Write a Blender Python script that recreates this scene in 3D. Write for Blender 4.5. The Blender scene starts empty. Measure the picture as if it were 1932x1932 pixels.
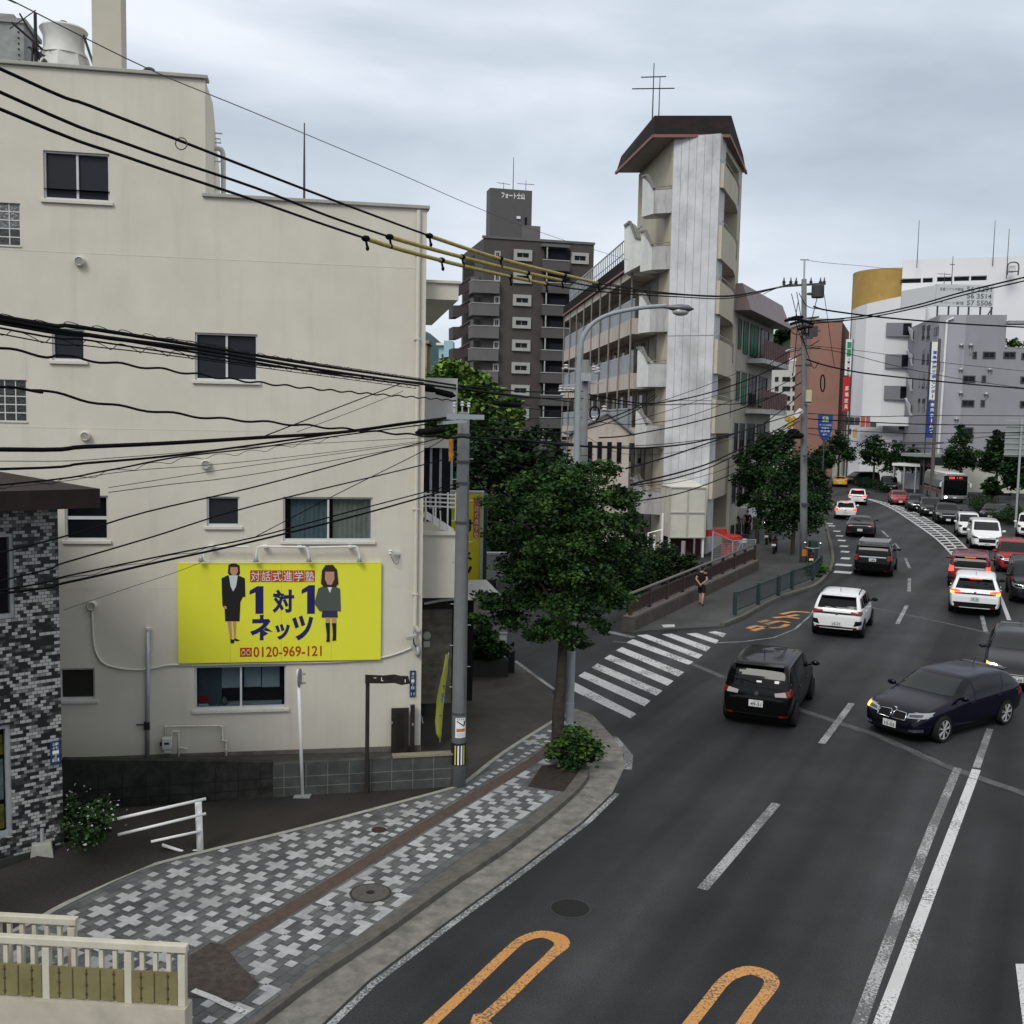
import bpy,bmesh,math,random
import numpy as np
from mathutils import Vector,Matrix
from mathutils.bvhtree import BVHTree
random.seed(7)
sc=bpy.context.scene
COL=sc.collection
PI=math.pi
V=Vector

# ------------------------------------------------------------------ camera
CAM_H,FPX=7.1,1932.0
PITCH=math.atan((966-800)/FPX)
ROLL=math.radians(1.15)
_R0=V((1,0,0));_F=V((0,math.cos(PITCH),-math.sin(PITCH)));_U0=V((0,math.sin(PITCH),math.cos(PITCH)))
_R=_R0*math.cos(ROLL)+_U0*math.sin(ROLL);_U=-_R0*math.sin(ROLL)+_U0*math.cos(ROLL)
CAMP=V((0,0,CAM_H))
cd=bpy.data.cameras.new('camera');cam=bpy.data.objects.new('camera',cd);COL.objects.link(cam)
cd.sensor_width=36;cd.lens=36.0;cd.clip_start=0.1;cd.clip_end=6000
m=Matrix.Identity(4)
for i in range(3):
    m[i][0]=_R[i];m[i][1]=_U[i];m[i][2]=-_F[i];m[i][3]=CAMP[i]
cam.matrix_world=m
sc.camera=cam

# ------------------------------------------------------------------ sky and sun (overcast)
SUN_EL,SUN_AZ=math.radians(45),math.radians(208)     # azimuth measured clockwise from +Y
w=bpy.data.worlds.new('World');sc.world=w;w.use_nodes=True
nt=w.node_tree;N=nt.nodes;LK=nt.links;N.clear()
def nd(tree,typ,**k):
    n=tree.nodes.new(typ)
    for a,b in k.items():
        if a=='ins':
            for i,v in b.items():n.inputs[i].default_value=v
        else:setattr(n,a,b)
    return n
out=nd(nt,'ShaderNodeOutputWorld')
sky=nd(nt,'ShaderNodeTexSky',sky_type='NISHITA',sun_disc=False,sun_elevation=SUN_EL,sun_rotation=SUN_AZ,air_density=1.0,dust_density=3.0)
bg1=nd(nt,'ShaderNodeBackground',ins={'Strength':0.09});LK.new(sky.outputs[0],bg1.inputs[0])
tc=nd(nt,'ShaderNodeTexCoord')
sep=nd(nt,'ShaderNodeSeparateXYZ');LK.new(tc.outputs['Generated'],sep.inputs[0])
mp=nd(nt,'ShaderNodeMapping');mp.inputs['Scale'].default_value=(1.0,1.0,3.4);mp.inputs['Location'].default_value=(0.35,0.1,0.62)
LK.new(tc.outputs['Generated'],mp.inputs[0])
n1=nd(nt,'ShaderNodeTexNoise',ins={'Scale':1.7,'Detail':6.0,'Roughness':0.5,'Distortion':0.35});LK.new(mp.outputs[0],n1.inputs[0])
n2=nd(nt,'ShaderNodeTexNoise',ins={'Scale':6.0,'Detail':5.0,'Roughness':0.55});LK.new(mp.outputs[0],n2.inputs[0])
mx=nd(nt,'ShaderNodeMath',operation='MULTIPLY_ADD',ins={1:0.22});LK.new(n2.outputs[0],mx.inputs[0]);LK.new(n1.outputs[0],mx.inputs[2])
tl=nd(nt,'ShaderNodeMath',operation='MULTIPLY_ADD',ins={1:0.06});LK.new(sep.outputs[0],tl.inputs[0]);LK.new(sep.outputs[2],tl.inputs[2])   # the cloud bands tilt a little
n3=nd(nt,'ShaderNodeMath',operation='MULTIPLY_ADD',ins={1:0.10});LK.new(n1.outputs[0],n3.inputs[0]);LK.new(tl.outputs[0],n3.inputs[2])
bd=nd(nt,'ShaderNodeValToRGB');LK.new(n3.outputs[0],bd.inputs[0])
for k,(p_,c_) in enumerate(((0.0,.62),(.19,.60),(.25,.50),(.30,.33),(.345,.44),(.40,.66),(1.0,.62))):
    q_=bd.color_ramp.elements[k] if k<2 else bd.color_ramp.elements.new(p_)
    q_.position=p_;q_.color=(c_,c_,c_,1)
mb_=nd(nt,'ShaderNodeMath',operation='MULTIPLY_ADD',ins={1:0.62,2:-0.31});LK.new(bd.outputs[0],mb_.inputs[0])
ms2=nd(nt,'ShaderNodeMath',operation='ADD');LK.new(mb_.outputs[0],ms2.inputs[0]);LK.new(mx.outputs[0],ms2.inputs[1])
rp=nd(nt,'ShaderNodeValToRGB');LK.new(ms2.outputs[0],rp.inputs[0])
e=rp.color_ramp.elements
e[0].position=0.40;e[0].color=(0.42,0.47,0.545,1)
e[1].position=0.80;e[1].color=(0.79,0.83,0.89,1)
el=rp.color_ramp.elements.new(0.60);el.color=(0.58,0.64,0.715,1)
# the cloud layer is thinner, and so brighter, towards the zenith
mr=nd(nt,'ShaderNodeMapRange',ins={1:0.35,2:1.0,3:1.0,4:1.05});LK.new(sep.outputs[2],mr.inputs[0])
ng=nd(nt,'ShaderNodeMapRange',ins={1:0.38,2:0.7,3:0.0,4:0.8});LK.new(sep.outputs[2],ng.inputs[0])
nm=nd(nt,'ShaderNodeMix',data_type='RGBA',ins={7:(0.80,0.79,0.775,1)});LK.new(ng.outputs[0],nm.inputs[0]);LK.new(rp.outputs[0],nm.inputs[6])
bg2=nd(nt,'ShaderNodeBackground');LK.new(nm.outputs[2],bg2.inputs[0]);LK.new(mr.outputs[0],bg2.inputs[1])
ms=nd(nt,'ShaderNodeMixShader',ins={0:0.88});LK.new(bg1.outputs[0],ms.inputs[1]);LK.new(bg2.outputs[0],ms.inputs[2]);LK.new(ms.outputs[0],out.inputs[0])
sl=bpy.data.lights.new('sun','SUN');so=bpy.data.objects.new('sun',sl);COL.objects.link(so)
sl.energy=1.35;sl.angle=math.radians(22);sl.color=(1.0,0.96,0.9)
sd=V((math.sin(SUN_AZ)*math.cos(SUN_EL),math.cos(SUN_AZ)*math.cos(SUN_EL),math.sin(SUN_EL)))
so.rotation_euler=sd.to_track_quat('Z','Y').to_euler();so.location=(0,0,80)
sc.view_settings.view_transform='Standard';sc.view_settings.look='None';sc.view_settings.exposure=0.30;sc.view_settings.gamma=1.0
sc.view_settings.use_curve_mapping=False
try:
    sc.cycles.use_denoising=True
except Exception:pass
sc.cycles.max_bounces=6;sc.cycles.diffuse_bounces=3;sc.cycles.glossy_bounces=3;sc.cycles.transparent_max_bounces=12
sc.cycles.caustics_reflective=False;sc.cycles.caustics_refractive=False

# ------------------------------------------------------------------ measuring helpers: a sight line met with a real plane
def ray(u,v):return _F+_R*((u-966)/FPX)+_U*((966-v)/FPX)
def G(u,v,z=0.0):
    d=ray(u,v);return CAMP+d*((z-CAM_H)/d.z)
def DP(u,v,dep):return CAMP+ray(u,v)*dep
def PLN(u,v,p,n):
    d=ray(u,v);return CAMP+d*((p-CAMP).dot(n)/d.dot(n))

# ------------------------------------------------------------------ materials
MATS={}
def mat(name,col,rough=0.6,var=0.0,vs=3.0,bump=0.0,bs=40.0,metal=0.0,spec=0.25,coat=0.0,emit=None,es=0.0,isl=0.0,dirt=0.0,dscale=0.6,dcol=None,stretch=None,trans=0.0,streak=0.0):
    if name in MATS:return MATS[name]
    M=bpy.data.materials.new(name);M.use_nodes=True;t=M.node_tree;b=t.nodes['Principled BSDF']
    b.inputs['Base Color'].default_value=(*col,1);b.inputs['Roughness'].default_value=rough;b.inputs['Metallic'].default_value=metal
    b.inputs['Specular IOR Level'].default_value=spec;b.inputs['Coat Weight'].default_value=coat;b.inputs['Coat Roughness'].default_value=0.03
    L=t.links
    geo=nd(t,'ShaderNodeNewGeometry');src=geo.outputs['Position']
    cur=None
    if var>0:
        n=nd(t,'ShaderNodeTexNoise',ins={'Scale':vs,'Detail':8.0,'Roughness':0.62});L.new(src,n.inputs[0])
        r=nd(t,'ShaderNodeMapRange',ins={1:0.3,2:0.7,3:1-var,4:1+var});L.new(n.outputs[0],r.inputs[0])
        mm=nd(t,'ShaderNodeMix',data_type='RGBA',blend_type='MULTIPLY',ins={0:1.0,6:(*col,1)});L.new(r.outputs[0],mm.inputs[7]);cur=mm.outputs[2]
    if isl>0:
        r=nd(t,'ShaderNodeMapRange',ins={3:1-isl,4:1+isl});L.new(geo.outputs['Random Per Island'],r.inputs[0])
        mm=nd(t,'ShaderNodeMix',data_type='RGBA',blend_type='MULTIPLY',ins={0:1.0,6:(*col,1)});L.new(r.outputs[0],mm.inputs[7])
        if cur:L.new(cur,mm.inputs[6])
        cur=mm.outputs[2]
    if dirt>0:                                     # stains and streaks with a shape of their own
        mpn=nd(t,'ShaderNodeMapping');mpn.inputs['Scale'].default_value=stretch or (1,1,1);L.new(src,mpn.inputs[0])
        n=nd(t,'ShaderNodeTexNoise',ins={'Scale':dscale,'Detail':9.0,'Roughness':0.7});L.new(mpn.outputs[0],n.inputs[0])
        r=nd(t,'ShaderNodeMapRange',ins={1:0.48,2:0.72,3:0.0,4:dirt});L.new(n.outputs[0],r.inputs[0])
        mm=nd(t,'ShaderNodeMix',data_type='RGBA',ins={6:(*col,1),7:(*(dcol or (0.03,0.03,0.028)),1)});L.new(r.outputs[0],mm.inputs[0])
        if cur:L.new(cur,mm.inputs[6])
        cur=mm.outputs[2]
    if streak>0:                                   # rain streaks running down a wall
        mpn=nd(t,'ShaderNodeMapping');mpn.inputs['Scale'].default_value=(3.2,3.2,0.16);L.new(src,mpn.inputs[0])
        n=nd(t,'ShaderNodeTexNoise',ins={'Scale':1.0,'Detail':6.0,'Roughness':0.7});L.new(mpn.outputs[0],n.inputs[0])
        r=nd(t,'ShaderNodeMapRange',ins={1:0.54,2:0.80,3:0.0,4:streak});L.new(n.outputs[0],r.inputs[0])
        mm=nd(t,'ShaderNodeMix',data_type='RGBA',ins={6:(*col,1),7:(*(dcol or (.2,.2,.2)),1)});L.new(r.outputs[0],mm.inputs[0])
        if cur:L.new(cur,mm.inputs[6])
        cur=mm.outputs[2]
    if cur:L.new(cur,b.inputs['Base Color'])
    if bump>0:
        n=nd(t,'ShaderNodeTexNoise',ins={'Scale':bs,'Detail':4.0});L.new(src,n.inputs[0])
        bp=nd(t,'ShaderNodeBump',ins={'Strength':bump,'Distance':0.02});L.new(n.outputs[0],bp.inputs['Height']);L.new(bp.outputs[0],b.inputs['Normal'])
    if emit:b.inputs['Emission Color'].default_value=(*emit,1);b.inputs['Emission Strength'].default_value=es
    if trans>0:
        tr=nd(t,'ShaderNodeBsdfTransparent',ins={0:(0.75,0.8,0.82,1)});mxs=nd(t,'ShaderNodeMixShader',ins={0:trans})
        L.new(b.outputs[0],mxs.inputs[1]);L.new(tr.outputs[0],mxs.inputs[2]);L.new(mxs.outputs[0],t.nodes['Material Output'].inputs[0])
    MATS[name]=M;return M

CREAM=mat('cream_render',(0.61,0.58,0.50),0.85,var=0.05,vs=1.3,bump=0.08,bs=40,streak=.30,dirt=0.18,dscale=0.5,dcol=(0.33,0.31,0.26),stretch=(1,1,0.35))
CREAM2=mat('cream_trim',(0.60,0.58,0.51),0.7,var=0.05,vs=4)
ALU=mat('aluminium',(0.55,0.57,0.58),0.4,var=0.05,vs=6)
DARKALU=mat('dark_aluminium',(0.06,0.06,0.065),0.45)
GLASS=mat('dark_glass',(0.007,0.008,0.011),0.10,spec=0.16,var=0.5,vs=0.9)
GLASST=mat('clear_glass',(0.02,0.022,0.025),0.04,spec=0.4,trans=0.88)
SCREEN=mat('insect_screen',(0.014,0.017,0.024),0.55)
ROOM=mat('dark_interior',(0.02,0.02,0.022),0.9,spec=.05)
CURTAIN=mat('beige_curtain',(0.55,0.51,0.42),0.9,var=0.15,vs=8)
CURTB=mat('blue_grey_curtain',(0.26,0.32,0.33),0.9,var=0.15,vs=6)
BLIND=mat('grey_blind',(0.50,0.55,0.60),0.8,var=0.05)
BLACK=mat('black_rubber',(0.014,0.014,0.015),0.6)
CABLE=mat('black_cable',(0.006,0.006,0.007),0.7,spec=0.08)
CABLEG=mat('grey_cable',(0.085,0.085,0.085),0.7,spec=.1)
YCOVER=mat('yellow_cable_cover',(0.40,0.32,0.085),0.55,var=0.2,vs=5)
CONC=mat('grey_concrete',(0.26,0.27,0.27),0.85,var=0.12,vs=6,bump=0.2,bs=60)
CONCP=mat('pole_concrete',(0.155,0.165,0.168),0.75,var=0.10,vs=5,dirt=0.25,dscale=2,dcol=(0.12,0.125,0.13),stretch=(1,1,0.2))
STEEL=mat('galvanised_steel',(0.36,0.38,0.40),0.45,var=0.12,vs=8,metal=0.3)
LAMPP=mat('grey_painted_steel',(0.27,0.31,0.33),0.4,var=0.06,vs=4)
WHITEP=mat('white_paint',(0.72,0.73,0.72),0.5,var=0.06,vs=5)
BROWNP=mat('dark_brown_paint',(0.026,0.022,0.020),0.5,var=0.2,vs=5)
BROWNR=mat('red_brown_railing',(0.055,0.035,0.032),0.55,var=0.2,vs=4)
GREENR=mat('dark_green_railing',(0.025,0.045,0.045),0.5,var=0.15,vs=4)
YELLOW=mat('sign_yellow',(0.76,0.76,0.05),0.45,var=0.02,vs=2)
NAVYT=mat('navy_lettering',(0.016,0.016,0.11),0.5)
REDT=mat('red_lettering',(0.42,0.055,0.012),0.5)
WHITET=mat('white_lettering',(0.75,0.75,0.74),0.5)
BLACKT=mat('black_lettering',(0.015,0.015,0.015),0.5)
BARK=mat('bark',(0.042,0.036,0.030),0.95,var=0.35,vs=9,bump=0.8,bs=25)
LEAF=mat('leaf_dark',(0.023,0.056,0.015),0.6,isl=0.4,var=0.35,vs=1.2,spec=0.12)
LEAFL=mat('leaf_light',(0.050,0.105,0.020),0.65,isl=0.35,var=0.3,vs=0.8,spec=0.12)
LEAFC=mat('leaf_camphor',(0.125,0.205,0.040),0.65,isl=0.3,var=0.35,vs=0.6,spec=0.1)
LEAFD=mat('leaf_deep',(0.011,0.026,0.010),0.65,isl=0.4,var=0.3,vs=0.8,spec=0.1)

# ------------------------------------------------------------------ mesh builder
class MB:
    def __init__(s):s.v=[];s.f=[];s.mi=[]
    def add(s,vs,fs,mi=0):
        o=len(s.v);s.v+=[tuple(p) for p in vs]
        for f in fs:s.f.append([o+i for i in f]);s.mi.append(mi)
        return s
    def poly(s,pts,mi=0):return s.add(pts,[list(range(len(pts)))],mi)
    def box(s,x0,x1,y0,y1,z0,z1,mi=0):
        return s.add([(x0,y0,z0),(x1,y0,z0),(x1,y1,z0),(x0,y1,z0),(x0,y0,z1),(x1,y0,z1),(x1,y1,z1),(x0,y1,z1)],
                     [[0,3,2,1],[4,5,6,7],[0,1,5,4],[1,2,6,5],[2,3,7,6],[3,0,4,7]],mi)
    def prism(s,pts,z0,z1,mi=0,cap=True,ztop=None):
        n=len(pts);zt=ztop or [z1]*n
        vs=[(p[0],p[1],z0) for p in pts]+[(p[0],p[1],zt[i]) for i,p in enumerate(pts)]
        fs=[[i,(i+1) % n,n+(i+1) % n,n+i] for i in range(n)]
        if cap:fs+=[list(range(n-1,-1,-1)),list(range(n,2*n))]
        return s.add(vs,fs,mi)
    def bar(s,a,b,wx,wz=None,mi=0,up=(0,0,1)):
        a=V(a);b=V(b);wz=wz or wx;d=(b-a).normalized();u=V(up)
        if abs(d.dot(u))>0.98:u=V((0,1,0))
        x=d.cross(u).normalized()*(wx/2);z=x.cross(d).normalized()*(wz/2)
        vs=[p+sx*x+sz*z for p in (a,b) for sx,sz in ((-1,-1),(1,-1),(1,1),(-1,1))]
        return s.add(vs,[[0,1,2,3],[7,6,5,4],[0,4,5,1],[1,5,6,2],[2,6,7,3],[3,7,4,0]],mi)
    def tube(s,path,r,n=6,mi=0,cap=True):
        P=[V(p) for p in path];k=len(P);rr=r if isinstance(r,(list,tuple)) else [r]*k
        vs=[];prev=None
        for i in range(k):
            d=(P[min(i+1,k-1)]-P[max(i-1,0)]).normalized()
            if prev is None:
                u=V((0,0,1)) if abs(d.z)<0.9 else V((1,0,0));x=d.cross(u).normalized()
            else:
                x=prev-d*prev.dot(d);x=x.normalized() if x.length>1e-6 else d.orthogonal().normalized()
            prev=x;y=d.cross(x)
            for j in range(n):
                a=2*PI*j/n;vs.append(P[i]+(x*math.cos(a)+y*math.sin(a))*rr[i])
        fs=[[i*n+j,i*n+(j+1) % n,(i+1)*n+(j+1) % n,(i+1)*n+j] for i in range(k-1) for j in range(n)]
        if cap:fs+=[list(range(n-1,-1,-1)),[(k-1)*n+j for j in range(n)]]
        return s.add(vs,fs,mi)
    def lathe(s,prof,c=(0,0,0),ax='z',n=20,mi=0,cap=True):
        vs=[]
        for r,h in prof:
            for j in range(n):
                a=2*PI*j/n;p=(r*math.cos(a),r*math.sin(a),h)
                if ax=='y':p=(p[0],p[2],p[1])
                elif ax=='x':p=(p[2],p[0],p[1])
                vs.append((p[0]+c[0],p[1]+c[1],p[2]+c[2]))
        k=len(prof)
        fs=[[i*n+j,i*n+(j+1) % n,(i+1)*n+(j+1) % n,(i+1)*n+j] for i in range(k-1) for j in range(n)]
        if cap:fs+=[list(range(n-1,-1,-1)),[(k-1)*n+j for j in range(n)]]
        return s.add(vs,fs,mi)
    def blob(s,c,r,n=8,mi=0):
        prof=[(max(0.001,r[0]*math.sin(PI*i/n)),-r[2]*math.cos(PI*i/n)) for i in range(n+1)]
        vs=[]
        for rr,h in prof:
            for j in range(2*n):
                a=PI*j/n;vs.append((c[0]+rr*math.cos(a),c[1]+rr*math.sin(a)*r[1]/r[0],c[2]+h))
        q=2*n
        return s.add(vs,[[i*q+j,i*q+(j+1) % q,(i+1)*q+(j+1) % q,(i+1)*q+j] for i in range(n) for j in range(q)],mi)
    def build(s,name,mats,parent=None,smooth=False,bevel=0.0,recalc=True,off=None):
        me=bpy.data.meshes.new(name)
        vs=s.v if off is None else [(x-off[0],y-off[1],z-off[2]) for x,y,z in s.v]
        me.from_pydata(vs,[],s.f);
        mats=mats if isinstance(mats,(list,tuple)) else [mats]
        for q in mats:me.materials.append(q)
        me.polygons.foreach_set('material_index',s.mi)
        if recalc:
            bm=bmesh.new();bm.from_mesh(me);bmesh.ops.recalc_face_normals(bm,faces=bm.faces);bm.to_mesh(me);bm.free()
        if smooth:me.polygons.foreach_set('use_smooth',[True]*len(me.polygons))
        me.update()
        o=bpy.data.objects.new(name,me);COL.objects.link(o)
        if parent:o.parent=parent
        if bevel>0:
            bv=o.modifiers.new('bevel','BEVEL');bv.width=bevel;bv.segments=2;bv.limit_method='ANGLE'
        return o

def tag(o,label,cat,group=None,kind=None):
    o['label']=label;o['category']=cat
    if group:o['group']=group
    if kind:o['kind']=kind
    return o
def thing(name,label,cat,loc=(0,0,0),rz=0.0,group=None):
    o=bpy.data.objects.new(name,None);COL.objects.link(o);o.empty_display_size=0.2
    o.location=loc;o.rotation_euler=(0,0,rz);return tag(o,label,cat,group)
def struct(o):o['kind']='structure';return o
def smooth_by_angle(o,deg=35):
    me=o.data;me.polygons.foreach_set('use_smooth',[True]*len(me.polygons))
    bm=bmesh.new();bm.from_mesh(me)
    for ed in bm.edges:
        if len(ed.link_faces)==2 and ed.calc_face_angle(0)>math.radians(deg):ed.smooth=False
    bm.to_mesh(me);bm.free();return o

_TC={}
def text_geo(body,bold=0.0):
    k=(body,bold)
    if k not in _TC:
        c=bpy.data.curves.new('glyphs','FONT');c.body=body;c.size=1.0;c.resolution_u=3;c.offset=bold
        o=bpy.data.objects.new('glyphs',c);COL.objects.link(o);bpy.context.view_layer.update()
        me=bpy.data.meshes.new_from_object(o.evaluated_get(bpy.context.evaluated_depsgraph_get()))
        vs=[tuple(v.co) for v in me.vertices];fs=[list(p.vertices) for p in me.polygons]
        bpy.data.objects.remove(o);bpy.data.curves.remove(c);bpy.data.meshes.remove(me)
        _TC[k]=(vs,fs)
    return _TC[k]
def put_text(mb,body,x0,x1,z0,z1,y,mi=0,bold=0.0,M=None,flip=False):
    """fit BODY into the rectangle x0..x1, z0..z1 on the plane y (facing -y)"""
    vs,fs=text_geo(body,bold)
    if not vs:return
    xa=min(p[0] for p in vs);xb=max(p[0] for p in vs);ya=min(p[1] for p in vs);yb=max(p[1] for p in vs)
    o=[]
    for p in vs:
        a=(p[0]-xa)/max(xb-xa,1e-6);b=(p[1]-ya)/max(yb-ya,1e-6)
        q=V((x0+(x1-x0)*a,y,z0+(z1-z0)*b));o.append(M @ q if M else q)
    mb.add(o,fs,mi)

# ================================================================== GROUND, ROAD, PAVEMENTS
RD=math.atan2(0.883,0.47)
def road_mat(name,base,speck=0.35,streak=0.28,rot=RD):
    M=bpy.data.materials.new(name);M.use_nodes=True;t=M.node_tree;L=t.links;b=t.nodes['Principled BSDF']
    b.inputs['Roughness'].default_value=0.75;b.inputs['Specular IOR Level'].default_value=0.18
    g=nd(t,'ShaderNodeNewGeometry')
    vr=nd(t,'ShaderNodeVectorRotate',rotation_type='Z_AXIS');vr.inputs['Angle'].default_value=-rot;L.new(g.outputs['Position'],vr.inputs[0])
    mp=nd(t,'ShaderNodeMapping');mp.inputs['Scale'].default_value=(0.030,0.55,1);L.new(vr.outputs[0],mp.inputs[0])
    a=nd(t,'ShaderNodeTexNoise',ins={'Scale':1.0,'Detail':3.0,'Roughness':0.5});L.new(mp.outputs[0],a.inputs[0])
    c=nd(t,'ShaderNodeTexNoise',ins={'Scale':38.0,'Detail':4.0,'Roughness':0.85});L.new(g.outputs['Position'],c.inputs[0])
    d=nd(t,'ShaderNodeTexNoise',ins={'Scale':0.45,'Detail':7.0,'Roughness':0.65});L.new(g.outputs['Position'],d.inputs[0])
    r1=nd(t,'ShaderNodeMapRange',ins={1:0.36,2:0.66,3:1-streak,4:1+streak*1.5});L.new(a.outputs[0],r1.inputs[0])
    r2=nd(t,'ShaderNodeMapRange',ins={1:0.3,2:0.7,3:1-speck,4:1+speck});L.new(c.outputs[0],r2.inputs[0])
    r3=nd(t,'ShaderNodeMapRange',ins={1:0.3,2:0.7,3:0.74,4:1.28});L.new(d.outputs[0],r3.inputs[0])
    m1=nd(t,'ShaderNodeMath',operation='MULTIPLY');L.new(r1.outputs[0],m1.inputs[0]);L.new(r2.outputs[0],m1.inputs[1])
    m2=nd(t,'ShaderNodeMath',operation='MULTIPLY');L.new(m1.outputs[0],m2.inputs[0]);L.new(r3.outputs[0],m2.inputs[1])
    mm=nd(t,'ShaderNodeMix',data_type='RGBA',blend_type='MULTIPLY',ins={0:1.0,6:(*base,1)});L.new(m2.outputs[0],mm.inputs[7]);L.new(mm.outputs[2],b.inputs['Base Color'])
    bp=nd(t,'ShaderNodeBump',ins={'Strength':0.35,'Distance':0.01});L.new(c.outputs[0],bp.inputs['Height']);L.new(bp.outputs[0],b.inputs['Normal'])
    return M
ASPH=road_mat('asphalt_road',(0.0285,0.0295,0.0315),speck=.55,streak=.48)
ASPHP=road_mat('asphalt_path',(0.062,0.063,0.063),streak=0.15)
ASPHB=road_mat('asphalt_brown',(0.026,0.0235,0.0215),streak=0.3)
DRIVE=mat('worn_concrete_drive',(0.055,0.051,0.045),0.85,var=0.28,vs=1.6,bump=0.3,bs=40,dirt=0.55,dscale=1.1,dcol=(0.045,0.042,0.038))
GUTTER=mat('gutter_concrete',(0.185,0.178,0.16),0.9,var=0.35,vs=4,bump=0.5,bs=50,dirt=0.6,dscale=2.5,dcol=(0.07,0.068,0.06))
KERB=mat('kerb_stone',(0.105,0.099,0.086),0.9,var=0.25,vs=5,bump=0.4,bs=50)
SOIL=mat('soil',(0.03,0.024,0.02),0.95,var=0.3,vs=9,bump=0.8,bs=20)
BANDB=mat('brown_band_paving',(0.082,0.060,0.051),0.85,var=0.22,vs=12)
TILEW=mat('white_paver',(0.355,0.365,0.375),0.8,var=0.18,vs=9,isl=0.14,dirt=0.7,dscale=1.1,dcol=(0.17,0.17,0.17))
MANH=mat('manhole_iron',(0.014,0.013,0.014),0.8,var=0.3,vs=30,metal=0.0,bump=0.6,bs=60)
MANHG=mat('manhole_grey',(0.085,0.08,0.075),0.75,var=0.25,vs=20)
def paver_mat():
    M=bpy.data.materials.new('dark_pavers');M.use_nodes=True;t=M.node_tree;L=t.links;b=t.nodes['Principled BSDF'];b.inputs['Roughness'].default_value=0.8
    g=nd(t,'ShaderNodeNewGeometry')
    vr=nd(t,'ShaderNodeVectorRotate',rotation_type='Z_AXIS');vr.inputs['Angle'].default_value=-RD;L.new(g.outputs['Position'],vr.inputs[0])
    br=nd(t,'ShaderNodeTexBrick',offset=0.5,ins={'Color1':(0.070,0.072,0.082,1),'Color2':(0.118,0.126,0.126,1),'Mortar':(0.040,0.040,0.038,1),'Scale':1.0,'Mortar Size':0.006,'Brick Width':0.28,'Row Height':0.14});L.new(vr.outputs[0],br.inputs[0])
    n=nd(t,'ShaderNodeTexNoise',ins={'Scale':2.2,'Detail':8.0,'Roughness':0.65});L.new(g.outputs['Position'],n.inputs[0])
    r=nd(t,'ShaderNodeMapRange',ins={1:0.3,2:0.7,3:0.62,4:1.3});L.new(n.outputs[0],r.inputs[0])
    mm=nd(t,'ShaderNodeMix',data_type='RGBA',blend_type='MULTIPLY',ins={0:1.0});L.new(br.outputs[0],mm.inputs[6]);L.new(r.outputs[0],mm.inputs[7]);L.new(mm.outputs[2],b.inputs['Base Color'])
    return M
PAVER=paver_mat()
def paint_mat(name,col,wear=0.5,sc_=26.0,under=(0.05,0.051,0.054)):
    M=bpy.data.materials.new(name);M.use_nodes=True;t=M.node_tree;L=t.links;b=t.nodes['Principled BSDF'];b.inputs['Roughness'].default_value=0.7
    g=nd(t,'ShaderNodeNewGeometry')
    n=nd(t,'ShaderNodeTexNoise',ins={'Scale':sc_,'Detail':6.0,'Roughness':0.75});L.new(g.outputs['Position'],n.inputs[0])
    n2=nd(t,'ShaderNodeTexNoise',ins={'Scale':0.9,'Detail':5.0});L.new(g.outputs['Position'],n2.inputs[0])
    ad=nd(t,'ShaderNodeMath',operation='MULTIPLY_ADD',ins={1:0.55});L.new(n2.outputs[0],ad.inputs[0]);L.new(n.outputs[0],ad.inputs[2])
    r=nd(t,'ShaderNodeMapRange',ins={1:0.98-wear*0.4,2:1.08-wear*0.4,3:0.0,4:0.9});L.new(ad.outputs[0],r.inputs[0])
    mm=nd(t,'ShaderNodeMix',data_type='RGBA',ins={6:(*col,1),7:(*under,1)});L.new(r.outputs[0],mm.inputs[0])
    v=nd(t,'ShaderNodeMapRange',ins={1:0.3,2:0.7,3:0.78,4:1.1});L.new(n2.outputs[0],v.inputs[0])
    m2=nd(t,'ShaderNodeMix',data_type='RGBA',blend_type='MULTIPLY',ins={0:1.0});L.new(mm.outputs[2],m2.inputs[6]);L.new(v.outputs[0],m2.inputs[7]);L.new(m2.outputs[2],b.inputs['Base Color'])
    return M
PAINT=paint_mat('road_paint_white',(0.56,0.57,0.57),0.42)
PAINTW=paint_mat('road_paint_worn',(0.42,0.43,0.43),0.72)
PAINTO=paint_mat('road_paint_orange',(0.56,0.27,0.075),0.55)
def flat_poly(pts,z):return [(p[0],p[1],z) for p in pts]
def ribbon(mb,pts,wd,z,mi=0):
    P=[V((p[0],p[1],0)) for p in pts];k=len(P);W=wd if isinstance(wd,(list,tuple)) else [wd]*k
    vs=[]
    for i in range(k):
        d=(P[min(i+1,k-1)]-P[max(i-1,0)]).normalized();nn=V((-d.y,d.x,0))*(W[i]/2)
        vs+=[(P[i].x+nn.x,P[i].y+nn.y,z),(P[i].x-nn.x,P[i].y-nn.y,z)]
    mb.add(vs,[[2*i,2*i+1,2*i+3,2*i+2] for i in range(k-1)],mi)
def smooth_pts(pts,n=4):
    P=[V(p) for p in pts];out_=[]
    for i in range(len(P)-1):
        p0=P[max(i-1,0)];p1=P[i];p2=P[i+1];p3=P[min(i+2,len(P)-1)]
        for j in range(n):
            t=j/n
            out_.append(0.5*((2*p1)+(p2-p0)*t+(2*p0-5*p1+4*p2-p3)*t*t+(3*p1-p0-3*p2+p3)*t ** 3))
    out_.append(P[-1]);return out_
def Gs(l,z=0.0):return [G(u,v,z) for u,v in l]

b=MB();b.poly([(-2500,-600,-0.004),(2500,-600,-0.004),(2500,3000,-0.004),(-2500,3000,-0.004)]);struct(b.build('ground',DRIVE))
b=MB();b.poly([(-40,-40,0),(140,-40,0),(140,220,0),(-40,220,0)]);struct(b.build('road',ASPH))

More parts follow.
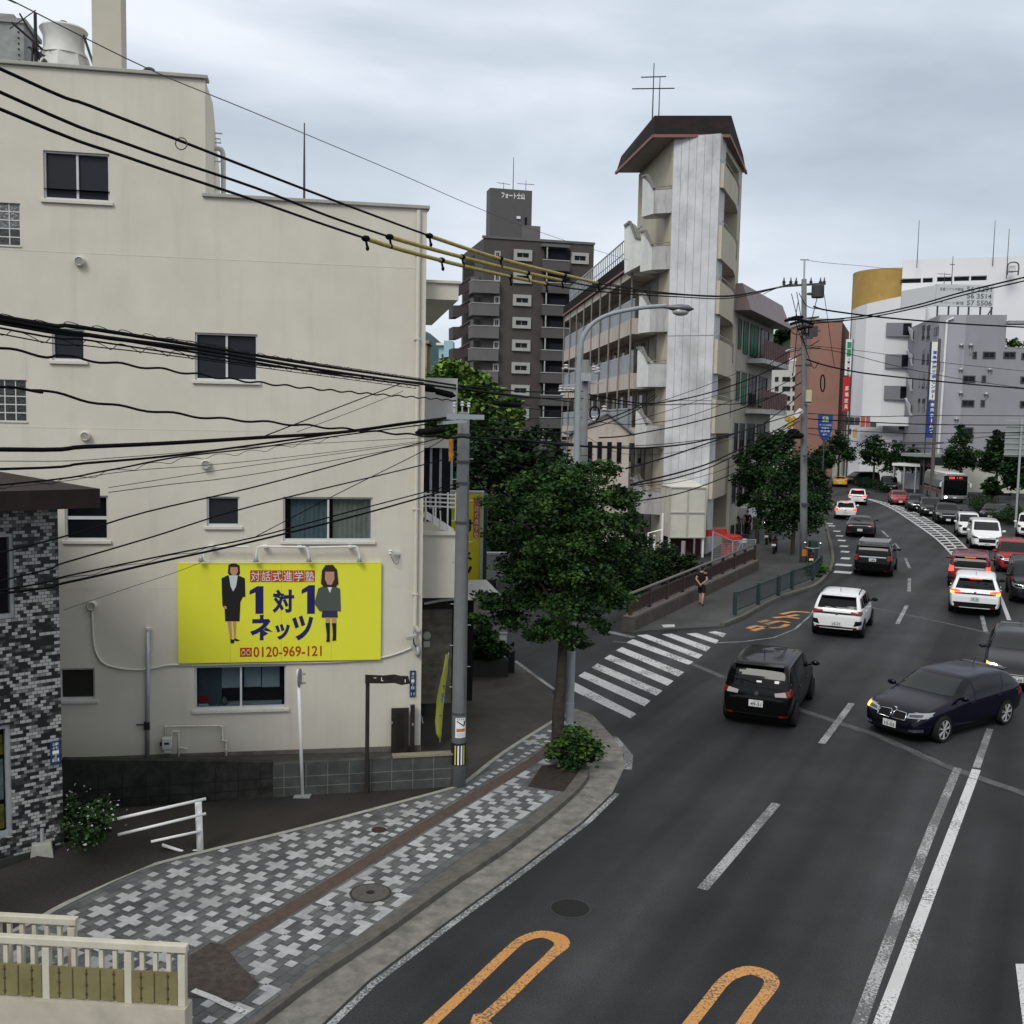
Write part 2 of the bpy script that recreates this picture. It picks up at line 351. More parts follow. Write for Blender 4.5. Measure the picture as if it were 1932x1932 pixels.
ADIR=V((0.470,0.883,0));BDIR=V((0.883,-0.470,0))
KIN=Gs([(470,1925),(570,1841),(608,1811),(733,1729),(870,1619),(966,1568),(1058,1494),(1088,1452)],0.12)
def ext(P):return [P[0]-ADIR*k for k in (14,7,3,1.2)]+P
KIN=ext(KIN)
KOUT=Gs([(483,1929),(590,1847),(733,1751),(858,1661),(966,1590),(1073,1504),(1111,1461),(1102,1430)],0.12)
KOUT=ext(KOUT)
GOUT=Gs([(610,1932),(695,1851),(858,1729),(966,1651),(1101,1549),(1156,1496),(1178,1449),(1175,1420),(1153,1388),(1118,1350),(1086,1338)])
GOUT=ext(GOUT)
SWL=Gs([(60,1740),(125,1705),(265,1640),(395,1605),(500,1580),(600,1555),(720,1523),(850,1488),(880,1475),(950,1420),(1045,1360)],0.12)
SWL=[SWL[0]-ADIR*4,SWL[0]-ADIR*1.5]+SWL
# raised block under the whole left side
slab=[p.lerp(q,.5) for p,q in zip(KIN,KOUT)]+Gs([(1075,1400),(1062,1348),(1040,1300),(972,1245),(945,1205)],0.11)
slab=[(p[0],p[1]) for p in slab]+[(-1.5,40),(-40,40),(-40,-12)]
b=MB();b.prism(slab,-0.2,0.110);struct(b.build('pavement',ASPHB))
b=MB();b.poly(flat_poly(Gs([(845,1488),(880,1474),(950,1419),(1046,1357),(1062,1345),(1040,1303),(972,1248),(944,1206),(800,1215),(780,1440)],0.115),0.115));struct(b.build('driveway',DRIVE))
# gutter apron
gp=[(p[0],p[1]) for p in KOUT]+[(p[0],p[1]) for p in Gs([(1085,1400),(1064,1350)])]+[(p[0],p[1]) for p in reversed(GOUT)]
b=MB();b.prism(gp,-0.1,0.018);struct(b.build('gutter',GUTTER))
# kerb stones with joints
b=MB()
ki=smooth_pts(KIN,4);ko=smooth_pts(KOUT,4)
def arc_resample(pts,n):
    L_=[0]
    for i in range(1,len(pts)):L_.append(L_[-1]+(V(pts[i])-V(pts[i-1])).length)
    o=[];k=0
    for j in range(n):
        t=L_[-1]*j/(n-1)
        while k<len(L_)-2 and L_[k+1]<t:k+=1
        f=(t-L_[k])/max(L_[k+1]-L_[k],1e-9);o.append(V(pts[k]).lerp(V(pts[k+1]),f))
    return o
ki=arc_resample(ki,45);ko=arc_resample(ko,45)
for i in range(44):
    a0,a1,c0,c1=ki[i],ki[i+1],ko[i],ko[i+1]
    a1=a0.lerp(a1,0.985);c1=c0.lerp(c1,0.985)
    b.prism([(a0.x,a0.y),(a1.x,a1.y),(c1.x,c1.y),(c0.x,c0.y)],-0.1,0.124+random.uniform(-0.004,0.004))
struct(b.build('kerb',KERB,bevel=0.015))
# pavers
def inside(p,poly):
    c=False;n=len(poly)
    for i in range(n):
        x1,y1=poly[i][0],poly[i][1];x2,y2=poly[(i+1) % n][0],poly[(i+1) % n][1]
        if (y1>p[1]) != (y2>p[1]) and p[0]<(x2-x1)*(p[1]-y1)/(y2-y1)+x1:c=not c
    return c
pave=[(p.x,p.y) for p in SWL]+[(p.x,p.y) for p in reversed(KIN[:-1])]
pv2=[(p.x,p.y) for p in SWL]+[(p.x,p.y) for p in reversed([p.lerp(q,.5) for p,q in zip(KIN,KOUT)][:-1])]
b=MB();b.poly(flat_poly(pv2,0.120));struct(b.build('pavement_pavers',PAVER))
K0=G(733,1729,0.12)
def ab(a,bb):return K0+ADIR*a+BDIR*bb
b=MB();ribbon(b,[ab(-14,-1.34),ab(-3,-1.34),ab(3,-1.34),ab(7.1,-1.30),ab(9.6,-1.45)],0.25,0.1245);struct(b.build('pavement_band',BANDB))
b=MB();T=0.066
pit=[(p.x,p.y) for p in Gs([(996,1484),(1022,1445),(1104,1440),(1064,1494)],0.12)]
patch=[(p.x,p.y) for p in Gs([(340,1815),(398,1778),(425,1785),(447,1815),(490,1858),(455,1890),(340,1880)],0.12)]
def okp(p):return inside(p,pave) and not inside(p,pit) and not inside(p,patch)
def tile(a,bb,lo=-99,hi=99):
    arms=[(-3,-1),(-1,-1),(-1,-3),(1,-3),(1,-1),(3,-1),(3,1),(1,1),(1,3),(-1,3),(-1,1),(-3,1)]
    P=[(a+i*T,min(max(bb+j*T,lo),hi)) for i,j in arms]
    W=[ab(*q) for q in P]
    if all(okp((q.x,q.y)) for q in W):b.poly(flat_poly(W,0.1245))
    elif sum(okp((q.x,q.y)) for q in W)>7:small(a,bb)
def small(a,bb):
    W=[ab(a-T,bb-T),ab(a+T,bb-T),ab(a+T,bb+T),ab(a-T,bb+T)]
    if all(okp((q.x,q.y)) for q in W):b.poly(flat_poly(W,0.1245))
PA=0.48
def ell(a,bb,s):                                   # L shaped pair of arms at the strip's edges
    W=[ab(a+s*i*T,bb+s*j*T) for i,j in ((-1,-1),(5,-1),(5,1),(1,1),(1,3),(-1,3))]
    if all(okp((q.x,q.y)) for q in W):b.poly(flat_poly(W,0.1245))
for k in range(-30,32):
    a=k*PA
    tile(a,-0.60);ell(a-2*T,-1.09,1);ell(a+2*T,-0.11,-1)
    small(a+PA/2,-0.34);small(a+PA/2,-0.86)
    for j in range(14):
        bb=-1.48-0.42-j*0.56
        tile(a+(j % 2)*0.0,bb);small(a+PA/2,bb+0.28)
    small(a,-1.60)
struct(b.build('pavement_white_pavers',TILEW))
b=MB();ribbon(b,smooth_pts(SWL,3),0.10,0.130);struct(b.build('pavement_border',mat('border_concrete',(0.30,0.30,0.27),0.8,var=0.2,vs=6)))
b=MB();b.poly(flat_poly(patch,0.1275));struct(b.build('pavement_patch',mat('brown_tarmac',(.058,.048,.043),.9,var=.4,vs=9,bump=.4,bs=40)))
b=MB();b.poly(flat_poly(pit,0.1285));struct(b.build('soil',SOIL))

# right-hand pavement by the bridge
RK=Gs([(1367,1184),(1400,1171),(1470,1132),(1520,1117),(1550,1103),(1573,1070),(1572,1040),(1562,1000),(1552,960),(1540,930)])
WL=Gs([(1192,1196),(1430,1078)])
rp_=[(p.x,p.y) for p in RK]+[(34,140),(20,140),(16.2,69),(13.6,60)]+[(p.x,p.y) for p in reversed(WL)]+[(p.x,p.y) for p in Gs([(1225,1192)])]
b=MB();b.prism(rp_,-0.1,0.06);struct(b.build('pavement_bridge',ASPHP))
b=MB();ki=arc_resample(smooth_pts(RK,3),46)
for i in range(45):
    p,q=ki[i],ki[i].lerp(ki[i+1],0.98);nn=V((-(q-p).y,(q-p).x,0)).normalized()*0.17
    b.prism([(p.x,p.y),(q.x,q.y),(q.x+nn.x,q.y+nn.y),(p.x+nn.x,p.y+nn.y)],-0.1,0.16)
struct(b.build('kerb',KERB,bevel=0.015))

# ------------------------------------------------------------------ road markings
Z1=0.004
b=MB()
CW=[((440,1270),(940,1525),(893,1558),(430,1335)),((550,1205),(1045,1425),(1000,1467),(500,1238)),((645,1143),(1135,1350),(1090,1387),(600,1174)),
      ((740,1077),(1220,1276),(1173,1312),(695,1105)),((830,1020),(1300,1209),(1255,1242),(785,1045)),((915,960),(1370,1132),(1332,1153),(865,984)),
      ((1020,925),(1440,1080),(1402,1107),(940,930)),((1205,918),(1500,1022),(1465,1053),(1130,924)),((1390,912),(1560,968),(1540,995),(1315,920)),((1535,900),(1617,918),(1592,944),(1480,908))]
for q in CW:b.poly(flat_poly(Gs([(966+x/4,966+y/4) for x,y in q]),Z1))
struct(b.build('road_crosswalk',paint_mat('road_paint_crossing',(0.58,0.59,0.59),0.50,sc_=14)))
b=MB()
def dash(u0,v0,u1,v1,wd=0.15):ribbon(b,Gs([(u0,v0),(u1,v1)]),wd,Z1)
for q in [(1465,1516,1325,1678,.17),(1607,1327,1550,1403,.16),(1711,1142,1693,1177),(1716,1091,1715,1116),(1708,1053,1716,1072),(1688,1025,1700,1039),(1664,1001,1676,1013),(1645,986,1655,993),(1860,1192,1852,1160)]:dash(*q)
ribbon(b,Gs([(1868,1375),(1842,1449)]),.15,Z1)
struct(b.build('road_lane_dashes',PAINTW))
b=MB();ribbon(b,Gs([(1842,1452),(1775,1630),(1700,1830),(1640,1990),(1540,2260)]),0.17,Z1)
ribbon(b,Gs([(1878,1106),(1892,1138),(1904,1170)]),0.15,Z1)
struct(b.build('road_lines',PAINT))
b=MB();ribbon(b,Gs([(1807,1449),(1760,1560),(1700,1715),(1650,1850),(1600,1990),(1490,2290)]),0.16,Z1);struct(b.build('road_lines',PAINTW))
b=MB();ribbon(b,[p+BDIR*0.09 for p in GOUT[:10]],0.105,Z1);ribbon(b,Gs([(1184,1452),(1186,1425),(1160,1390)]),[0.18,0.2,0.12],Z1)
ribbon(b,Gs([(1345,1213),(1400,1211),(1460,1203),(1500,1187),(1528,1162),(1540,1145)]),0.07,Z1)
ribbon(b,Gs([(972,1247),(1010,1275),(1046,1301)],0.118),0.12,0.1195)
ribbon(b,Gs([(1122,1186),(1158,1194),(1196,1203)]),0.3,Z1)
struct(b.build('road_edge_lines',PAINTW))
b=MB();b.poly(flat_poly(Gs([(1916,1819),(1960,1819),(1975,1950),(1932,1950)]),Z1));b.poly(flat_poly(Gs([(1913,1815),(1960,1815),(2010,2060),(1945,2060)]),Z1+0.001) if False else flat_poly(Gs([(1932,1952),(1975,1952),(1985,2060),(1945,2060)]),Z1))
b.poly(flat_poly(Gs([(1248+0,1179),(1272,1178),(1274,1183),(1252,1184)],0.06),0.0645))
struct(b.build('road_stop_block',PAINT))
b=MB()
for (x,y) in [(565,455),(570,400),(585,350),(581,300),(573,258),(557,215),(540,180),(520,145),(480,105),(465,88)]:
    p=G(1449+x/4,966+y/4);d=V((0.40,0.91,0));n_=V((d.y,-d.x,0));s=0.42 if y>380 else 0.24
    b.poly([tuple(p+d*a*0.42+n_*c*s+V((0,0,Z1))) for a,c in ((-1,-1),(1,-1),(1,1),(-1,1))])
struct(b.build('road_edge_blocks',PAINT))
# ladder hatching of the painted median
b=MB()
ZL=smooth_pts(Gs([(1800,1050),(1766,1016),(1724,986),(1689,963),(1664,951),(1636,941.5)]),8)
ZR=smooth_pts(Gs([(1836,1048),(1799,1011),(1761,986),(1724,966),(1681,951),(1638,941)]),8)
ZL=arc_resample(ZL,31);ZR=arc_resample(ZR,31)
ribbon(b,ZL,0.14,Z1);ribbon(b,ZR,0.14,Z1)
zc=[(p+q)/2 for p,q in zip(ZL,ZR)];ribbon(b,zc,0.14,Z1)
for i in range(0,30):
    for t in (0.2,):
        p=ZL[i].lerp(ZL[i+1],t);q=ZR[i].lerp(ZR[i+1],t);dd=(ZL[i+1]-ZL[i]).normalized()*0.60
        for s0,s1 in ((0.0,0.5),(0.5,1.0)):
            A=p.lerp(q,s0+0.03);B=p.lerp(q,s1-0.03)
            b.poly([(A.x,A.y,Z1+0.004),(B.x,B.y,Z1+0.004),(B.x+dd.x,B.y+dd.y,Z1+0.004),(A.x+dd.x,A.y+dd.y,Z1+0.004)])
struct(b.build('road_median_hatching',PAINT))
# orange figures
b=MB()
L1=smooth_pts(Gs([(640,2090),(812,1932),(890,1860),(966,1788),(990,1771),(1022,1763),(1052,1770),(1060,1783),(1043,1800),(1000,1840),(966,1873),(905,1929),(740,2080)]),4)
ribbon(b,L1,[0.15+0.10*max(0,1-abs(i-len(L1)*0.5)/9) for i in range(len(L1))],Z1)
L2=smooth_pts(Gs([(1180,2090),(1302,1932),(1333,1893),(1362,1856),(1385,1839),(1416,1831),(1447,1841),(1456,1856),(1440,1882),(1420,1907),(1403,1932),(1290,2100)]),4)
ribbon(b,L2,[0.16+0.08*max(0,1-abs(i-len(L2)*0.5)/9) for i in range(len(L2))],Z1)
b.poly(flat_poly(Gs([(893,1915),(908,1912),(945,1950),(880,1950)]),Z1+0.004))
for pts in ([(1412,1186),(1428,1181),(1452,1186)],[(1420,1190),(1440,1185),(1470,1184),(1486,1178)],[(1445,1178),(1470,1172),(1490,1175)],[(1432,1174),(1450,1170)],[(1460,1166),(1480,1164),(1508,1167)],[(1474,1159),(1500,1154),(1528,1156)],[(1485,1163),(1506,1160)]):
    ribbon(b,smooth_pts(Gs(pts),3),0.22,Z1)
struct(b.build('road_orange_markings',PAINTO))
# patched joints across the carriageway
b=MB()
for l,wd in (([(1156,1210),(1216,1218),(1290,1246),(1366,1278)],.22),([(1480,1328),(1521,1343),(1589,1366),(1649,1386),(1724,1418),(1796,1449),(1932,1497),(2100,1556)],.26),([(1640,1145),(1749,1168),(1839,1188),(1900,1203)],.16)):
    ribbon(b,smooth_pts(Gs(l),4),wd,0.002)
struct(b.build('road_joints',mat('joint_filler',(0.075,0.077,0.08),0.8,var=0.4,vs=4)))
b=MB()
for l in ([(1527,1348),(1592,1371),(1652,1391),(1728,1423),(1800,1455),(1932,1503)],[(1680,1396),(1730,1414),(1775,1436),(1800,1449)],[(1500,1290),(1540,1282),(1590,1290)]):
    q_=arc_resample(smooth_pts(Gs(l),4),26);ribbon(b,[p+V((random.uniform(-.05,.05),random.uniform(-.05,.05),0)) for p in q_],[random.uniform(.008,.035) for _ in q_],0.0045)
struct(b.build('road_cracks',mat('tar',(0.012,0.012,0.012),0.6)))
# manholes
def manhole(u,v,z,r,mt,label,ring=True):
    p=G(u,v,z);t=thing('manhole',label,'manhole cover',(p.x,p.y,z))
    q=MB();q.lathe([(r,-0.03),(r,0.006),(r*0.93,0.010),(r*0.90,0.004),(0.05,0.004)],n=36);q.build('rim',mat('manhole_rim',(0.04,0.038,0.036),0.7),t)
    q=MB();q.lathe([(r*0.90,-0.02),(r*0.90,0.009),(r*0.2,0.011)],n=36);q.build('lid',mt,t)
    if ring:
        q=MB();q.lathe([(r*0.2,0.0),(r*0.2,0.014),(r*0.05,0.015)],n=20);q.build('lid_emblem',MANH,t)
manhole(1076,1714,0.0,0.31,MANH,'dark round iron manhole in the near traffic lane',False)
manhole(699,1685,0.1245,0.31,MANHG,'large grey round manhole among the patterned pavers')
manhole(715,1566,0.1245,0.13,mat('small_lid_brown',(0.035,0.022,0.022),0.7),'small dark brown round cover among the patterned pavers',False)

# ================================================================== CREAM BUILDING (left)
FRp=G(793,1413,0.4);FLp=G(122,1437,0.4)
fe=(FRp-FLp);fe.z=0;fe.normalize();FANG=math.atan2(fe.y,fe.x);fn=V((-fe.y,fe.x,0))   # fn points into the building
F0=V((FRp.x,FRp.y,0))
def fac(u,v,dy=0.0):
    p=PLN(u,v,F0+fn*dy,fn)-F0
    return p.dot(fe),p.z
def rect(u0,v0,u1,v1,dy=0.0):
    um,vm=(u0+u1)/2,(v0+v1)/2
    return fac(u0,vm,dy)[0],fac(u1,vm,dy)[0],fac(um,v1,dy)[1],fac(um,v0,dy)[1]
def wall_holes(mb,x0,x1,z0,z1,holes,y=0.0,dep=0.12,mi=0,skip=None):
    H_=[h for h in holes if h[1]>x0 and h[0]<x1 and h[3]>z0 and h[2]<z1]
    xs=sorted({x0,x1} | {min(max(h[i],x0),x1) for h in H_ for i in (0,1)});zs=sorted({z0,z1} | {min(max(h[i],z0),z1) for h in H_ for i in (2,3)})
    for i in range(len(xs)-1):
        for j in range(len(zs)-1):
            cx,cz=(xs[i]+xs[i+1])/2,(zs[j]+zs[j+1])/2
            if any(h[0]<cx<h[1] and h[2]<cz<h[3] for h in H_) or (skip and skip(cx,cz)):continue
            mb.poly([(xs[i],y,zs[j]),(xs[i+1],y,zs[j]),(xs[i+1],y,zs[j+1]),(xs[i],y,zs[j+1])],mi)
    for h in H_:
        a,b_,c,d=max(h[0],x0),min(h[1],x1),max(h[2],z0),min(h[3],z1);Y=y+dep
        mb.add([(a,y,c),(b_,y,c),(b_,y,d),(a,y,d),(a,Y,c),(b_,Y,c),(b_,Y,d),(a,Y,d)],[[0,1,5,4],[1,2,6,5],[2,3,7,6],[3,0,4,7]],mi)

CB=thing('apartment_building','tall cream rendered building with a stepped roof and a yellow billboard on its wall','building',F0,FANG)
WIN={'a':(82,287,207,379),'b':(-26,382,39,462),'c':(98,620,160,681),'d':(368,629,486,719),'e':(-26,716,51,794),'f':(122,935,204,1020),'g':(390,937,452,993),'h':(534,938,703,1021),'i':(112,1261,179,1321),'j':(367,1256,540,1338)}
WR={k:rect(*r) for k,r in WIN.items()}
sA=fac(388,360)[0];zTOP=fac(390,150)[1];zLOW=fac(800,395)[1];SX0=-15.5
DEPTH=9.0
b=MB()
wall_holes(b,SX0,0.0,-0.1,zLOW,WR.values());wall_holes(b,SX0,sA,zLOW,zTOP,WR.values())
b.poly([(0,0,-0.1),(0,DEPTH,-0.1),(0,DEPTH,zLOW),(0,0,zLOW)])
b.poly([(sA,0,zLOW),(sA,2.6,zLOW),(sA,2.6,zTOP-1.2),(sA,1.3,zTOP-0.05),(sA,0,zTOP)])
b.poly([(SX0,0,zTOP),(sA,0,zTOP),(sA,1.3,zTOP-0.05),(SX0,1.3,zTOP-0.05)]);b.poly([(SX0,1.3,zTOP-0.05),(sA,1.3,zTOP-0.05),(sA,2.6,zTOP-1.2),(SX0,2.6,zTOP-1.2)])
b.poly([(SX0,2.6,zTOP-1.2),(sA,2.6,zTOP-1.2),(sA,2.6,zLOW-0.4),(SX0,2.6,zLOW-0.4)])
b.poly([(SX0,0.25,zLOW-0.4),(0,0.25,zLOW-0.4),(0,DEPTH,zLOW-0.4),(SX0,DEPTH,zLOW-0.4)])
b.poly([(SX0,DEPTH,-0.1),(0,DEPTH,-0.1),(0,DEPTH,zLOW),(SX0,DEPTH,zLOW)]);b.poly([(SX0,0,-0.1),(SX0,DEPTH,-0.1),(SX0,DEPTH,zLOW),(SX0,0,zLOW)])
b.build('wall',CREAM,CB)
b=MB();b.box(sA-0.06,0.05,-0.06,0.26,zLOW+0.002,zLOW+0.07);b.box(SX0,sA+0.05,-0.06,0.26,zTOP+0.002,zTOP+0.07);b.build('coping',mat('coping_metal',(0.36,0.35,0.32),0.6,var=0.1),CB,bevel=0.01)
b=MB()
for v0,v1,ua,ub,dv in ((469,508,SX0,0,0),(803,821,SX0,0,0),(1109,1109,SX0,0,0)):
    z=fac(400,(v0+v1)/2)[1];xs_=sorted([SX0,-0.002]+[q for w_ in WR.values() if w_[2]<z<w_[3] for q in (w_[0],w_[1])])
    for i in range(0,len(xs_),2):b.box(xs_[i],xs_[i+1],-0.003,0.002,z-0.008,z+0.008)
b.build('wall_joint',CREAM2,CB)
b=MB();z0=fac(400,1425)[1];b.box(SX0,0.012,-0.03,0.0,-0.1,z0+0.06);b.build('plinth',mat('plinth_grey',(0.14,0.13,0.115),0.9,var=0.3,vs=5),CB)

def window(par,r,kind,y=0.0,frame=ALU,sill=True,panes=2,dep=0.09,glass=SCREEN,ft=0.035,split='v'):
    x0,x1,z0,z1=r;t=ft;Y=y+dep
    b=MB();b.box(x0,x0+t,Y-0.05,Y+0.03,z0,z1);b.box(x1-t,x1,Y-0.05,Y+0.03,z0,z1)
    b.box(x0+t,x1-t,Y-0.05,Y+0.03,z1-t,z1);b.box(x0+t,x1-t,Y-0.06,Y+0.03,z0,z0+t*1.3)
    W_=b.build('window',frame,par)
    n=panes
    for i in range(n):
        if split=='v':a=x0+t+(x1-x0-2*t)*i/n;c=x0+t+(x1-x0-2*t)*(i+1)/n;q=(a,c,z0+t,z1-t)
        else:a=z0+t+(z1-z0-2*t)*i/n;c=z0+t+(z1-z0-2*t)*(i+1)/n;q=(x0+t,x1-t,a,c)
        yy=Y-0.01+0.02*(i % 2)
        g=MB();g.box(q[0]+0.016,q[1]-0.016,yy,yy+0.006,q[2]+0.016,q[3]-0.016);g.build('pane',glass if not isinstance(glass,(list,tuple)) else glass[i],W_)
    if n>1:
        s_=MB()
        for i in range(1,n):
            if split=='v':a=x0+t+(x1-x0-2*t)*i/n;s_.box(a-0.02,a+0.02,Y-0.03,Y+0.012,z0+t*1.3,z1-t)
            else:a=z0+t+(z1-z0-2*t)*i/n;s_.box(x0+t,x1-t,Y-0.03,Y+0.012,a-0.03,a+0.03)
        s_.build('mullion',frame,W_)
    if sill:
        s_=MB();s_.box(x0-0.05,x1+0.06,y-0.05,y+dep-0.05,z0-0.06,z0+0.004);s_.build('sill',CREAM2,W_,bevel=0.008)
    s_=MB();s_.box(x0-0.01,x1+0.01,Y+0.35,Y+0.37,z0-0.01,z1+0.01);s_.box(x0-0.01,x1+0.01,Y+0.03,Y+0.35,z0-0.012,z0-0.004);s_.build('room',ROOM,W_)
    return W_
window(CB,WR['a'],'slider');window(CB,WR['c'],'single',panes=1);window(CB,WR['d'],'slider')
window(CB,WR['f'],'hung',panes=2,split='h',glass=GLASS);window(CB,WR['g'],'single',panes=1);window(CB,WR['i'],'single',panes=1,glass=mat('brown_glass',(0.03,0.028,0.025),0.15))
wh=window(CB,WR['h'],'slider',glass=GLASST);r=WR['h']
def drape(par,name,x0,x1,z0,z1,y,mt,amp=0.02,n=26):
    b=MB();vs=[]
    for i in range(n+1):
        x=x0+(x1-x0)*i/n;yy=y+amp*math.sin(i*1.9)+amp*0.5*math.sin(i*0.7);vs+=[(x,yy,z0),(x,yy,z1)]
    b.add(vs,[[2*i,2*i+2,2*i+3,2*i+1] for i in range(n)]);return b.build(name,mt,par,smooth=True)
mid=(r[0]+r[1])/2
drape(wh,'curtain',r[0]+0.14,mid-0.02,r[2]+0.03,r[3]-0.03,0.17,CURTB);drape(wh,'curtain',mid+0.09,r[1]-0.04,r[2]+0.03,r[3]-0.03,0.17,CURTAIN)
wj=window(CB,WR['j'],'slider',glass=GLASST);r=WR['j'];mid=(r[0]+r[1])/2;zz=r[2]+0.36
drape(wj,'curtain',r[0]+0.05,r[0]+0.5,r[2]+0.04,r[3]-0.04,0.2,mat('dim_blue_curtain',(0.10,0.125,0.155),0.9),0.012,10)
for a,c in ((r[0]+0.48,mid-0.02),(mid+0.05,mid+0.38),(mid+0.40,r[1]-0.14)):
    b=MB();b.box(a,c,0.21,0.215,zz+random.uniform(0,0.05),r[3]-0.05);b.build('blind',BLIND,wj)
b=MB();b.box(r[0]+0.06,r[1]-0.1,0.2,0.44,r[2]+0.03,r[2]+0.05);b.build('shelf',BLIND,wj)
b=MB();b.box(r[0]+0.06,r[0]+0.24,0.14,0.2,r[2]+0.09,r[2]+0.26,0);b.box(r[0]+0.06,r[0]+0.24,0.14,0.2,r[2]+0.05,r[2]+0.09,1)
tag(b.build('box',[mat('red_carton',(0.4,0.02,0.03),0.6),WHITEP],None),'small red carton standing inside the ground floor window','box');bpy.data.objects['box'].matrix_world=Matrix.Translation(F0) @ Matrix.Rotation(FANG,4,'Z')
b=MB();b.lathe([(0.001,0),(0.05,0),(0.05,0.09),(0.03,0.12),(0.03,0.15),(0.001,0.15)],(r[0]+0.55,0.2,r[2]+0.05),n=14)
o=b.build('jar',mat('jar_grey',(0.2,0.21,0.2),0.4),None,smooth=True);o.matrix_world=bpy.data.objects['box'].matrix_world.copy();tag(o,'small dark jar standing inside the ground floor window','jar')
# glass block windows
GB=mat('glass_block',(0.10,0.115,0.115),0.12,var=0.5,vs=14,bump=1.0,bs=26,spec=0.8)
GBD=mat('glass_block_dark',(0.03,0.033,0.032),0.15,var=0.5,vs=14,bump=0.6,bs=26,spec=0.6)
for key in ('b','e'):
    x0,x1,z0,z1=WR[key]
    f=MB();nx,nz=3,5
    if key=='b':wpx=(x1-x0)/3.15
    else:wpx=(x1-x0)/3.75;nx=4
    zst=(z1-z0)/nz;cells=[]
    for i in range(nx+1):
        x=x1-0.015-i*wpx
        if x>x0:f.box(x-0.009,x+0.009,0.03,0.06,z0,z1)
    for j in range(nz+1):f.box(x0,x1,0.032,0.058,z0+j*zst-0.009,z0+j*zst+0.009)
    fo=f.build('window',mat('white_mortar',(0.6,0.6,0.57),0.7),CB)
    for i in range(nx):
        for j in range(nz):
            xa=max(x1-0.015-(i+1)*wpx,x0);xb=x1-0.015-i*wpx
            q=MB();q.box(xa+0.009,xb-0.009,0.04,0.10,z0+j*zst+0.009,z0+(j+1)*zst-0.009);q.build('glass_block',GB if (key=='b' and j>1) else GBD,fo)
    s_=MB();s_.box(x0,x1+0.01,-0.02,0.03,z0-0.03,z0);s_.build('sill',CREAM2,fo)
# wall vents, pipes
for (u,v) in ((151,494),(162,823),(389,876),(174,1142)):
    s_,z=fac(u,v);q=MB();q.lathe([(0.095,0.0),(0.095,-0.06),(0.085,-0.10),(0.075,-0.11),(0.07,-0.085),(0.001,-0.085)],(s_,0,z),'y',18);vt=q.build('vent',CREAM2,CB);smooth_by_angle(vt)
    q=MB()
    for k in range(-2,3):q.box(s_-0.06,s_+0.06,-0.095,-0.088,z+k*0.022-0.004,z+k*0.022+0.004)
    q.build('vent_louvre',mat('vent_grey',(0.35,0.35,0.32),0.7),vt)
def fpath(pts,y):return [(fac(u,v)[0],y,fac(u,v)[1]) for u,v in pts]
q=MB();q.tube(smooth_pts(fpath([(174,1150),(176,1190),(180,1225),(195,1250),(225,1260),(262,1263),(295,1259),(322,1254),(380,1254),(480,1251),(560,1250),(640,1248),(715,1241),(750,1232),(776,1222)],-0.025),4),0.022,8);q.build('cable_conduit',CREAM2,CB,smooth=True)
q=MB();q.tube(fpath([(280.5,1183),(278.5,1442)],-0.045),0.042,10);dp=q.build('drain_pipe',STEEL,CB,smooth=True)
q=MB();q.lathe([(0.03,0),(0.052,0),(0.052,0.05),(0.03,0.06)],(fac(280.5,1188)[0],-0.045,fac(280.5,1188)[1]),n=12);q.build('pipe_cap',CREAM2,dp)
q=MB();s_,z=fac(278,1366);q.box(s_-0.05,s_+0.05,-0.10,0.0,z-0.09,z+0.06);q.bar((s_,-0.05,z),(s_-0.2,-0.03,z),0.02);q.build('pipe_bracket',BLACK,dp)
q=MB();q.tube(fpath([(790,398),(783,1180)],-0.04),0.042,10);q.tube(fpath([(783,1180),(790,1190)],-0.04),0.042,10)
for v in (480,640,800,960,1120):s_,z=fac(789-(v-398)*0.009,v);q.box(s_-0.06,s_+0.06,-0.085,0,z-0.015,z+0.015)
q.build('downspout',CREAM2,CB,smooth=False)
q=MB();q.tube(fpath([(313,1385),(313,1371),(316,1368),(417,1367),(420,1370),(420,1393),(427,1396),(427,1438)],-0.08),0.022,8)
q.tube(fpath([(325,1388),(325,1380),(328,1377),(335,1378),(338,1382),(338,1440)],-0.08),0.022,8);q.tube(fpath([(338,1408),(355,1411)],-0.08),0.018,8)
for u,v in ((313,1369),(420,1369),(420,1394),(427,1396),(338,1378),(427,1412)):s_,z=fac(u,v);q.blob((s_,-0.08,z),(0.032,0.032,0.032),6)
q.build('gas_pipe',mat('gas_pipe_cream',(0.62,0.6,0.52),0.6,dirt=0.5,dscale=8,dcol=(0.2,0.19,0.16)),CB,smooth=True)
s0,s1,z0,z1=rect(308,1387,327,1417);q=MB();q.prism([(s0,-0.2),(s1,-0.2),(s1,-0.04),(s0,-0.04)],z0+0.08,z1);q.prism([(s0+0.03,-0.18),(s1-0.03,-0.18),(s1-0.03,-0.06),(s0+0.03,-0.06)],z0,z0+0.08)
gm=q.build('gas_meter',mat('meter_white',(0.55,0.56,0.53),0.5,var=0.1),CB,bevel=0.02);q=MB();q.box(s0+0.05,s1-0.05,-0.206,-0.198,z1-0.13,z1-0.09);q.box(s0-0.04,s0-0.002,-0.17,-0.09,z1-0.16,z1-0.1);q.build('meter_dial',BLACK,gm)

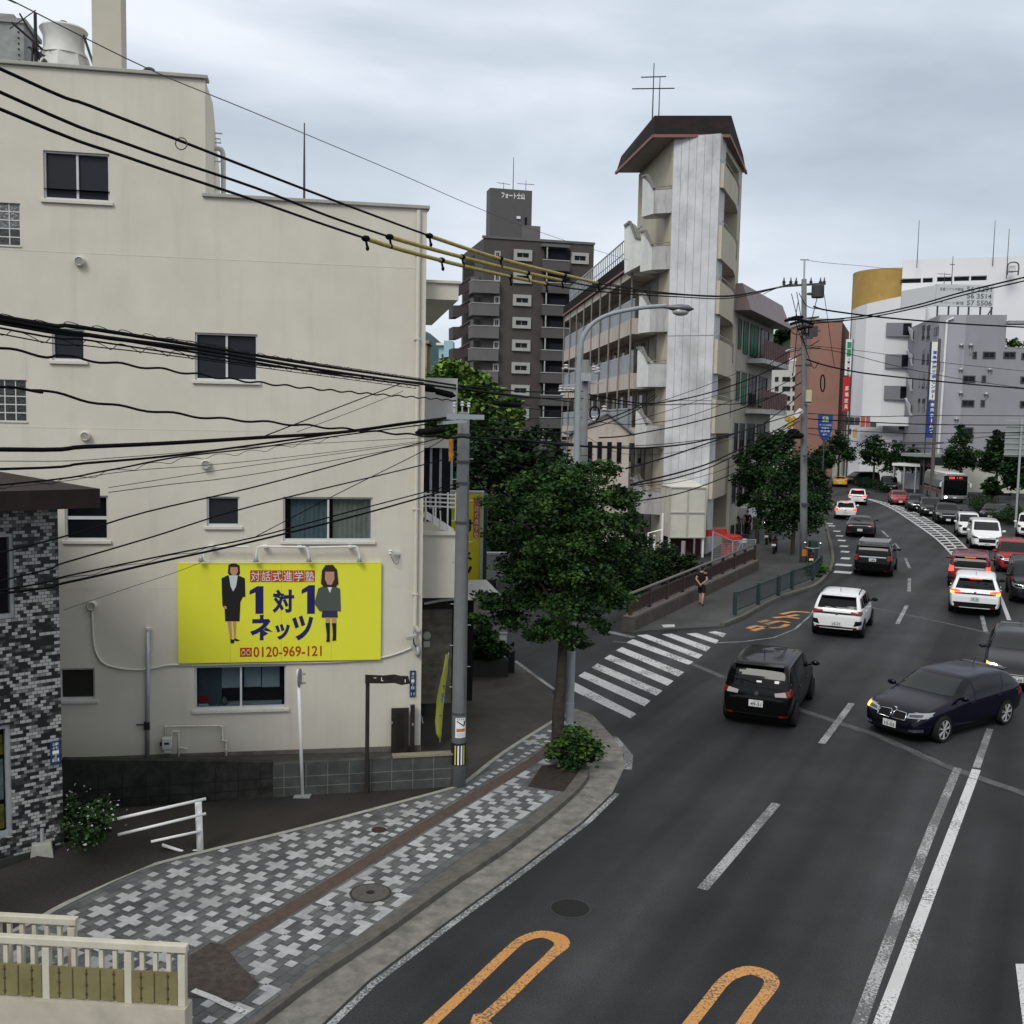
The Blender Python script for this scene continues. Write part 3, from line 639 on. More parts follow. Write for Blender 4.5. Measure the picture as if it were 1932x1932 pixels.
# ------------------------------------------------------------------ billboard
SGr=fac(338,1062),fac(719,1061),fac(718,1243),fac(336,1251)
sx0,sx1=(SGr[0][0]+SGr[3][0])/2,(SGr[1][0]+SGr[2][0])/2;sz1,sz0=(SGr[0][1]+SGr[1][1])/2,(SGr[2][1]+SGr[3][1])/2
BB=thing('billboard','yellow billboard with navy and red lettering on the cream wall','billboard',F0,FANG)
q=MB();q.box(sx0,sx1,-0.07,-0.004,sz0,sz1);bp_=q.build('panel',YELLOW,BB)
q=MB()
for k in (1,2,3):x=sx0+(sx1-sx0)*k/4;q.box(x-.003,x+.003,-.0715,-.069,sz0,sz1)
q.box(sx0,sx1,-.0712,-.069,sz0,sz0+.012);q.box(sx0,sx1,-.0712,-.069,sz1-.012,sz1);q.build('panel_seams',mat('seam_olive',(.50,.50,.05),.6),bp_)
def frc(u0,v0,u1,v1):return rect(u0,v0,u1,v1,-0.07)
q=MB();y=-0.074
titl='対話式進学塾'
for i,ch in enumerate(titl):
    u0=472+i*20.5;a=frc(u0,1076,u0+19.6,1098);q.box(a[0],a[1],y,-0.07,a[2],a[3],0);put_text(q,ch,a[0]+0.015,a[1]-0.015,a[2]+0.015,a[3]-0.015,y-0.003,1)
q.build('title_lettering',[mat('title_red',(0.40,0.07,0.02),0.5),WHITET],BB)
q=MB()
def one(u0,v0,u1,v1):
    a=frc(u0,v0,u1,v1);q.poly([(a[0]+(a[1]-a[0])*i,y,a[2]+(a[3]-a[2])*j) for i,j in ((0,.70),(.42,.78),(.42,0),(1,0),(1,1),(.55,1),(0,.84))])
def ft(body,u0,v0,u1,v1,bold=0.02):a=frc(u0,v0,u1,v1);put_text(q,body,a[0],a[1],a[2],a[3],y,0,bold)
one(471,1106,497,1158);one(569,1104,594,1158);ft('対',514,1112,555,1156,0.035);
ft('ネ',472,1160,515,1208,0.035);ft('ッ',519,1177,547,1207,0.04);ft('ツ',551,1161,591,1208,0.04)
q.build('name_lettering',NAVYT,BB)
q=MB();ft('0120-969-121',478,1219,607,1239,0.016);a=frc(453,1222,475,1239);q.box(a[0],a[1],y,-0.07,a[2],a[3]);q.build('phone_lettering',REDT,BB)
q=MB();cx=[(a[0]*0.72+a[1]*0.28),(a[0]*0.28+a[1]*0.72)];zc_=a[2]*0.56+a[3]*0.44
for c in cx:q.tube([(c+0.036*math.cos(t*PI/8),y-0.003,zc_+0.045*math.sin(t*PI/8)) for t in range(17)],0.007,5)
for c,sg in zip(cx,(-1,1)):q.tube([(c-0.03*sg,y-0.003,zc_+0.05),(c+0.02*sg,y-0.003,zc_+0.07)],0.007,5)
q.build('phone_emblem',mat('pale_yellow',(0.7,0.65,0.3),0.5),BB)
# printed figures: a woman in a dark suit and a pupil in a checked skirt (heads are blanked out by plain colour blocks in the photograph)
def pic(name,polys,y=-.0745):
    q=MB();ms_=[]
    for k,(mt,pts) in enumerate(polys):
        if mt not in ms_:ms_.append(mt)
        P=[fac(u,v,-0.07) for u,v in pts];q.poly([(s,y-0.0015*(k % 4),z) for s,z in P],ms_.index(mt))
    return q.build(name,ms_,BB,recalc=False)
SKIN=mat('skin_print',(0.50,0.27,0.19),0.6);NVY=mat('checked_skirt',(0.03,0.035,0.07),0.7)
Zp=lambda l:[(x/4,966+y_/4) for x,y_ in l]
pic('printed_woman',[(BLACKT,Zp([(1676,605),(1850,605),(1815,680),(1808,825),(1700,825),(1695,730),(1678,705)])),(SKIN,Zp([(1716,825),(1745,825),(1752,965),(1738,968)])),(SKIN,Zp([(1758,825),(1782,825),(1778,950),(1768,955)])),
     (BLACKT,Zp([(1738,960),(1768,962),(1766,990),(1742,990)])),(BLACKT,Zp([(1766,950),(1812,968),(1790,976),(1768,970)])),(SKIN,Zp([(1688,705),(1710,712),(1712,732),(1694,728)])),
     (BLACKT,Zp([(1672,500),(1715,478),(1800,478),(1848,500),(1852,640),(1676,640)])),(mat('blouse_pale',(0.55,0.63,0.63),0.6),Zp([(1728,478),(1795,478),(1782,560),(1760,600),(1740,560)])),(mat('hair_print',(0.035,0.022,0.016),.6),[(431,1066),(437,1062.8),(445,1062.8),(452,1067),(453,1082),(449,1087),(434,1087),(430,1081)]),(SKIN,[(435,1070),(448,1070),(449,1078),(445,1086),(438,1086),(434,1078)])])
Zq=lambda l:[(483+x/4,966+y_/4) for x,y_ in l]
pic('printed_pupil',[(mat('blazer_print',(0.075,0.095,0.085),0.6),Zq([(470,575),(520,555),(590,555),(635,580),(640,748),(480,748),(440,690)])),(WHITET,Zq([(535,556),(578,556),(558,610)])),(MATS['hair_print'],Zq([(498,440),(525,400),(580,398),(612,435),(622,540),(598,566),(512,566),(490,540)])),(SKIN,Zq([(522,450),(590,450),(592,505),(572,548),(540,548),(520,505)])),
     (NVY,Zq([(500,745),(612,745),(617,795),(495,795)])),(SKIN,Zq([(528,795),(558,795),(556,838),(526,838)])),(SKIN,Zq([(572,795),(603,795),(605,838),(575,838)])),
     (BLACKT,Zq([(524,836),(557,836),(556,978),(530,978),(535,930)])),(BLACKT,Zq([(573,836),(606,836),(604,968),(576,972),(580,920)]))],-.082)
# lamp bar over the billboard
LB=thing('billboard_lamp_bar','white pipe bar with four small spot lamps above the yellow billboard','lamp',F0,FANG)
q=MB()
for pts in ([(386,1050),(390,1031),(396,1029),(470,1030)],[(484,1050),(487,1031),(492,1029),(576,1030),(580,1033),(584,1052)],[(584,1031),(670,1029),(674,1031),(679,1051)]):q.tube([(x,-0.16,z) for x,_,z in fpath(pts,0)],0.019,8)
for u in (400,500,565,660):s_,z=fac(u,1030);q.box(s_-0.04,s_+0.04,-0.17,0,z-0.02,z+0.02)
q.tube([(x,-0.12,z) for x,_,z in fpath([(386,1057),(590,1057),(680,1057)],0)],0.006,5)
q.build('bar',WHITEP,LB)
for u,v in ((381,1054),(484,1055),(583,1055),(678,1055)):
    s_,z=fac(u,v);q=MB();q.lathe([(0.001,0.08),(0.028,0.08),(0.034,0.04),(0.055,-0.03),(0.05,-0.035),(0.001,-0.02)],(s_,-0.16,z),n=12);q.build('spot_lamp',STEEL,LB,smooth=True)
# camera, bracket, address plate, door panel
CC=thing('security_camera','pale security camera with a hanging cable at the corner of the cream wall','camera',F0,FANG)
s_,z=fac(775,1200);q=MB();q.bar((s_-0.10,-0.22,z),(s_+0.10,-0.12,z+0.03),0.09,0.08);q.build('housing',mat('camera_grey',(0.42,0.42,0.38),0.5),CC,bevel=0.015)
q=MB();q.bar((s_+0.05,-0.16,z),(s_+0.10,0.0,z+0.06),0.04);q.box(s_+0.05,s_+0.15,-0.02,0,z,z+0.13);q.build('mount',STEEL,CC)
q=MB();q.tube(smooth_pts([(s_+0.05,-0.12,z-0.03),(s_+0.06,-0.1,z-0.14),(s_+0.13,-0.06,z-0.24),(s_+0.16,-0.03,z-0.32)],4),0.014,6);q.build('cable',CABLE,CC)
q=MB();q.tube([(s_+0.13,-0.05,z-0.2),(s_+0.16,-0.05,z-0.34),(s_+0.13,-0.05,z-0.4)],0.045,8);q.build('weather_cap',STEEL,CC,smooth=True)
BK=thing('wire_bracket','small white insulator bracket where wires meet the cream wall','bracket',F0,FANG)
s_,z=fac(745,1044);q=MB();q.bar((s_-0.12,-0.14,z+0.04),(s_+0.08,-0.02,z),0.05);q.lathe([(0.02,-0.05),(0.045,-0.02),(0.03,0.0),(0.045,0.03),(0.02,0.05)],(s_-0.1,-0.14,z+0.04),n=10);q.build('insulator',WHITEP,BK)
q=MB();q.tube(smooth_pts([(s_-0.1,-0.12,z),(s_-0.02,-0.08,z-0.17),(s_+0.06,-0.08,z-0.2),(s_+0.09,-0.04,z-0.05)],4),0.006,5);q.build('loop_wire',CABLEG,BK)
AP=thing('address_plate','narrow blue address plate with white writing at the corner of the cream wall','sign',F0,FANG)
s0,s1,z0,z1=rect(773,1265,784,1314);q=MB();q.box(s0,s1,-0.03,-0.004,z0,z1);q.build('plate',mat('enamel_blue',(0.016,0.045,0.115),0.35),AP)
q=MB();hh=(z1-z0)
for k,ch in enumerate('津代一丁目'):put_text(q,ch,s0+0.03,s1-0.03,z1-hh*(0.06+0.135*(k+1))+0.012,z1-hh*(0.06+0.135*k),-0.033)
put_text(q,'11',s0+0.025,s1-0.025,z0+0.03,z0+0.09,-0.033);q.build('lettering',WHITET,AP)
GP=thing('wooden_gate','dark brown slatted gate against the foot of the cream wall','gate',F0,FANG)
s0,s1,z0,z1=rect(738,1336,771,1418,-0.12);q=MB();q.box(s0,s1,-0.14,-0.10,z0,z1)
for k in range(6):q.box(s0+0.10+k*0.028,s0+0.108+k*0.028,-0.15,-0.14,z0+0.06,z1-0.08)
q.build('panel',BROWNP,GP);s0,s1,z0,z1=rect(774,1330,782,1420,-0.12);q=MB();q.box(s0,s1,-0.17,-0.08,z0,z1);q.build('post',BROWNP,GP)
q=MB();q.box(s0-0.42,s0-0.36,-0.165,-0.14,1.0,1.03);q.box(s0+0.03,s0+0.06,-0.185,-0.17,0.95,1.0);q.build('latch',STEEL,GP)

# ------------------------------------------------------------------ things on the roof
def roofpt(u,v,dy):s,z=fac(u,v,dy);return F0+fe*s+fn*dy+V((0,0,z))
s0,_=fac(174,100,3.2);s1,_=fac(229,100,3.2)
CH=thing('chimney','plain beige square chimney rising from the cream roof','chimney',F0+fe*s0+fn*3.2,FANG)
q=MB();q.box(0,s1-s0,0,s1-s0,zLOW-0.4,zTOP+6);q.build('shaft',mat('chimney_beige',(0.46,0.44,0.37),0.8,var=0.04,vs=2),CH)
q=MB();q.box(-0.05,s1-s0+0.05,-0.05,s1-s0+0.05,zTOP+6,zTOP+6.2);q.build('cap',CONC,CH)
TG=mat('tank_grey',(0.26,0.28,0.28),0.7,var=0.2,vs=4,dirt=0.6,dscale=2.5,dcol=(0.12,0.12,0.11));TWm=mat('tower_white',(0.55,0.55,0.53),0.6,var=0.08,vs=5)
p=roofpt(8,160,4.2);TK=thing('rooftop_tank','grey riveted panel tank on the cream roof behind the aerials','tank',(p.x,p.y,zLOW-0.4),FANG)
hz=roofpt(8,42,4.2).z-(zLOW-0.4);q=MB();q.box(-1.1,0.42,0,1.2,0,hz);q.build('body',TG,TK)
q=MB();q.prism([(-1.15,-0.05),(0.48,-0.05),(0.48,1.25),(-1.15,1.25)],hz+0.002,hz+0.10);q.prism([(-0.9,0.1),(0.2,0.1),(0.2,1.1),(-0.9,1.1)],hz+0.10,hz+0.22);q.build('lid',TG,TK)
q=MB()
for k in range(16):q.box(0.30,0.33,-0.02,0,hz-0.2-k*0.12,hz-0.17-k*0.12)
q.build('rivet_strip',BLACK,TK)
p=roofpt(122,165,4.0);TW=thing('cooling_tower','white round topped cooling tower on the cream roof beside the chimney','cooling tower',(p.x,p.y,zLOW-0.4),FANG)
zt=roofpt(122,55,4.0).z-(zLOW-0.4);q=MB();q.lathe([(0.62,0),(0.60,zt-0.95),(0.50,zt-0.6)],n=8);q.build('casing',TWm,TW)
q=MB();q.lathe([(0.50,zt-0.6),(0.42,zt-0.45),(0.42,zt-0.2),(0.50,zt-0.04),(0.47,zt),(0.30,zt+0.06),(0.001,zt+0.08)],n=28);smooth_by_angle(q.build('fan_stack',TWm,TW))
q=MB();q.lathe([(0.07,zt+0.07),(0.07,zt+0.16),(0.001,zt+0.17)],n=10);q.build('motor',BLACK,TW)
q=MB();q.tube(smooth_pts([(0.42,-0.1,zt-0.1),(0.55,-0.1,zt-0.5),(0.66,-0.1,zt-0.9),(0.68,-0.1,zt-1.7)],4),0.03,6);q.tube([(-0.35,-0.5,0),(-0.35,-0.5,zt-0.95),(-0.25,-0.55,zt-0.85)],0.05,8);q.box(-0.1,0.12,-0.6,-0.56,zt-1.35,zt-1.2);q.build('pipe',CABLEG,TW)
def yagi(mb,c,ang,ln,n,w0,tilt=0.0,r=0.012):
    d=V((math.cos(ang),math.sin(ang),tilt));s=V((-math.sin(ang),math.cos(ang),0.25)).normalized();c=V(c)
    mb.tube([c-d*ln/2,c+d*ln/2],r,5)
    for i in range(n):
        p_=c+d*(ln*(i/(n-1)-0.5));ww=w0*(1-0.4*i/n);mb.tube([p_-s*ww/2,p_+s*ww/2],r*0.6,4)
p=roofpt(69,160,3.6);AN=thing('aerial_cluster','dark tangle of television aerials between the roof tanks','aerial',(p.x,p.y,zLOW-0.4),FANG)
za=roofpt(69,25,3.6).z-(zLOW-0.4);q=MB();q.tube([(0,0,0),(0,0,za)],0.035,7);q.tube([(-0.02,0.1,za-0.55),(-0.34,0.1,za-0.0)],0.02,5);q.tube([(-0.5,0.1,za-0.2),(0.1,0.1,za-0.7)],0.025,5);q.build('mast',BLACK,AN)
q=MB();yagi(q,(-0.25,0,za-0.15),0.2,0.5,5,0.3,0.9);yagi(q,(0.2,0,za-0.75),0.3,0.7,6,0.4);yagi(q,(0.15,0.1,za-1.05),-0.2,0.8,7,0.4,0.1);q.build('aerial',BLACK,AN)
q=MB()
for k in range(7):q.bar((-0.15+0.05*k,0.05,za-0.7-0.05*k),(0.22,0.02*k,za-0.9-0.08*k),0.05)
q.box(-0.08,0.2,0.05,0.2,0,za-1.0);q.tube(smooth_pts([(-0.3,0,0),(-0.1,0,0.7),(-0.3,0,1.3),(-0.05,0,za-0.6)],4),0.025,5);q.build('bracket',BROWNP,AN)
p=roofpt(283,150,2.0);q=MB();q.tube(smooth_pts([(0.05,0,-0.5),(0.05,0,0.08),(0.03,0,0.15),(-0.06,0,0.17),(-0.13,0,0.12),(-0.13,0,0.08)],3),0.035,8);o=q.build('vent_pipe',DARKALU,None,smooth=True);o.location=roofpt(285,146,2.0);o.rotation_euler.z=FANG;tag(o,'dark hooked vent pipe on the top edge of the cream roof','pipe')
p=roofpt(574,378,1.0);q=MB();zt=roofpt(574,232,1.0).z;q.tube([(0,0,-0.6),(0,0,(zt-p.z)*0.45),(0,0,zt-p.z)],[0.028,0.022,0.012],7);o=q.build('lightning_rod',DARKALU,None);o.location=p;tag(o,'thin dark rod standing alone on the lower cream roof','lightning rod')
# riser pipes at the roof step
p0=roofpt(414,372,1.6);q=MB();H1=roofpt(414,281,1.6).z-p0.z
q.tube(smooth_pts([(-0.15,0,H1),(0.0,0,H1),(0.07,0,H1-0.08),(0.08,0,H1-0.5),(0.08,0,-0.4)],4),0.05,8)
for k in range(5):q.bar((-0.25,0,0.15+k*0.28),(0.06,0,0.15+k*0.28),0.025)
q.tube([(-0.25,0,H1+0.2),(0.02,0,H1+0.2),(0.04,0,H1+0.12),(-0.25,0,H1+0.12)],0.015,6)
o=q.build('riser_pipe',mat('riser_cream',(0.5,0.5,0.46),0.5),None,smooth=True);o.location=p0;o.rotation_euler.z=FANG;tag(o,'pale riser pipe with rungs at the roof step of the cream building','pipe')

# ------------------------------------------------------------------ side annex of the cream building (canopy, stair, deck)
AX=thing('stair_annex','cream canopy and outdoor stair at the side of the cream building','building',F0,FANG)
def zat(u,v,dy):return fac(u,v,dy)[1]
q=MB();s1=fac(865,560,0.4)[0];zt,zb=zat(830,534,0.4),zat(830,565,0.4);q.box(0.004,s1,0.4,6.0,zb,zt);q.build('canopy',CREAM,AX)
q=MB();q.box(0.004,s1+0.04,0.35,0.4,zt,zt+0.05);q.build('coping',CREAM2,AX)
s1=fac(863,750,1.2)[0];q=MB();q.box(0.004,s1,1.2,4.0,zat(830,792,1.2),zat(830,713,1.2));q.build('landing_wall',mat('annex_white',(0.56,0.57,0.55),0.8,var=0.06),AX)
q=MB();s1=fac(853,836,1.2)[0];q.box(0.004,s1,1.2,4.0,zat(830,845,1.2),zat(830,830,1.2));q.build('floor_slab',CREAM2,AX)
q=MB();q.box(0.004,.95,3.2,3.9,zat(830,1000,3.2),zat(830,846,3.2));q.build('dark_back',ROOM,AX)
for u in (813,831,852):
    q=MB();s_=fac(u,900,1.5)[0];q.box(s_-0.025,s_+0.025,1.5,1.55,zat(u,960,1.5),zat(u,846,1.5));q.build('post',STEEL,AX)
q=MB()
for v in (931,938,946,954):q.bar((0.02,1.3,zat(800,v,1.3)),(fac(862,v,1.3)[0],1.3,zat(862,v+3,1.3)),0.03)
for u in (803,822,845,860):q.bar((fac(u,945,1.3)[0],1.3,zat(u,985,1.3)),(fac(u,945,1.3)[0],1.3,zat(u,929,1.3)),0.035)
q.build('railing',WHITEP,AX)
q=MB();a=fac(799,968,1.25);c=fac(853,1003,1.25);q.bar((a[0],1.25,a[1]),(c[0],1.25,c[1]),0.06,0.14);q.build('stair_string',WHITEP,AX)
for k in range(4):
    t=k/4+0.1;q=MB();x=a[0]+(c[0]-a[0])*t;z=a[1]+(c[1]-a[1])*t;q.tube([(x,1.2,z-0.1),(x-0.02,1.2,z+0.3)],0.015,5);q.build('baluster',WHITEP,AX)
s1=fac(861,1060,0.7)[0];q=MB();q.box(0.004,s1,0.7,5.0,zat(830,1128,0.7),zat(830,1006,0.7));q.build('panel_wall',CREAM,AX)
q=MB();q.box(0.004,s1+0.03,0.64,0.7,zat(830,1010,0.64),zat(830,1003,0.64));q.build('coping',CREAM2,AX)
q=MB();pts=[fac(u,v,1.0) for u,v in ((800,1137),(830,1131),(860,1128),(905,1128),(950,1127))];q.add([(s,yy,z) for s,z in pts for yy in (1.0,3.5)],[[2*i,2*i+1,2*i+3,2*i+2] for i in range(4)]);o=q.build('awning',mat('awning_grey',(0.45,0.46,0.46),0.5),AX)
sd_=o.modifiers.new('solid','SOLIDIFY');sd_.thickness=0.05
s1=fac(853,1180,1.6)[0];q=MB();q.box(0.004,s1,1.6,4.5,0.9,zat(825,1150,1.6));o=q.build('timber_wall',mat('timber_deck',(0.16,0.145,0.12),0.85,var=0.35,vs=5,dirt=0.5,dscale=2,dcol=(0.06,0.05,0.04),stretch=(0.3,0.3,6)),AX)
q=MB();q.box(0.004,s1+0.9,4.6,4.7,0,3.2);q.build('dark_back',ROOM,AX)
s_,z=fac(805,1199,1.55);q=MB();q.lathe([(0.09,0.05),(0.09,-0.05),(0.05,-0.07),(0.001,-0.07)],(s_,1.55,z),'y',14);q.box(s_-0.07,s_+0.07,1.5,1.6,z-0.25,z-0.12);q.build('water_meter',mat('meter_grey',(0.42,0.43,0.4),0.5),AX)
q=MB();s_=fac(862,1220,1.6)[0];q.box(s_-0.05,s_+0.05,1.6,1.7,0,zat(862,1140,1.6));q.build('post',STEEL,AX)

# ================================================================== FOLIAGE HELPER
RNG=np.random.default_rng(11)
def foliage(name,lobes,n,size,mats,parent=None,origin=(0,0,0),up=0.5,clump=0.22,per=34,flat=1.0):
    """leaf-sized faces scattered in clumps through the lobes (centre, radius)"""
    lob=[(np.array(c,float),np.array(r if isinstance(r,(tuple,list)) else (r,r,r*0.85),float)) for c,r in lobes]
    wts=np.array([r[0]*r[1] for _,r in lob]);wts /= wts.sum()
    nc=max(4,n // per);idx=RNG.choice(len(lob),nc,p=wts)
    dirs=RNG.normal(size=(nc,3));dirs /= np.linalg.norm(dirs,axis=1)[:,None]
    rad=RNG.random(nc) ** 0.42
    C_=np.array([lob[i][0] for i in idx])+dirs*rad[:,None]*np.array([lob[i][1] for i in idx])
    R_=np.array([lob[i][1].mean() for i in idx])
    ci=np.repeat(np.arange(nc),per)[:n]
    if len(ci)<n:ci=np.concatenate([ci,RNG.integers(0,nc,n-len(ci))])
    P=C_[ci]+RNG.normal(size=(n,3))*(R_[ci]*clump)[:,None]*np.array([1,1,0.6*flat])
    a=RNG.normal(size=(n,3));a[:,2] *= 0.45;a /= np.linalg.norm(a,axis=1)[:,None]
    nn=RNG.normal(size=(n,3))*0.75;nn[:,2]+=up*1.6
    bb=np.cross(nn,a);bb /= np.linalg.norm(bb,axis=1)[:,None]+1e-9
    s=size*(0.6+0.8*RNG.random(n))[:,None]
    v=np.stack([P-a*s*0.5,P+bb*s*0.33-a*s*0.08,P+a*s*0.55,P-bb*s*0.33-a*s*0.08],1).reshape(-1,3)-np.array(origin)
    me=bpy.data.meshes.new(name);me.vertices.add(n*4);me.vertices.foreach_set('co',v.ravel())
    me.loops.add(n*4);me.loops.foreach_set('vertex_index',np.arange(n*4));me.polygons.add(n)
    me.polygons.foreach_set('loop_start',np.arange(n)*4);me.polygons.foreach_set('loop_total',np.full(n,4))
    ms_=mats if isinstance(mats,(list,tuple)) else [mats]
    for q in ms_:me.materials.append(q)
    if len(ms_)>1:me.polygons.foreach_set('material_index',RNG.integers(0,len(ms_),nc)[ci].astype(np.int32))
    me.update(calc_edges=True);me.validate()
    o=bpy.data.objects.new(name,me);COL.objects.link(o)
    if parent:o.parent=parent
    return o
def limb(mb,a,b_,r0,r1,wob=0.08,n=5):
    a=V(a);b_=V(b_);pts=[a.lerp(b_,i/n)+V((random.uniform(-wob,wob),random.uniform(-wob,wob),0))*(1 if 0<i<n else 0) for i in range(n+1)]
    mb.tube(pts,[r0+(r1-r0)*i/n for i in range(n+1)],8)
def tree(label,base,lobes,n,size,mats,trunk,r0,group=None,name='tree',cat='tree',**kw):
    """lobes: (centre, radius) in world space; trunk: path of points"""
    base=V(base);t=thing(name,label,cat,base,0,group)
    mb=MB();pts=smooth_pts([V(p)-base for p in trunk],4);k=len(pts)
    mb.tube(pts,[r0*(1-0.55*i/(k-1))*(1.25 if i==0 else 1) for i in range(k)],10);mb.build('trunk',BARK,t,smooth=True)
    mb=MB();top=pts[-1]
    for i,(c,r) in enumerate(lobes[:14]):
        q=pts[min(k-1,int(k*(0.55+0.4*random.random())))];limb(mb,q,V(c)-base,r0*0.35,r0*0.08)
    mb.build('branches',BARK,t,smooth=True)
    foliage('crown',lobes,n,size,mats,t,base,**kw);return t

# ================================================================== MOSAIC TILED BUILDING (left edge)
M0=G(120,1594,0.7);M1=G(0,1636,0.6);me_=(M0-M1);me_.z=0;me_.normalize();MANG=math.atan2(me_.y,me_.x);mn=V((-me_.y,me_.x,0));M0=V((M0.x,M0.y,0))
def mos(u,v,dy=0.0):p=PLN(u,v,M0+mn*dy,mn)-M0;return p.dot(me_),p.z
def mosaic_mat():
    M=bpy.data.materials.new('mosaic_tiles');M.use_nodes=True;t=M.node_tree;L=t.links;b=t.nodes['Principled BSDF'];b.inputs['Roughness'].default_value=0.35
    tcn=nd(t,'ShaderNodeTexCoord');s=nd(t,'ShaderNodeSeparateXYZ');L.new(tcn.outputs['Object'],s.inputs[0]);ad=nd(t,'ShaderNodeMath',operation='ADD');L.new(s.outputs[0],ad.inputs[0]);L.new(s.outputs[1],ad.inputs[1])
    c=nd(t,'ShaderNodeCombineXYZ');L.new(ad.outputs[0],c.inputs[0]);L.new(s.outputs[2],c.inputs[1])
    br=nd(t,'ShaderNodeTexBrick',offset=0.5,ins={'Color1':(0,0,0,1),'Color2':(1,1,1,1),'Mortar':(0.28,0.28,0.28,1),'Scale':1.0,'Mortar Size':0.0035,'Brick Width':0.082,'Row Height':0.050});L.new(c.outputs[0],br.inputs[0])
    r=nd(t,'ShaderNodeValToRGB');r.color_ramp.interpolation='CONSTANT';e=r.color_ramp.elements
    e[0].position=0;e[0].color=(0.010,0.012,0.012,1);e[1].position=0.28;e[1].color=(0.035,0.038,0.038,1)
    for p_,cc in ((0.42,0.095),(0.52,0.21),(0.62,0.36)):x=e.new(p_);x.color=(cc,cc*1.01,cc*0.98,1)
    L.new(br.outputs[0],r.inputs[0]);L.new(r.outputs[0],b.inputs['Base Color']);return M
MOS=mosaic_mat()
zr=mos(120,952)[1]
MBt=thing('tiled_building','grey and black mosaic tiled house front with a dark brown roof edge','building',M0,MANG)
mw1=(mos(-60,1006)[0],mos(27,1080)[0],mos(27,1166)[1],mos(27,1006)[1]);mw2=(mos(-60,1400)[0],mos(22,1460)[0],mos(22,1578)[1],mos(22,1366)[1])
b=MB();wall_holes(b,-9,0,-0.1,zr,[mw1,mw2]);b.poly([(0,0,-0.1),(0,6,-0.1),(0,6,zr),(0,0,zr)]);b.poly([(-9,0,-0.1),(-9,6,-0.1),(-9,6,zr),(-9,0,zr)]);b.build('wall',MOS,MBt)
b=MB();b.box(-9.1,0.35,-0.75,6.1,zr,zr+0.27);b.build('roof',mat('brown_fascia',(0.020,0.012,0.011),0.7,var=0.4,vs=3,dirt=0.5,dscale=2,dcol=(0.012,0.01,0.01)),MBt)
window(MBt,mw1,'x',sill=False,panes=2,glass=GLASS,ft=0.05,frame=STEEL);wd=window(MBt,mw2,'x',sill=False,panes=2,glass=GLASST,ft=0.06,frame=STEEL)
for zz0,zz1,cc in ((0.72,0.90,(0.35,0.26,0.03)),(0.32,0.68,(0.42,0.5,0.5)),(0.06,0.28,(0.45,0.36,0.05))):
    b=MB();h=mw2[3]-mw2[2];b.box(mw2[0]+0.1,mw2[1]-0.08,0.13,0.135,mw2[2]+h*zz0,mw2[2]+h*zz1);b.build('poster',mat('poster_%d' % int(zz0*100),cc,0.6,var=0.5,vs=9),wd)
b=MB();b.box(-9,0.03,-0.04,-0.001,-0.1,0.72);b.build('base_course',mat('dark_base',(0.03,0.03,0.03),0.8,var=0.3),MBt)
a0=mos(108,1420,-0.05);b=MB();zz1,zz0=mos(112,1398,-0.05)[1],mos(112,1442,-0.05)[1]
BP=thing('address_plate','narrow blue address plate at the edge of the mosaic tiled wall','sign',M0,MANG);b.box(-0.17,-0.03,-0.035,-0.003,zz0,zz1);b.build('plate',MATS['enamel_blue'],BP)
b=MB();hh=zz1-zz0
for k,ch in enumerate('津代一丁目'):put_text(b,ch,-0.145,-0.055,zz1-hh*(0.05+0.17*(k+1))+0.01,zz1-hh*(0.05+0.17*k),-0.038)
b.build('lettering',WHITET,BP)
# bank in front of it
bank_up=[G(-120,1680,0.55),G(0,1640,0.62),G(120,1597,0.72),G(205,1552,0.75),G(300,1560,0.45),G(392,1598,0.112)]
bank_dn=[G(-120,1850,0.112),G(60,1738,0.112),G(125,1703,0.112),G(200,1670,0.112),G(290,1632,0.112),G(392,1604,0.112)]
b=MB();b.add(bank_up+bank_dn,[[i,i+1,7+i,6+i] for i in range(5)])
bk2=[G(125,1532,0.6),G(300,1520,0.45),G(430,1511,0.112)];b.add([bank_up[2],bank_up[3],bank_up[4],bank_up[5]]+bk2,[[0,1,4],[1,2,5,4],[2,3,6,5]]);struct(b.build('terrain',ASPHB,smooth=True))
p=G(80,1628,0.5);FB=thing('post_base','pale concrete block with a cut pipe stub beside the mosaic wall','concrete block',p,0.4)
b=MB();b.add([(-.19,-.19,-.1),(.19,-.19,-.1),(.19,.19,-.1),(-.19,.19,-.1),(-.13,-.13,.33),(.13,-.13,.33),(.13,.13,.33),(-.13,.13,.33)],[[0,3,2,1],[4,5,6,7],[0,1,5,4],[1,2,6,5],[2,3,7,6],[3,0,4,7]]);b.build('block',mat('block_concrete',(0.30,0.30,0.27),0.9,var=0.2,vs=8),FB,bevel=0.01)
b=MB();b.tube([(0,0,.32),(0,0,.53)],0.03,8);b.build('pipe_stub',STEEL,FB)
p=G(155,1588,0.7);BS=thing('flowering_bush','dark bush dotted with pale flowers at the corner of the mosaic wall','bush',p)
lb=[(p+V((-.1,.15,.35)),.38),(p+V((.2,.1,.28)),.34),(p+V((0,-.05,.2)),.36),(p+V((-.25,.1,.55)),.22)]
foliage('foliage',lb,2600,0.075,[LEAFD,LEAF],BS,p);foliage('flowers',[(c+V((0,0,.08)),r) for c,r in lb],170,0.045,mat('pale_petal',(0.42,0.36,0.40),0.7),BS,p,clump=0.5,per=3)
b=MB()
for k in range(6):limb(b,(0,0,-.1),(random.uniform(-.3,.3),random.uniform(-.1,.2),.4),.02,.008)
b.build('stems',BARK,BS)

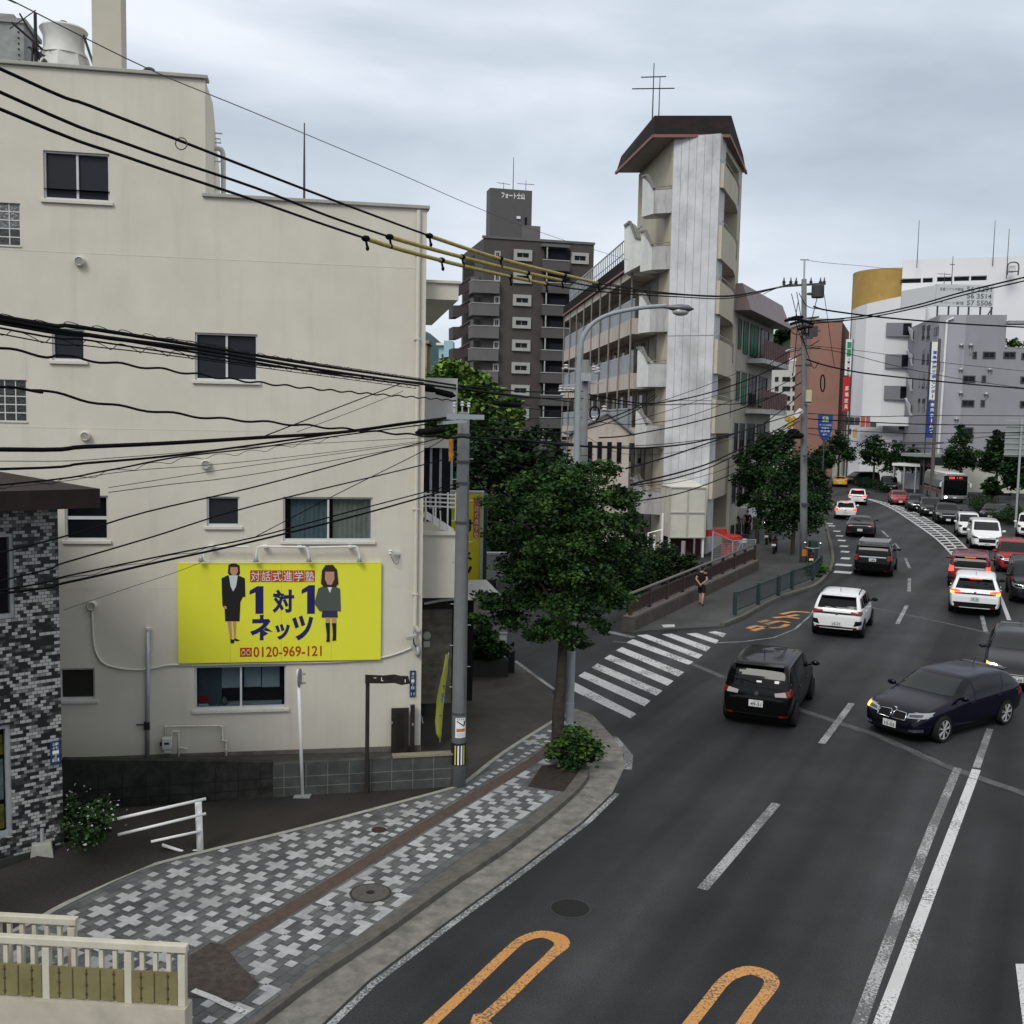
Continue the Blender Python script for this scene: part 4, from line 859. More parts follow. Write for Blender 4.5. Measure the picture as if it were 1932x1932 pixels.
# ================================================================== RETAINING WALL, POSTS, RAILS NEAR THE CREAM BUILDING
w0,w1,w2=G(118,1532,0.11),G(515,1504,0.11),G(852,1484,0.11)
def wallblock(name,label,a,c,h0,h1,mt,jointm=None,cap=None):
    d=(c-a);ln=d.length;ang=math.atan2(d.y,d.x);t=thing(name,label,'wall',a,ang)
    b=MB();b.prism([(0,0),(ln,0),(ln,.15),(0,.15)],-.25,0,ztop=[h0,h1,h1,h0]);b.build('blockwork',mt,t)
    if jointm:
        b=MB();z=0.0
        for z in (0.17,0.365):b.box(0,ln,-0.004,0.003,z-.007,z+.007)
        x=0.2;k=0
        while x<ln:b.box(x-.007,x+.007,-0.005,0.003,0.0,min(h0,h1)-0.02);x+=0.40;k+=1
        b.build('mortar_joints',jointm,t)
    if cap:b=MB();b.prism([(ln*0.66,-.02),(ln+.02,-.02),(ln+.02,.17),(ln*0.66,.17)],h1+.001,h1+.04);b.build('coping',cap,t)
    return t
wallblock('retaining_wall','low dark stained retaining wall below the cream building, beside the mosaic house',w0,w1,0.95,0.66,mat('dark_retaining',(0.026,0.026,0.024),0.95,var=0.6,vs=4,bump=0.6,bs=20),mat('mortar_dark',(0.012,0.012,0.012),.9))
wallblock('block_wall','low grey concrete block wall with mortar lines, ending at the utility pole',w1,w2,0.62,0.62,mat('grey_blocks',(0.060,0.063,0.062),0.9,var=0.35,vs=3,bump=0.4,bs=40),mat('mortar',(0.15,0.148,0.14),0.9,var=0.2),mat('coping_stone',(0.22,0.20,0.15),0.9,var=0.2))
b=MB();q=[w0+V((0,.14,0)),w1+V((0,.14,0)),w2+V((0,.14,0))];bq=[F0+fe*(-9.5),F0+fe*(-4),F0+fe*0.9]
b.add([(q[0].x,q[0].y,.85),(q[1].x,q[1].y,.58),(q[2].x,q[2].y,.56),(bq[0].x,bq[0].y,.45),(bq[1].x,bq[1].y,.42),(bq[2].x,bq[2].y,.35)],[[0,1,4,3],[1,2,5,4]]);struct(b.build('terrain',mat('bank_soil',(0.05,0.048,0.044),0.95,var=0.3,vs=6)))
p=G(571,1502,0.11);t=thing('sign_post','slim white post with an edge-on sign plate before the cream wall','post',p);top=DP(567,1258,(p-CAMP).dot(_F));h=top.z-p.z
b=MB();b.tube([(0,0,0),(top.x-p.x,0,h)],0.033,10);b.build('pole',WHITEP,t,smooth=True)
b=MB();b.prism([(-.15,-.12),(.15,-.12),(.15,.12),(-.15,.12)],-.1,.02);b.build('footing',CONC,t)
b=MB();b.lathe([(0.001,-.012),(.17,-.012),(.18,0),(.17,.012),(.001,.012)],(-0.06,0,h-.16),'x',24);b.build('sign_plate',mat('plate_back',(0.20,0.19,0.23),0.4),t)
b=MB();b.box(-.05,.05,-.03,.03,h-.10,h-.07);b.box(-.05,.05,-.03,.03,h-.27,h-.24);b.build('bracket',STEEL,t)
p=G(692,1496,0.11);dpt=(p-CAMP).dot(_F);t=thing('wooden_signpost','dark brown signpost with a rough wooden arrow board before the cream wall','sign post',p);h=DP(692,1280,dpt).z-p.z
b=MB();b.box(-.035,.035,-.035,.035,0,h);b.build('post',BROWNP,t,bevel=.006)
b=MB();P2=[(-.04,h-.03),(-.04,h+.13),(.30,h+.12),(.50,h+.145),(.62,h+.12),(.76,h+.12),(.80,h-.02),(.64,h-.05),(.5,h-.015),(.3,h-.03)]
n=len(P2);b.add([(x,-.06,z) for x,z in P2]+[(x,-.035,z) for x,z in P2],[list(range(n)),list(range(2*n-1,n-1,-1))]+[[i,n+i,n+(i+1) % n,(i+1) % n] for i in range(n)]);bo=b.build('board',mat('dark_board',(0.022,0.017,0.015),0.8,var=0.4,vs=6),t)
b=MB();put_text(b,'L',.26,.30,h+.02,h+.09,-.063,bold=.02);b.box(.12,.17,-.064,-.06,h+.07,h+.08);b.box(.70,.715,-.064,-.06,h+.0,h+.06);b.build('lettering',WHITET,bo)
p=G(378,1606,0.11);dpt=(p-CAMP).dot(_F);t=thing('guard_rail','white pipe guard rail with one leaning post, sunk into the bank','guard rail',p)
b=MB();tp=DP(374,1512,dpt)-p;b.tube([(0,0,-.05),tuple(tp)],0.055,12);b.build('post',WHITEP,t,smooth=True)
for (u0,v0,u1,v1,r) in ((388,1507,198,1550,.025),(388,1535,222,1575,.024),(378,1568,285,1588,.022)):
    a=DP(u0,v0,dpt-.06)-p;c=DP(u1,v1,dpt-.95*(388-u1)/190)-p;b=MB();b.tube([tuple(a),tuple(c)],r,8);b.build('rail',WHITEP,t,smooth=True)
b=MB();b.tube([tuple(DP(u,v,dpt-dd)-p) for u,v,dd in ((306,1594,.3),(349,1608,.1),(378,1604,0))],0.025,8);b.build('foot_rail',WHITEP,t,smooth=True)
b=MB();ribbon(b,Gs([(364,1868),(405,1884),(425,1894),(466,1911)],.13),0.09,0.1315);struct(b.build('pavement_line',PAINT))

# ------------------------------------------------------------------ cream stair railing at the lower left
r0,r1=G(0,1876,0.62),G(345,1896,0.62);d=r1-r0;d.z=0;RANG=math.atan2(d.y,d.x)
CRM=mat('cream_steel',(0.52,0.50,0.41),0.5,var=0.08,vs=4,dirt=0.25,dscale=3,dcol=(0.3,0.2,0.1));OLV=mat('olive_panel',(0.185,0.165,0.075),0.7,var=0.22,vs=3)
def stair_rail(label,org,ln,posts,panel,h,girder):
    t=thing('stair_railing',label,'railing',org,RANG,None);b=MB();b.box(-ln,0.06,-.045,.045,h-.085,h);b.build('handrail',CRM,t,bevel=.01)
    for x in posts:b=MB();b.box(x-.042,x+.042,-.04,.04,0,h-.11);b.build('post',CRM,t,bevel=.006)
    for i in range(len(posts)-1):
        x1_,x0_=posts[i],posts[i+1];n=max(2,int((x1_-x0_)/0.135))
        b=MB()
        for k in range(1,n):x=x0_+(x1_-x0_)*k/n;b.box(x-.024,x+.024,-.02,.02,0,h-.11)
        o=b.build('balusters',CRM,t)
        if panel:
            b=MB();b.box(x0_+.045,x1_-.045,-.045,-.03,.03,h*.56);pn=b.build('infill_panel',OLV,t)
            b=MB()
            for k in range(1,n,1):
                x=x0_+(x1_-x0_)*k/n;b.box(x-.006,x+.006,-.050,-.045,.03,h*.54)
                for z in (.1,.22,.34):
                    if k % 2:b.blob((x,-.052,z+random.uniform(-.02,.02)),(.016,.012,.016),5)
            b.build('ties',mat('tie_wire',(0.08,0.065,0.03),0.8),pn)
    if not panel:b=MB();b.box(-ln,.05,-.02,.02,h*.60,h*.60+.025);b.build('mid_rail',CRM,t)
    if girder:b=MB();b.box(-ln,.06,-.10,.12,-.62,0);b.box(-ln,.16,-.16,.12,-.44,-.38);b.build('girder',mat('beige_girder',(0.42,0.39,0.32),0.7,var=0.15,vs=3),t)
    return t
sp=(242-345)/1932*11.35;stair_rail('cream steel stair railing with olive infill panels, nearest to the camera',r1,5.2,[0,sp,sp*2.55,sp*4.1,sp*5.6,sp*7],True,0.70,True)
rb=G(138,1840,0.62);stair_rail('plain cream stair railing behind the panelled one, ending over the pavers',rb,4.0,[0,-.9,-1.8,-2.7,-3.6],False,0.70,False)

# ================================================================== UTILITY POLE, LAMP
def px_off(p,u,v,dep):return DP(u,v,dep)-p
def wrap(mb,c,r,a0,a1,z0,z1,lean=(0,0),mi=0,n=10):
    vs=[]
    for i in range(n+1):
        a=a0+(a1-a0)*i/n
        for z in (z0,z1):vs.append((c[0]+lean[0]*z+r*math.cos(a),c[1]+lean[1]*z+r*math.sin(a),z))
    mb.add(vs,[[2*i,2*i+2,2*i+3,2*i+1] for i in range(n)],mi)
P1=G(864,1483,0.11);D1=(P1-CAMP).dot(_F);UP=thing('utility_pole','grey concrete utility pole with striped sleeve at the corner of the patterned pavement','utility pole',P1)
tp=px_off(P1,875,778,D1);lean=(tp.x/tp.z,tp.y/tp.z);H1=tp.z
b=MB();b.tube([(lean[0]*z,lean[1]*z,z) for z in (-.1,2,4,6,H1)],[.145,.137,.129,.12,.112],20);b.build('shaft',CONCP,UP,smooth=True)
def zpx(u,v):return px_off(P1,u,v,D1).z
b=MB()
for v in (820,871,911,985,1345):b=MB();z=zpx(866,v);wrap(b,(0,0),.140,0,2*PI,z-.025,z+.025,lean,n=20);b.build('band',DARKALU,UP)
b=MB();z1,z0=zpx(862,1399),zpx(862,1441);wrap(b,(0,0),.146,0,2*PI,z0,z1,lean,0,24)
for a,mi in ((-1.95,1),(-1.55,2),(-1.12,2),(-.75,1)):wrap(b,(0,0),.148,a-.10,a+.10,z0+.02,z1-.04,lean,mi,3)
b.build('striped_sleeve',[BLACKT,mat('sleeve_yellow',(0.45,0.45,0.06),0.5),WHITET],UP)
b=MB();z1,z0=zpx(862,1351),zpx(862,1388);wrap(b,(0,0),.146,-2.0,-.45,z0,z1,lean,0);hz=z1-z0
wrap(b,(0,0),.1475,-1.85,-.62,z0+hz*.30,z0+hz*.46,lean,1)
for k in range(8):wrap(b,(0,0),.1475,-1.8+k*.13,-1.66+k*.13,z0+hz*(.80-k*.035),z0+hz*(.86-k*.035),lean,2,2)
wrap(b,(0,0),.1475,-.85,-.6,z0+hz*.62,z0+hz*.84,lean,2,3)
for k in range(4):wrap(b,(0,0),.1475,-1.8+k*.28,-1.62+k*.28,z0+hz*.90,z0+hz*.96,lean,3,2);wrap(b,(0,0),.1475,-1.8,-.7,z0+hz*(.06+k*.055),z0+hz*(.075+k*.055),lean,3,5)
b.build('notice',[WHITET,mat('notice_orange',(0.45,0.16,0.03),0.5),BLACKT,mat('print_grey',(0.2,0.2,0.2),0.5)],UP)
b=MB();z=zpx(880,787);b.bar((lean[0]*z-.28,-.15,z),(lean[0]*z+.42,-.15,z),.075,.09);z2=zpx(880,800);b.bar((lean[0]*z2-.45,-.15,z2),(lean[0]*z2+.1,-.15,z2+.06),.05,.06);b.build('crossarm',LAMPP,UP)
b=MB()
for x in (-.15,0,.12):b.lathe([(.012,0),(.012,.1),(.04,.12),(.025,.15),(.04,.18),(.015,.2)],(lean[0]*H1+x,0,H1-.02 if x else H1),n=10)
b.build('insulators',mat('porcelain',(0.5,0.5,0.48),0.3),UP)
b=MB();za,zb=zpx(855,868),zpx(855,826);b.tube([(lean[0]*za-.20,-.02,za),(lean[0]*zb-.20,-.02,zb)],.045,8)
b.build('cable_guard',mat('guard_orange',(0.42,0.17,0.02),0.5,var=0.4,vs=12),UP)
b=MB()
for k in range(12):
    b=MB();z=1.9+k*.4;s_=1 if k % 2 else -1;b.tube([(lean[0]*z,lean[1]*z,z),(lean[0]*z+s_*.20,lean[1]*z+.02,z)],.009,5);b.build('step_bolt',STEEL,UP)
b=MB();b.tube([(lean[0]*z+.128,.06,z) for z in (0,3,6)],.02,6);b.build('earth_pipe',CABLEG,UP)

PL_=G(1075,1366,0.11);DL=(PL_-CAMP).dot(_F);SL=thing('street_lamp','tall grey street lamp with a curved arm reaching over the road','street lamp',PL_)
pth=[(1075,1366),(1082,1130),(1087,900),(1091,720),(1094,665),(1101,634),(1119,610),(1148,594),(1190,584),(1225,579),(1258,577)]
P_=[px_off(PL_,u,v,DL) for u,v in pth];b=MB();b.tube(smooth_pts(P_,4),[.088-.040*min(1,i/26) for i in range(41)],14);b.build('pole',LAMPP,SL,smooth=True)
hd=px_off(PL_,1280,580,DL);b=MB();prof=[(0.0,1250,.03),(0.2,1260,.055),(.4,1270,.10),(.6,1285,.135),(.8,1298,.12),(1,1309,.02)]
vs=[];n_=12
for t_,u,r in prof:
    c=px_off(PL_,u,579+t_*4,DL)
    for j in range(n_):a=2*PI*j/n_;vs.append((c.x,c.y+r*1.5*math.cos(a),c.z+r*.72*math.sin(a)))
b.add(vs,[[i*n_+j,i*n_+(j+1) % n_,(i+1)*n_+(j+1) % n_,(i+1)*n_+j] for i in range(5) for j in range(n_)]+[list(range(n_)),[5*n_+j for j in range(n_)]]);b.build('lamp_head',mat('lamp_housing',(0.14,0.15,0.16),0.4,metal=0.3),SL,smooth=True)
c=px_off(PL_,1284,588,DL);b=MB();b.blob((c.x,c.y,c.z),(.20,.16,.10),8);b.build('lamp_glass',mat('lamp_lens',(0.42,0.44,0.43),0.15,spec=0.7),SL,smooth=True)
b=MB();b.lathe([(.17,0),(.17,.03),(.095,.035),(.095,.5),(.088,.52)],n=16);b.build('base_sleeve',WHITEP if False else LAMPP,SL,smooth=False)

# ================================================================== STREET TREE
TB=G(1052,1424,0.12);DT=(TB-CAMP).dot(_F);pxm=DT/FPX
def lobe(u,v,rp,dd=0.0,base_d=DT,k=FPX):return (DP(u,v,base_d+dd),rp*(base_d+dd)/k)
def tier(u,v,rp,dd=0.0):c,r=lobe(u,v,rp,dd);return (c,(r,r,r*.52))
lobes=[tier(1060,885,46,.3),tier(1125,890,40,.5),tier(1000,912,44,.2),tier(1085,925,62,-.2),tier(1165,938,42,.3),tier(945,950,38,.5),tier(1030,965,58,-.5),tier(1120,985,62,-.4),tier(1190,985,30,.4),tier(960,1010,44,.2),tier(1060,1030,62,-.7),tier(1160,1042,48,.1),tier(985,1075,50,.3),tier(1095,1085,60,-.8),tier(1185,1080,26,.5),tier(930,1130,34,.2),tier(1150,1125,46,-.3),tier(1080,1140,52,-.9),tier(905,1172,26,.1),tier(965,1165,40,.5),tier(1120,1175,36,-.6),tier(1070,1195,34,-.7),tier(1030,1120,44,.6),tier(1090,1215,22,-.5),tier(985,1130,42,.4),tier(1040,1180,40,-.3),tier(1015,1195,28,.1),tier(1000,1040,40,.8),tier(1050,1080,60,1.0),tier(1110,1040,60,1.0),tier(1050,950,60,1.0)]
trunk=[TB+V((0,0,-.1))]+[DP(u,v,DT) for u,v in ((1053,1350),(1058,1290),(1062,1220),(1064,1150),(1066,1060),(1070,980))]
TR=tree('leafy street tree with a straight trunk in the kerbside pit',TB,lobes,56000,0.086,[LEAF,LEAF,LEAF,LEAFD,LEAFL],trunk,0.145,clump=0.24,per=46,flat=.75)
p=G(1088,1450,0.12);SB=thing('shrub','low green shrub at the foot of the kerbside tree','shrub',p);D2=(p-CAMP).dot(_F)
lb=[lobe(1085,1420,34,0,D2),lobe(1060,1408,24,.1,D2),lobe(1112,1418,22,.1,D2),lobe(1090,1395,26,.2,D2),lobe(1128,1405,12,.1,D2),lobe(1050,1425,18,-.1,D2)]
foliage('foliage',lb,3000,0.10,[LEAF,LEAFL,LEAFD],SB,p,clump=.28);b=MB()
for k in range(8):limb(b,(random.uniform(-.1,.1),random.uniform(-.1,.1),-.05),(random.uniform(-.45,.45),random.uniform(-.2,.2),.45),.014,.005)
b.build('stems',BARK,SB)

# ================================================================== DARK APARTMENT BLOCK (behind)
def base_at(u,d):p=DP(u,800,d);return V((p.x,p.y,0))
class Face:
    """a vertical wall plane from ground point P towards Q; pixel sight lines are met with it"""
    def __init__(s,P,Q,root):
        s.P=V((P[0],P[1],0));e=V((Q[0],Q[1],0))-s.P;s.L=e.length;s.e=e.normalized();s.n=V((-s.e.y,s.e.x,0));s.ang=math.atan2(s.e.y,s.e.x);s.root=root
    def at(s,u,v,dy=0.0):p=PLN(u,v,s.P+s.n*dy,s.n)-s.P;return p.dot(s.e),p.z
    def rect(s,u0,v0,u1,v1,dy=0.0):
        um,vm=(u0+u1)/2,(v0+v1)/2;return s.at(u0,vm,dy)[0],s.at(u1,vm,dy)[0],s.at(um,v1,dy)[1],s.at(um,v0,dy)[1]
    def put(s,o):
        o.parent=s.root;o.location=s.P-s.root.location;o.rotation_euler=(0,0,s.ang-s.root.rotation_euler.z);return o
def far_window(fc,r,frame=None,glass=None,ft=.08,pr=.06,nm='window',inset=0.0):
    x0,x1,z0,z1=r;b=MB()
    b.box(x0,x0+ft,-pr+inset,inset+.05,z0,z1);b.box(x1-ft,x1,-pr+inset,inset+.05,z0,z1);b.box(x0+ft,x1-ft,-pr+inset,inset+.05,z1-ft,z1);b.box(x0+ft,x1-ft,-pr+inset,inset+.05,z0,z0+ft)
    b.box((x0+x1)/2-.03,(x0+x1)/2+.03,inset-.04,inset-.01,z0+ft,z1-ft)
    o=fc.put(b.build(nm,frame or ALU));b=MB();b.box(x0+ft,x1-ft,inset-.02,inset+.03,z0+ft,z1-ft);b.build('pane',glass or GLASS,o);return o
DKB=mat('dark_grey_tile',(0.070,0.062,0.060),0.75,var=0.14,vs=.5,dirt=.3,dscale=.3,dcol=(0.045,0.043,0.043),stretch=(1,1,.3));DKL=mat('mid_grey_tile',(0.13,0.125,0.125),0.75,var=.08,vs=.6)
WFR=mat('pale_window_surround',(0.36,0.36,0.35),0.7)
z5=lambda x,y:((1080+x/4.6)/1.2671,(560+y/4.6)/1.2671)
Q0=base_at(907,132);ca,sa=math.cos(math.radians(14)),math.sin(math.radians(14))
DB=thing('apartment_tower','dark grey tiled apartment tower with pale framed windows','building',Q0,math.radians(14))
fC=Face(Q0,Q0+V((ca,sa,0))*10,DB);xr=fC.at(*z5(1565,115))[0];zt=fC.at(*z5(1000,82))[1]
b=MB();b.box(0,xr,0,14,-.2,zt);b.build('wall',DKB,DB)
b=MB();b.box(-.2,xr+.1,-.15,.2,zt+.002,zt+.3);b.build('parapet',DKL,DB)
for i in range(9):
    y=i*247.5;u0,v0=z5(680-i*5,172+y);u1,v1=z5(880-i*5,295+y);far_window(fC,fC.rect(u0,v0,u1,v1),WFR,ft=.42,pr=.25)
    u0,v0=z5(1020-i*6,165+y);u1,v1=z5(1300,288+y);x0,x1,z0,z1=fC.rect(u0,v0,u1,v1)
    b=MB();b.box(x0,x1,-.02,.02,z0,z1);o=b.build('balcony_opening',ROOM,DB);b=MB();b.box(x0+(x1-x0)*.25,x1-.6,-.06,-.02,z0,z1-.6);b.build('sliding_door',GLASS,o);b=MB();b.box(x0,x0+.14,-1.1,-.96,z0,z1);b.build('post',WFR,o)
    u0,v0=z5(1005-i*5,290+y);u1,v1=z5(1300,400+y);x0,x1,z0,z1=fC.rect(u0,v0,u1,v1,-1.1);b=MB();b.box(x0,x1,-1.1,0,z0,z1);bal=b.build('balcony',mat('balcony_grey',(0.085,0.08,0.08),0.75,var=.08),DB);b=MB();b.box(x0-.05,x1,-1.16,-1.0,z1,z1+.1);b.build('balcony_rail',WFR,bal)
    if i>0:
        u0,v0=z5(458-i*4,520-247.5+y);u1,v1=z5(530-i*4,650-247.5+y);x0,x1,z0,z1=fC.rect(u0,v0,u1,v1,-.9);b=MB();b.box(-1.5,x1,-.9,1.6,z0,z1);bal=b.build('balcony',DKL,DB);b=MB();b.box(-1.55,x1+.05,-.95,1.6,z1,z1+.09);b.build('balcony_rail',WFR,bal)
    u0,v0=z5(470-i*4,185+y);u1,v1=z5(536-i*4,275+y);far_window(fC,fC.rect(u0,v0,u1,v1),WFR,ft=.2,pr=.1)
u0,v0=z5(1310,205);u1,v1=z5(1502,328);far_window(fC,fC.rect(u0,v0,u1,v1),WFR,ft=.42,pr=.25)
u0,v0=z5(1000,118);u1,v1=z5(1300,140);x0,x1,z0,z1=fC.rect(u0,v0,u1,v1,-1.0);b=MB();b.box(x0,x1,-1.0,0,z0,z1+.1);b.build('canopy',DKL,DB)
for i in range(5):                                   # outdoor stair on the left
    y=i*236.0;dy=5.0
    P=[fC.at(*z5(a,c+y),dy) for a,c in ((12,545),(95,545),(240,450),(240,590),(85,675),(12,675))]
    b=MB();n=6;b.add([(s,dy,z) for s,z in P]+[(s,dy+3,z) for s,z in P],[list(range(n)),list(range(2*n-1,n-1,-1))]+[[k,n+k,n+(k+1) % n,(k+1) % n] for k in range(n)]);fl=b.build('stair_flight',DKB,DB)
    b=MB();b.bar((P[1][0],dy-.05,P[1][1]),(P[2][0],dy-.05,P[2][1]),.12);b.build('handrail',DKL,fl)
    x0,x1,z0,z1=fC.rect(*z5(240,462+y),*z5(304,590+y),2.0);b=MB();b.box(x0,x1,2.0,4.4,z0,z1);bx=b.build('stair_landing',DKL,DB);b=MB();b.box(x1,x1+1.9,2.05,4.4,z0-.4,z1);b.build('landing_shade',DKB,bx)
x0=fC.at(*z5(355,800),1.6)[0];b=MB();b.box(x0-.1,x0+.1,1.5,1.7,0,zt-3);b.build('downspout',WFR,DB)
b=MB();x0=fC.at(*z5(240,800),6)[0];b.box(x0,0,5.5,13,0,zt-1.2);b.build('stair_core',DKB,DB)
x0,x1,z0,z1=fC.rect(924,357,1003,470,3);b=MB();b.box(x0,x1,3,5.2,zt,z1);tw=b.build('lift_tower',mat('tower_grey',(0.095,0.092,0.094),0.7,var=.08),DB)
x2=fC.rect(984,426,1019,455,3);b=MB();b.box(x2[0],x2[1],2.9,5,x2[2],x2[3]);b.build('tower_balcony',DKL,tw)
b=MB();q=fC.rect(946,363,990,375,2.9);put_text(b,'フォート士山',q[0],q[1],q[2],q[3],2.96,bold=.03);b.build('lettering',WHITET,tw)
q=fC.rect(975,408,982,413,2.9);b=MB();b.box(q[0],q[1],2.85,3,q[2],q[3]);b.build('wall_lamp',WHITET,tw);b=MB();q=fC.rect(990,410,994,440,2.9);b.box(q[0],q[1],2.92,3.02,q[2],q[3]);b.build('window',GLASS,tw)
def mast(label,u,v0,v1,d,r=.05,yg=(),name='aerial',cat='aerial'):
    p=DP(u,v1,d);h=DP(u,v0,d).z-p.z;t=thing(name,label,cat,p);b=MB();b.tube([(0,0,-.4),(0,0,h)],[r,r*.6],6);b.build('mast',DARKALU,t)
    if yg:
        b=MB()
        for (zf,ang,ln,n,w_) in yg:yagi(b,(0,0,h*zf),ang,ln,n,w_,0,r*.8)
        b.build('aerial_arms',DARKALU,t)
    return t
mast('thin rod on top of the dark tower block',968,298,357,136,.07,name='lightning_rod',cat='lightning rod');mast('small aerial at the left of the dark tower block roof',950,344,357,136,.05,[(.8,.5,1.6,3,1.2)]);mast('small aerial at the right of the dark tower block roof',992,340,357,136,.05,[(.55,.2,2.2,4,1.2)])

# ================================================================== WEDGE SHAPED CONCRETE BUILDING
WB_,WC_,WD_,WE_=(8.6,58.5),(11.0,57.5),(13.9,65.3),(18.8,75.5);WA_,WF_=(6.96,60.9),(4.3,89.0);WK_=(7.66,67.0)
WCON=mat('stained_white_concrete',(0.56,0.57,0.59),0.85,var=.14,vs=.9,dirt=.85,dscale=.55,dcol=(0.30,0.30,0.30),stretch=(1.0,1.0,.45),bump=.1,bs=20)
WGRY=mat('streaked_grey_concrete',(0.42,0.42,0.42),0.85,var=.15,vs=.7,dirt=.8,dscale=.9,dcol=(0.13,0.13,0.13),stretch=(1.5,1.5,.25))
BEI=mat('beige_wall',(0.47,0.43,0.34),0.85,var=.06,vs=.7,dirt=.35,dscale=.6,dcol=(0.26,0.22,0.17),stretch=(1.3,1.3,.25));PNK=mat('pink_cream_wall',(0.50,0.44,0.39),0.85,var=.08,vs=.8,dirt=.6,dscale=.9,dcol=(0.2,0.16,0.13),stretch=(1.6,1.6,.3))
HAT=mat('dark_brown_mansard',(0.010,0.008,0.008),0.8,var=.4,vs=1.5,spec=.08,dirt=.6,dscale=.8,dcol=(0.035,0.015,0.016));PINKM=mat('pinkish_metal_roof',(0.20,0.155,0.16),0.55,var=.12,vs=1.2)
RAILG=mat('blue_grey_rail_panel',(0.26,0.29,0.32),0.5,var=.12,vs=.8)
WR_=thing('wedge_apartment_building','narrow wedge shaped apartment building with a stained white concrete end and dark mansard top','building',(WB_[0],WB_[1],0))
ro=WR_.location
fF=Face(WB_,WC_,WR_);fR=Face(WC_,WD_,WR_);fS=Face(WD_,WE_,WR_);fL=Face(WK_,WB_,WR_);fW=Face(WF_,WA_,WR_)
ZWG=16.4
def loc(p):return (p[0]-ro[0],p[1]-ro[1])
ZT=fF.at(1310,256)[1];ZT2=DP(1310,218,58.9).z-.1
b=MB();b.prism([loc(p) for p in ((8.75,60.2),(10.7,59.4),(12.7,65.2),(12.9,66.6),(7.8,66.6))],-1,ZT);b.build('tower_core',mat('pale_recess',(0.42,0.42,0.40),0.85,var=.1),WR_)
b=MB();b.prism([loc(p) for p in ((8.2,62.4),(11.4,62),(13.2,66.4),(17.9,76.5),(17.9,91),(5.7,91))],-1,ZWG);b.build('wing_core',BEI,WR_)
b=MB();b.box(0,fF.L,0,1.6,-1,ZT);o=fF.put(b.build('end_wall',WCON));b=MB()
for k in range(1,6):b.box(fF.L*k/6-.009,fF.L*k/6+.009,-.004,.01,-1,ZT)
for z in (12.2,8.6):b.box(0,fF.L,-.003,.01,z,z+.05)
b.build('wall_joint',mat('joint_dark',(0.22,0.22,0.22),.9),o)
b=MB();b.box(0,fL.L-.003,.003,.5,-1,ZT-.002);fL.put(b.build('side_wall',BEI))
for k,v in enumerate((359,465,583,687,803,929)):          # stair balconies on the left of the end wall
    zt_=fF.at(1243,v,.1)[1];zb=zt_-1.28;b=MB();b.prism([(-1.08,.05),(-.002,.05),(-.002,1.5),(-1.08,1.5)],zb,zt_);bo=fF.put(b.build('stair_balcony',WGRY))
    b=MB();pts=[(-1.082,.05),(-1.95,.75),(-1.95,1.5),(-1.082,1.5)];b.prism(pts,zb-.0,0,ztop=[zt_+.1,zt_+.95,zt_+.95,zt_+.1]);b.build('sloping_parapet',mat('parapet_white',(0.60,0.61,0.60),.8,var=.08,dirt=.4,dscale=.8,dcol=(.3,.3,.28),stretch=(1.5,1.5,.3)),bo)
    b=MB();b.bar((-1.06,.0,zt_+.08),(-1.6,.45,zt_+.98),.16,.10);b.bar((-1.6,.45,zt_+.98),(-1.97,.75,zt_+.98),.16,.1);b.box(-1.1,0,.06,.16,zt_,zt_+.06);b.bar((-1.05,.2,zt_+.22),(-.02,.2,zt_+.22),.05);b.build('coping',mat('coping_weathered',(0.19,0.19,0.18),.8),bo)
    b=MB();b.box(-.75,-.12,1.5,1.58,zb-2.0,zb-.1);b.build('dark_recess',ROOM,bo)
P=[fF.at(u,v,.9) for u,v in ((1178,427),(1189,418),(1200,448),(1222,452),(1222,480),(1208,500),(1178,516))];n=7;b=MB();b.add([(s,.9,z) for s,z in P]+[(s,2.2,z) for s,z in P],[list(range(n)),list(range(2*n-1,n-1,-1))]+[[i,n+i,n+(i+1) % n,(i+1) % n] for i in range(n)]);o=fF.put(b.build('stair_balcony',MATS['parapet_white']));b=MB()
for i in (0,1,2):b.bar((P[i][0],.88,P[i][1]),(P[i+1][0],.88,P[i+1][1]),.2,.12)
b.build('coping',MATS['coping_weathered'],o)
hv=[(262,305),(354,427),(493,534),(598,645),(709,756),(818,873),(935,1000)];hol=[];zF=lambda v:fR.at(1357,v)[1]
s0_,s1_=fR.at(1354,600)[0],fR.at(1384,600)[0]
for a,c in hv:hol.append((.5,s1_,zF(c),zF(a)))
b=MB();wall_holes(b,0,fR.L,-1,ZT-.003,hol,dep=1.25);fR.put(b.build('front_wall',BEI))
for i in range(len(hv)-1):
    zt_,zb=zF(hv[i][1]),zF(hv[i+1][0]);b=MB();b.prism([(.15,-.22),(s1_*.66,-.22),(s1_+.1,0),(.15,0)],zb+.02,zt_);bo=fR.put(b.build('balcony',mat('beige_balcony',(0.50,0.46,0.36),.8,var=.05,dirt=.3,dscale=.7,dcol=(.3,.26,.2),stretch=(1.2,1.2,.3))))
    b=MB();b.tube([(.15,-.2,zt_+.25),(s1_*.6,-.2,zt_+.25),(s1_*.95,-.1,zt_+.22),(s1_,-.03,zt_-.9)],.03,6);b.build('handrail',STEEL,bo)
    b=MB();b.box(.8,2.2,1.1,1.16,zt_-.4,zt_+.75);b.build('dark_window',GLASS,bo)
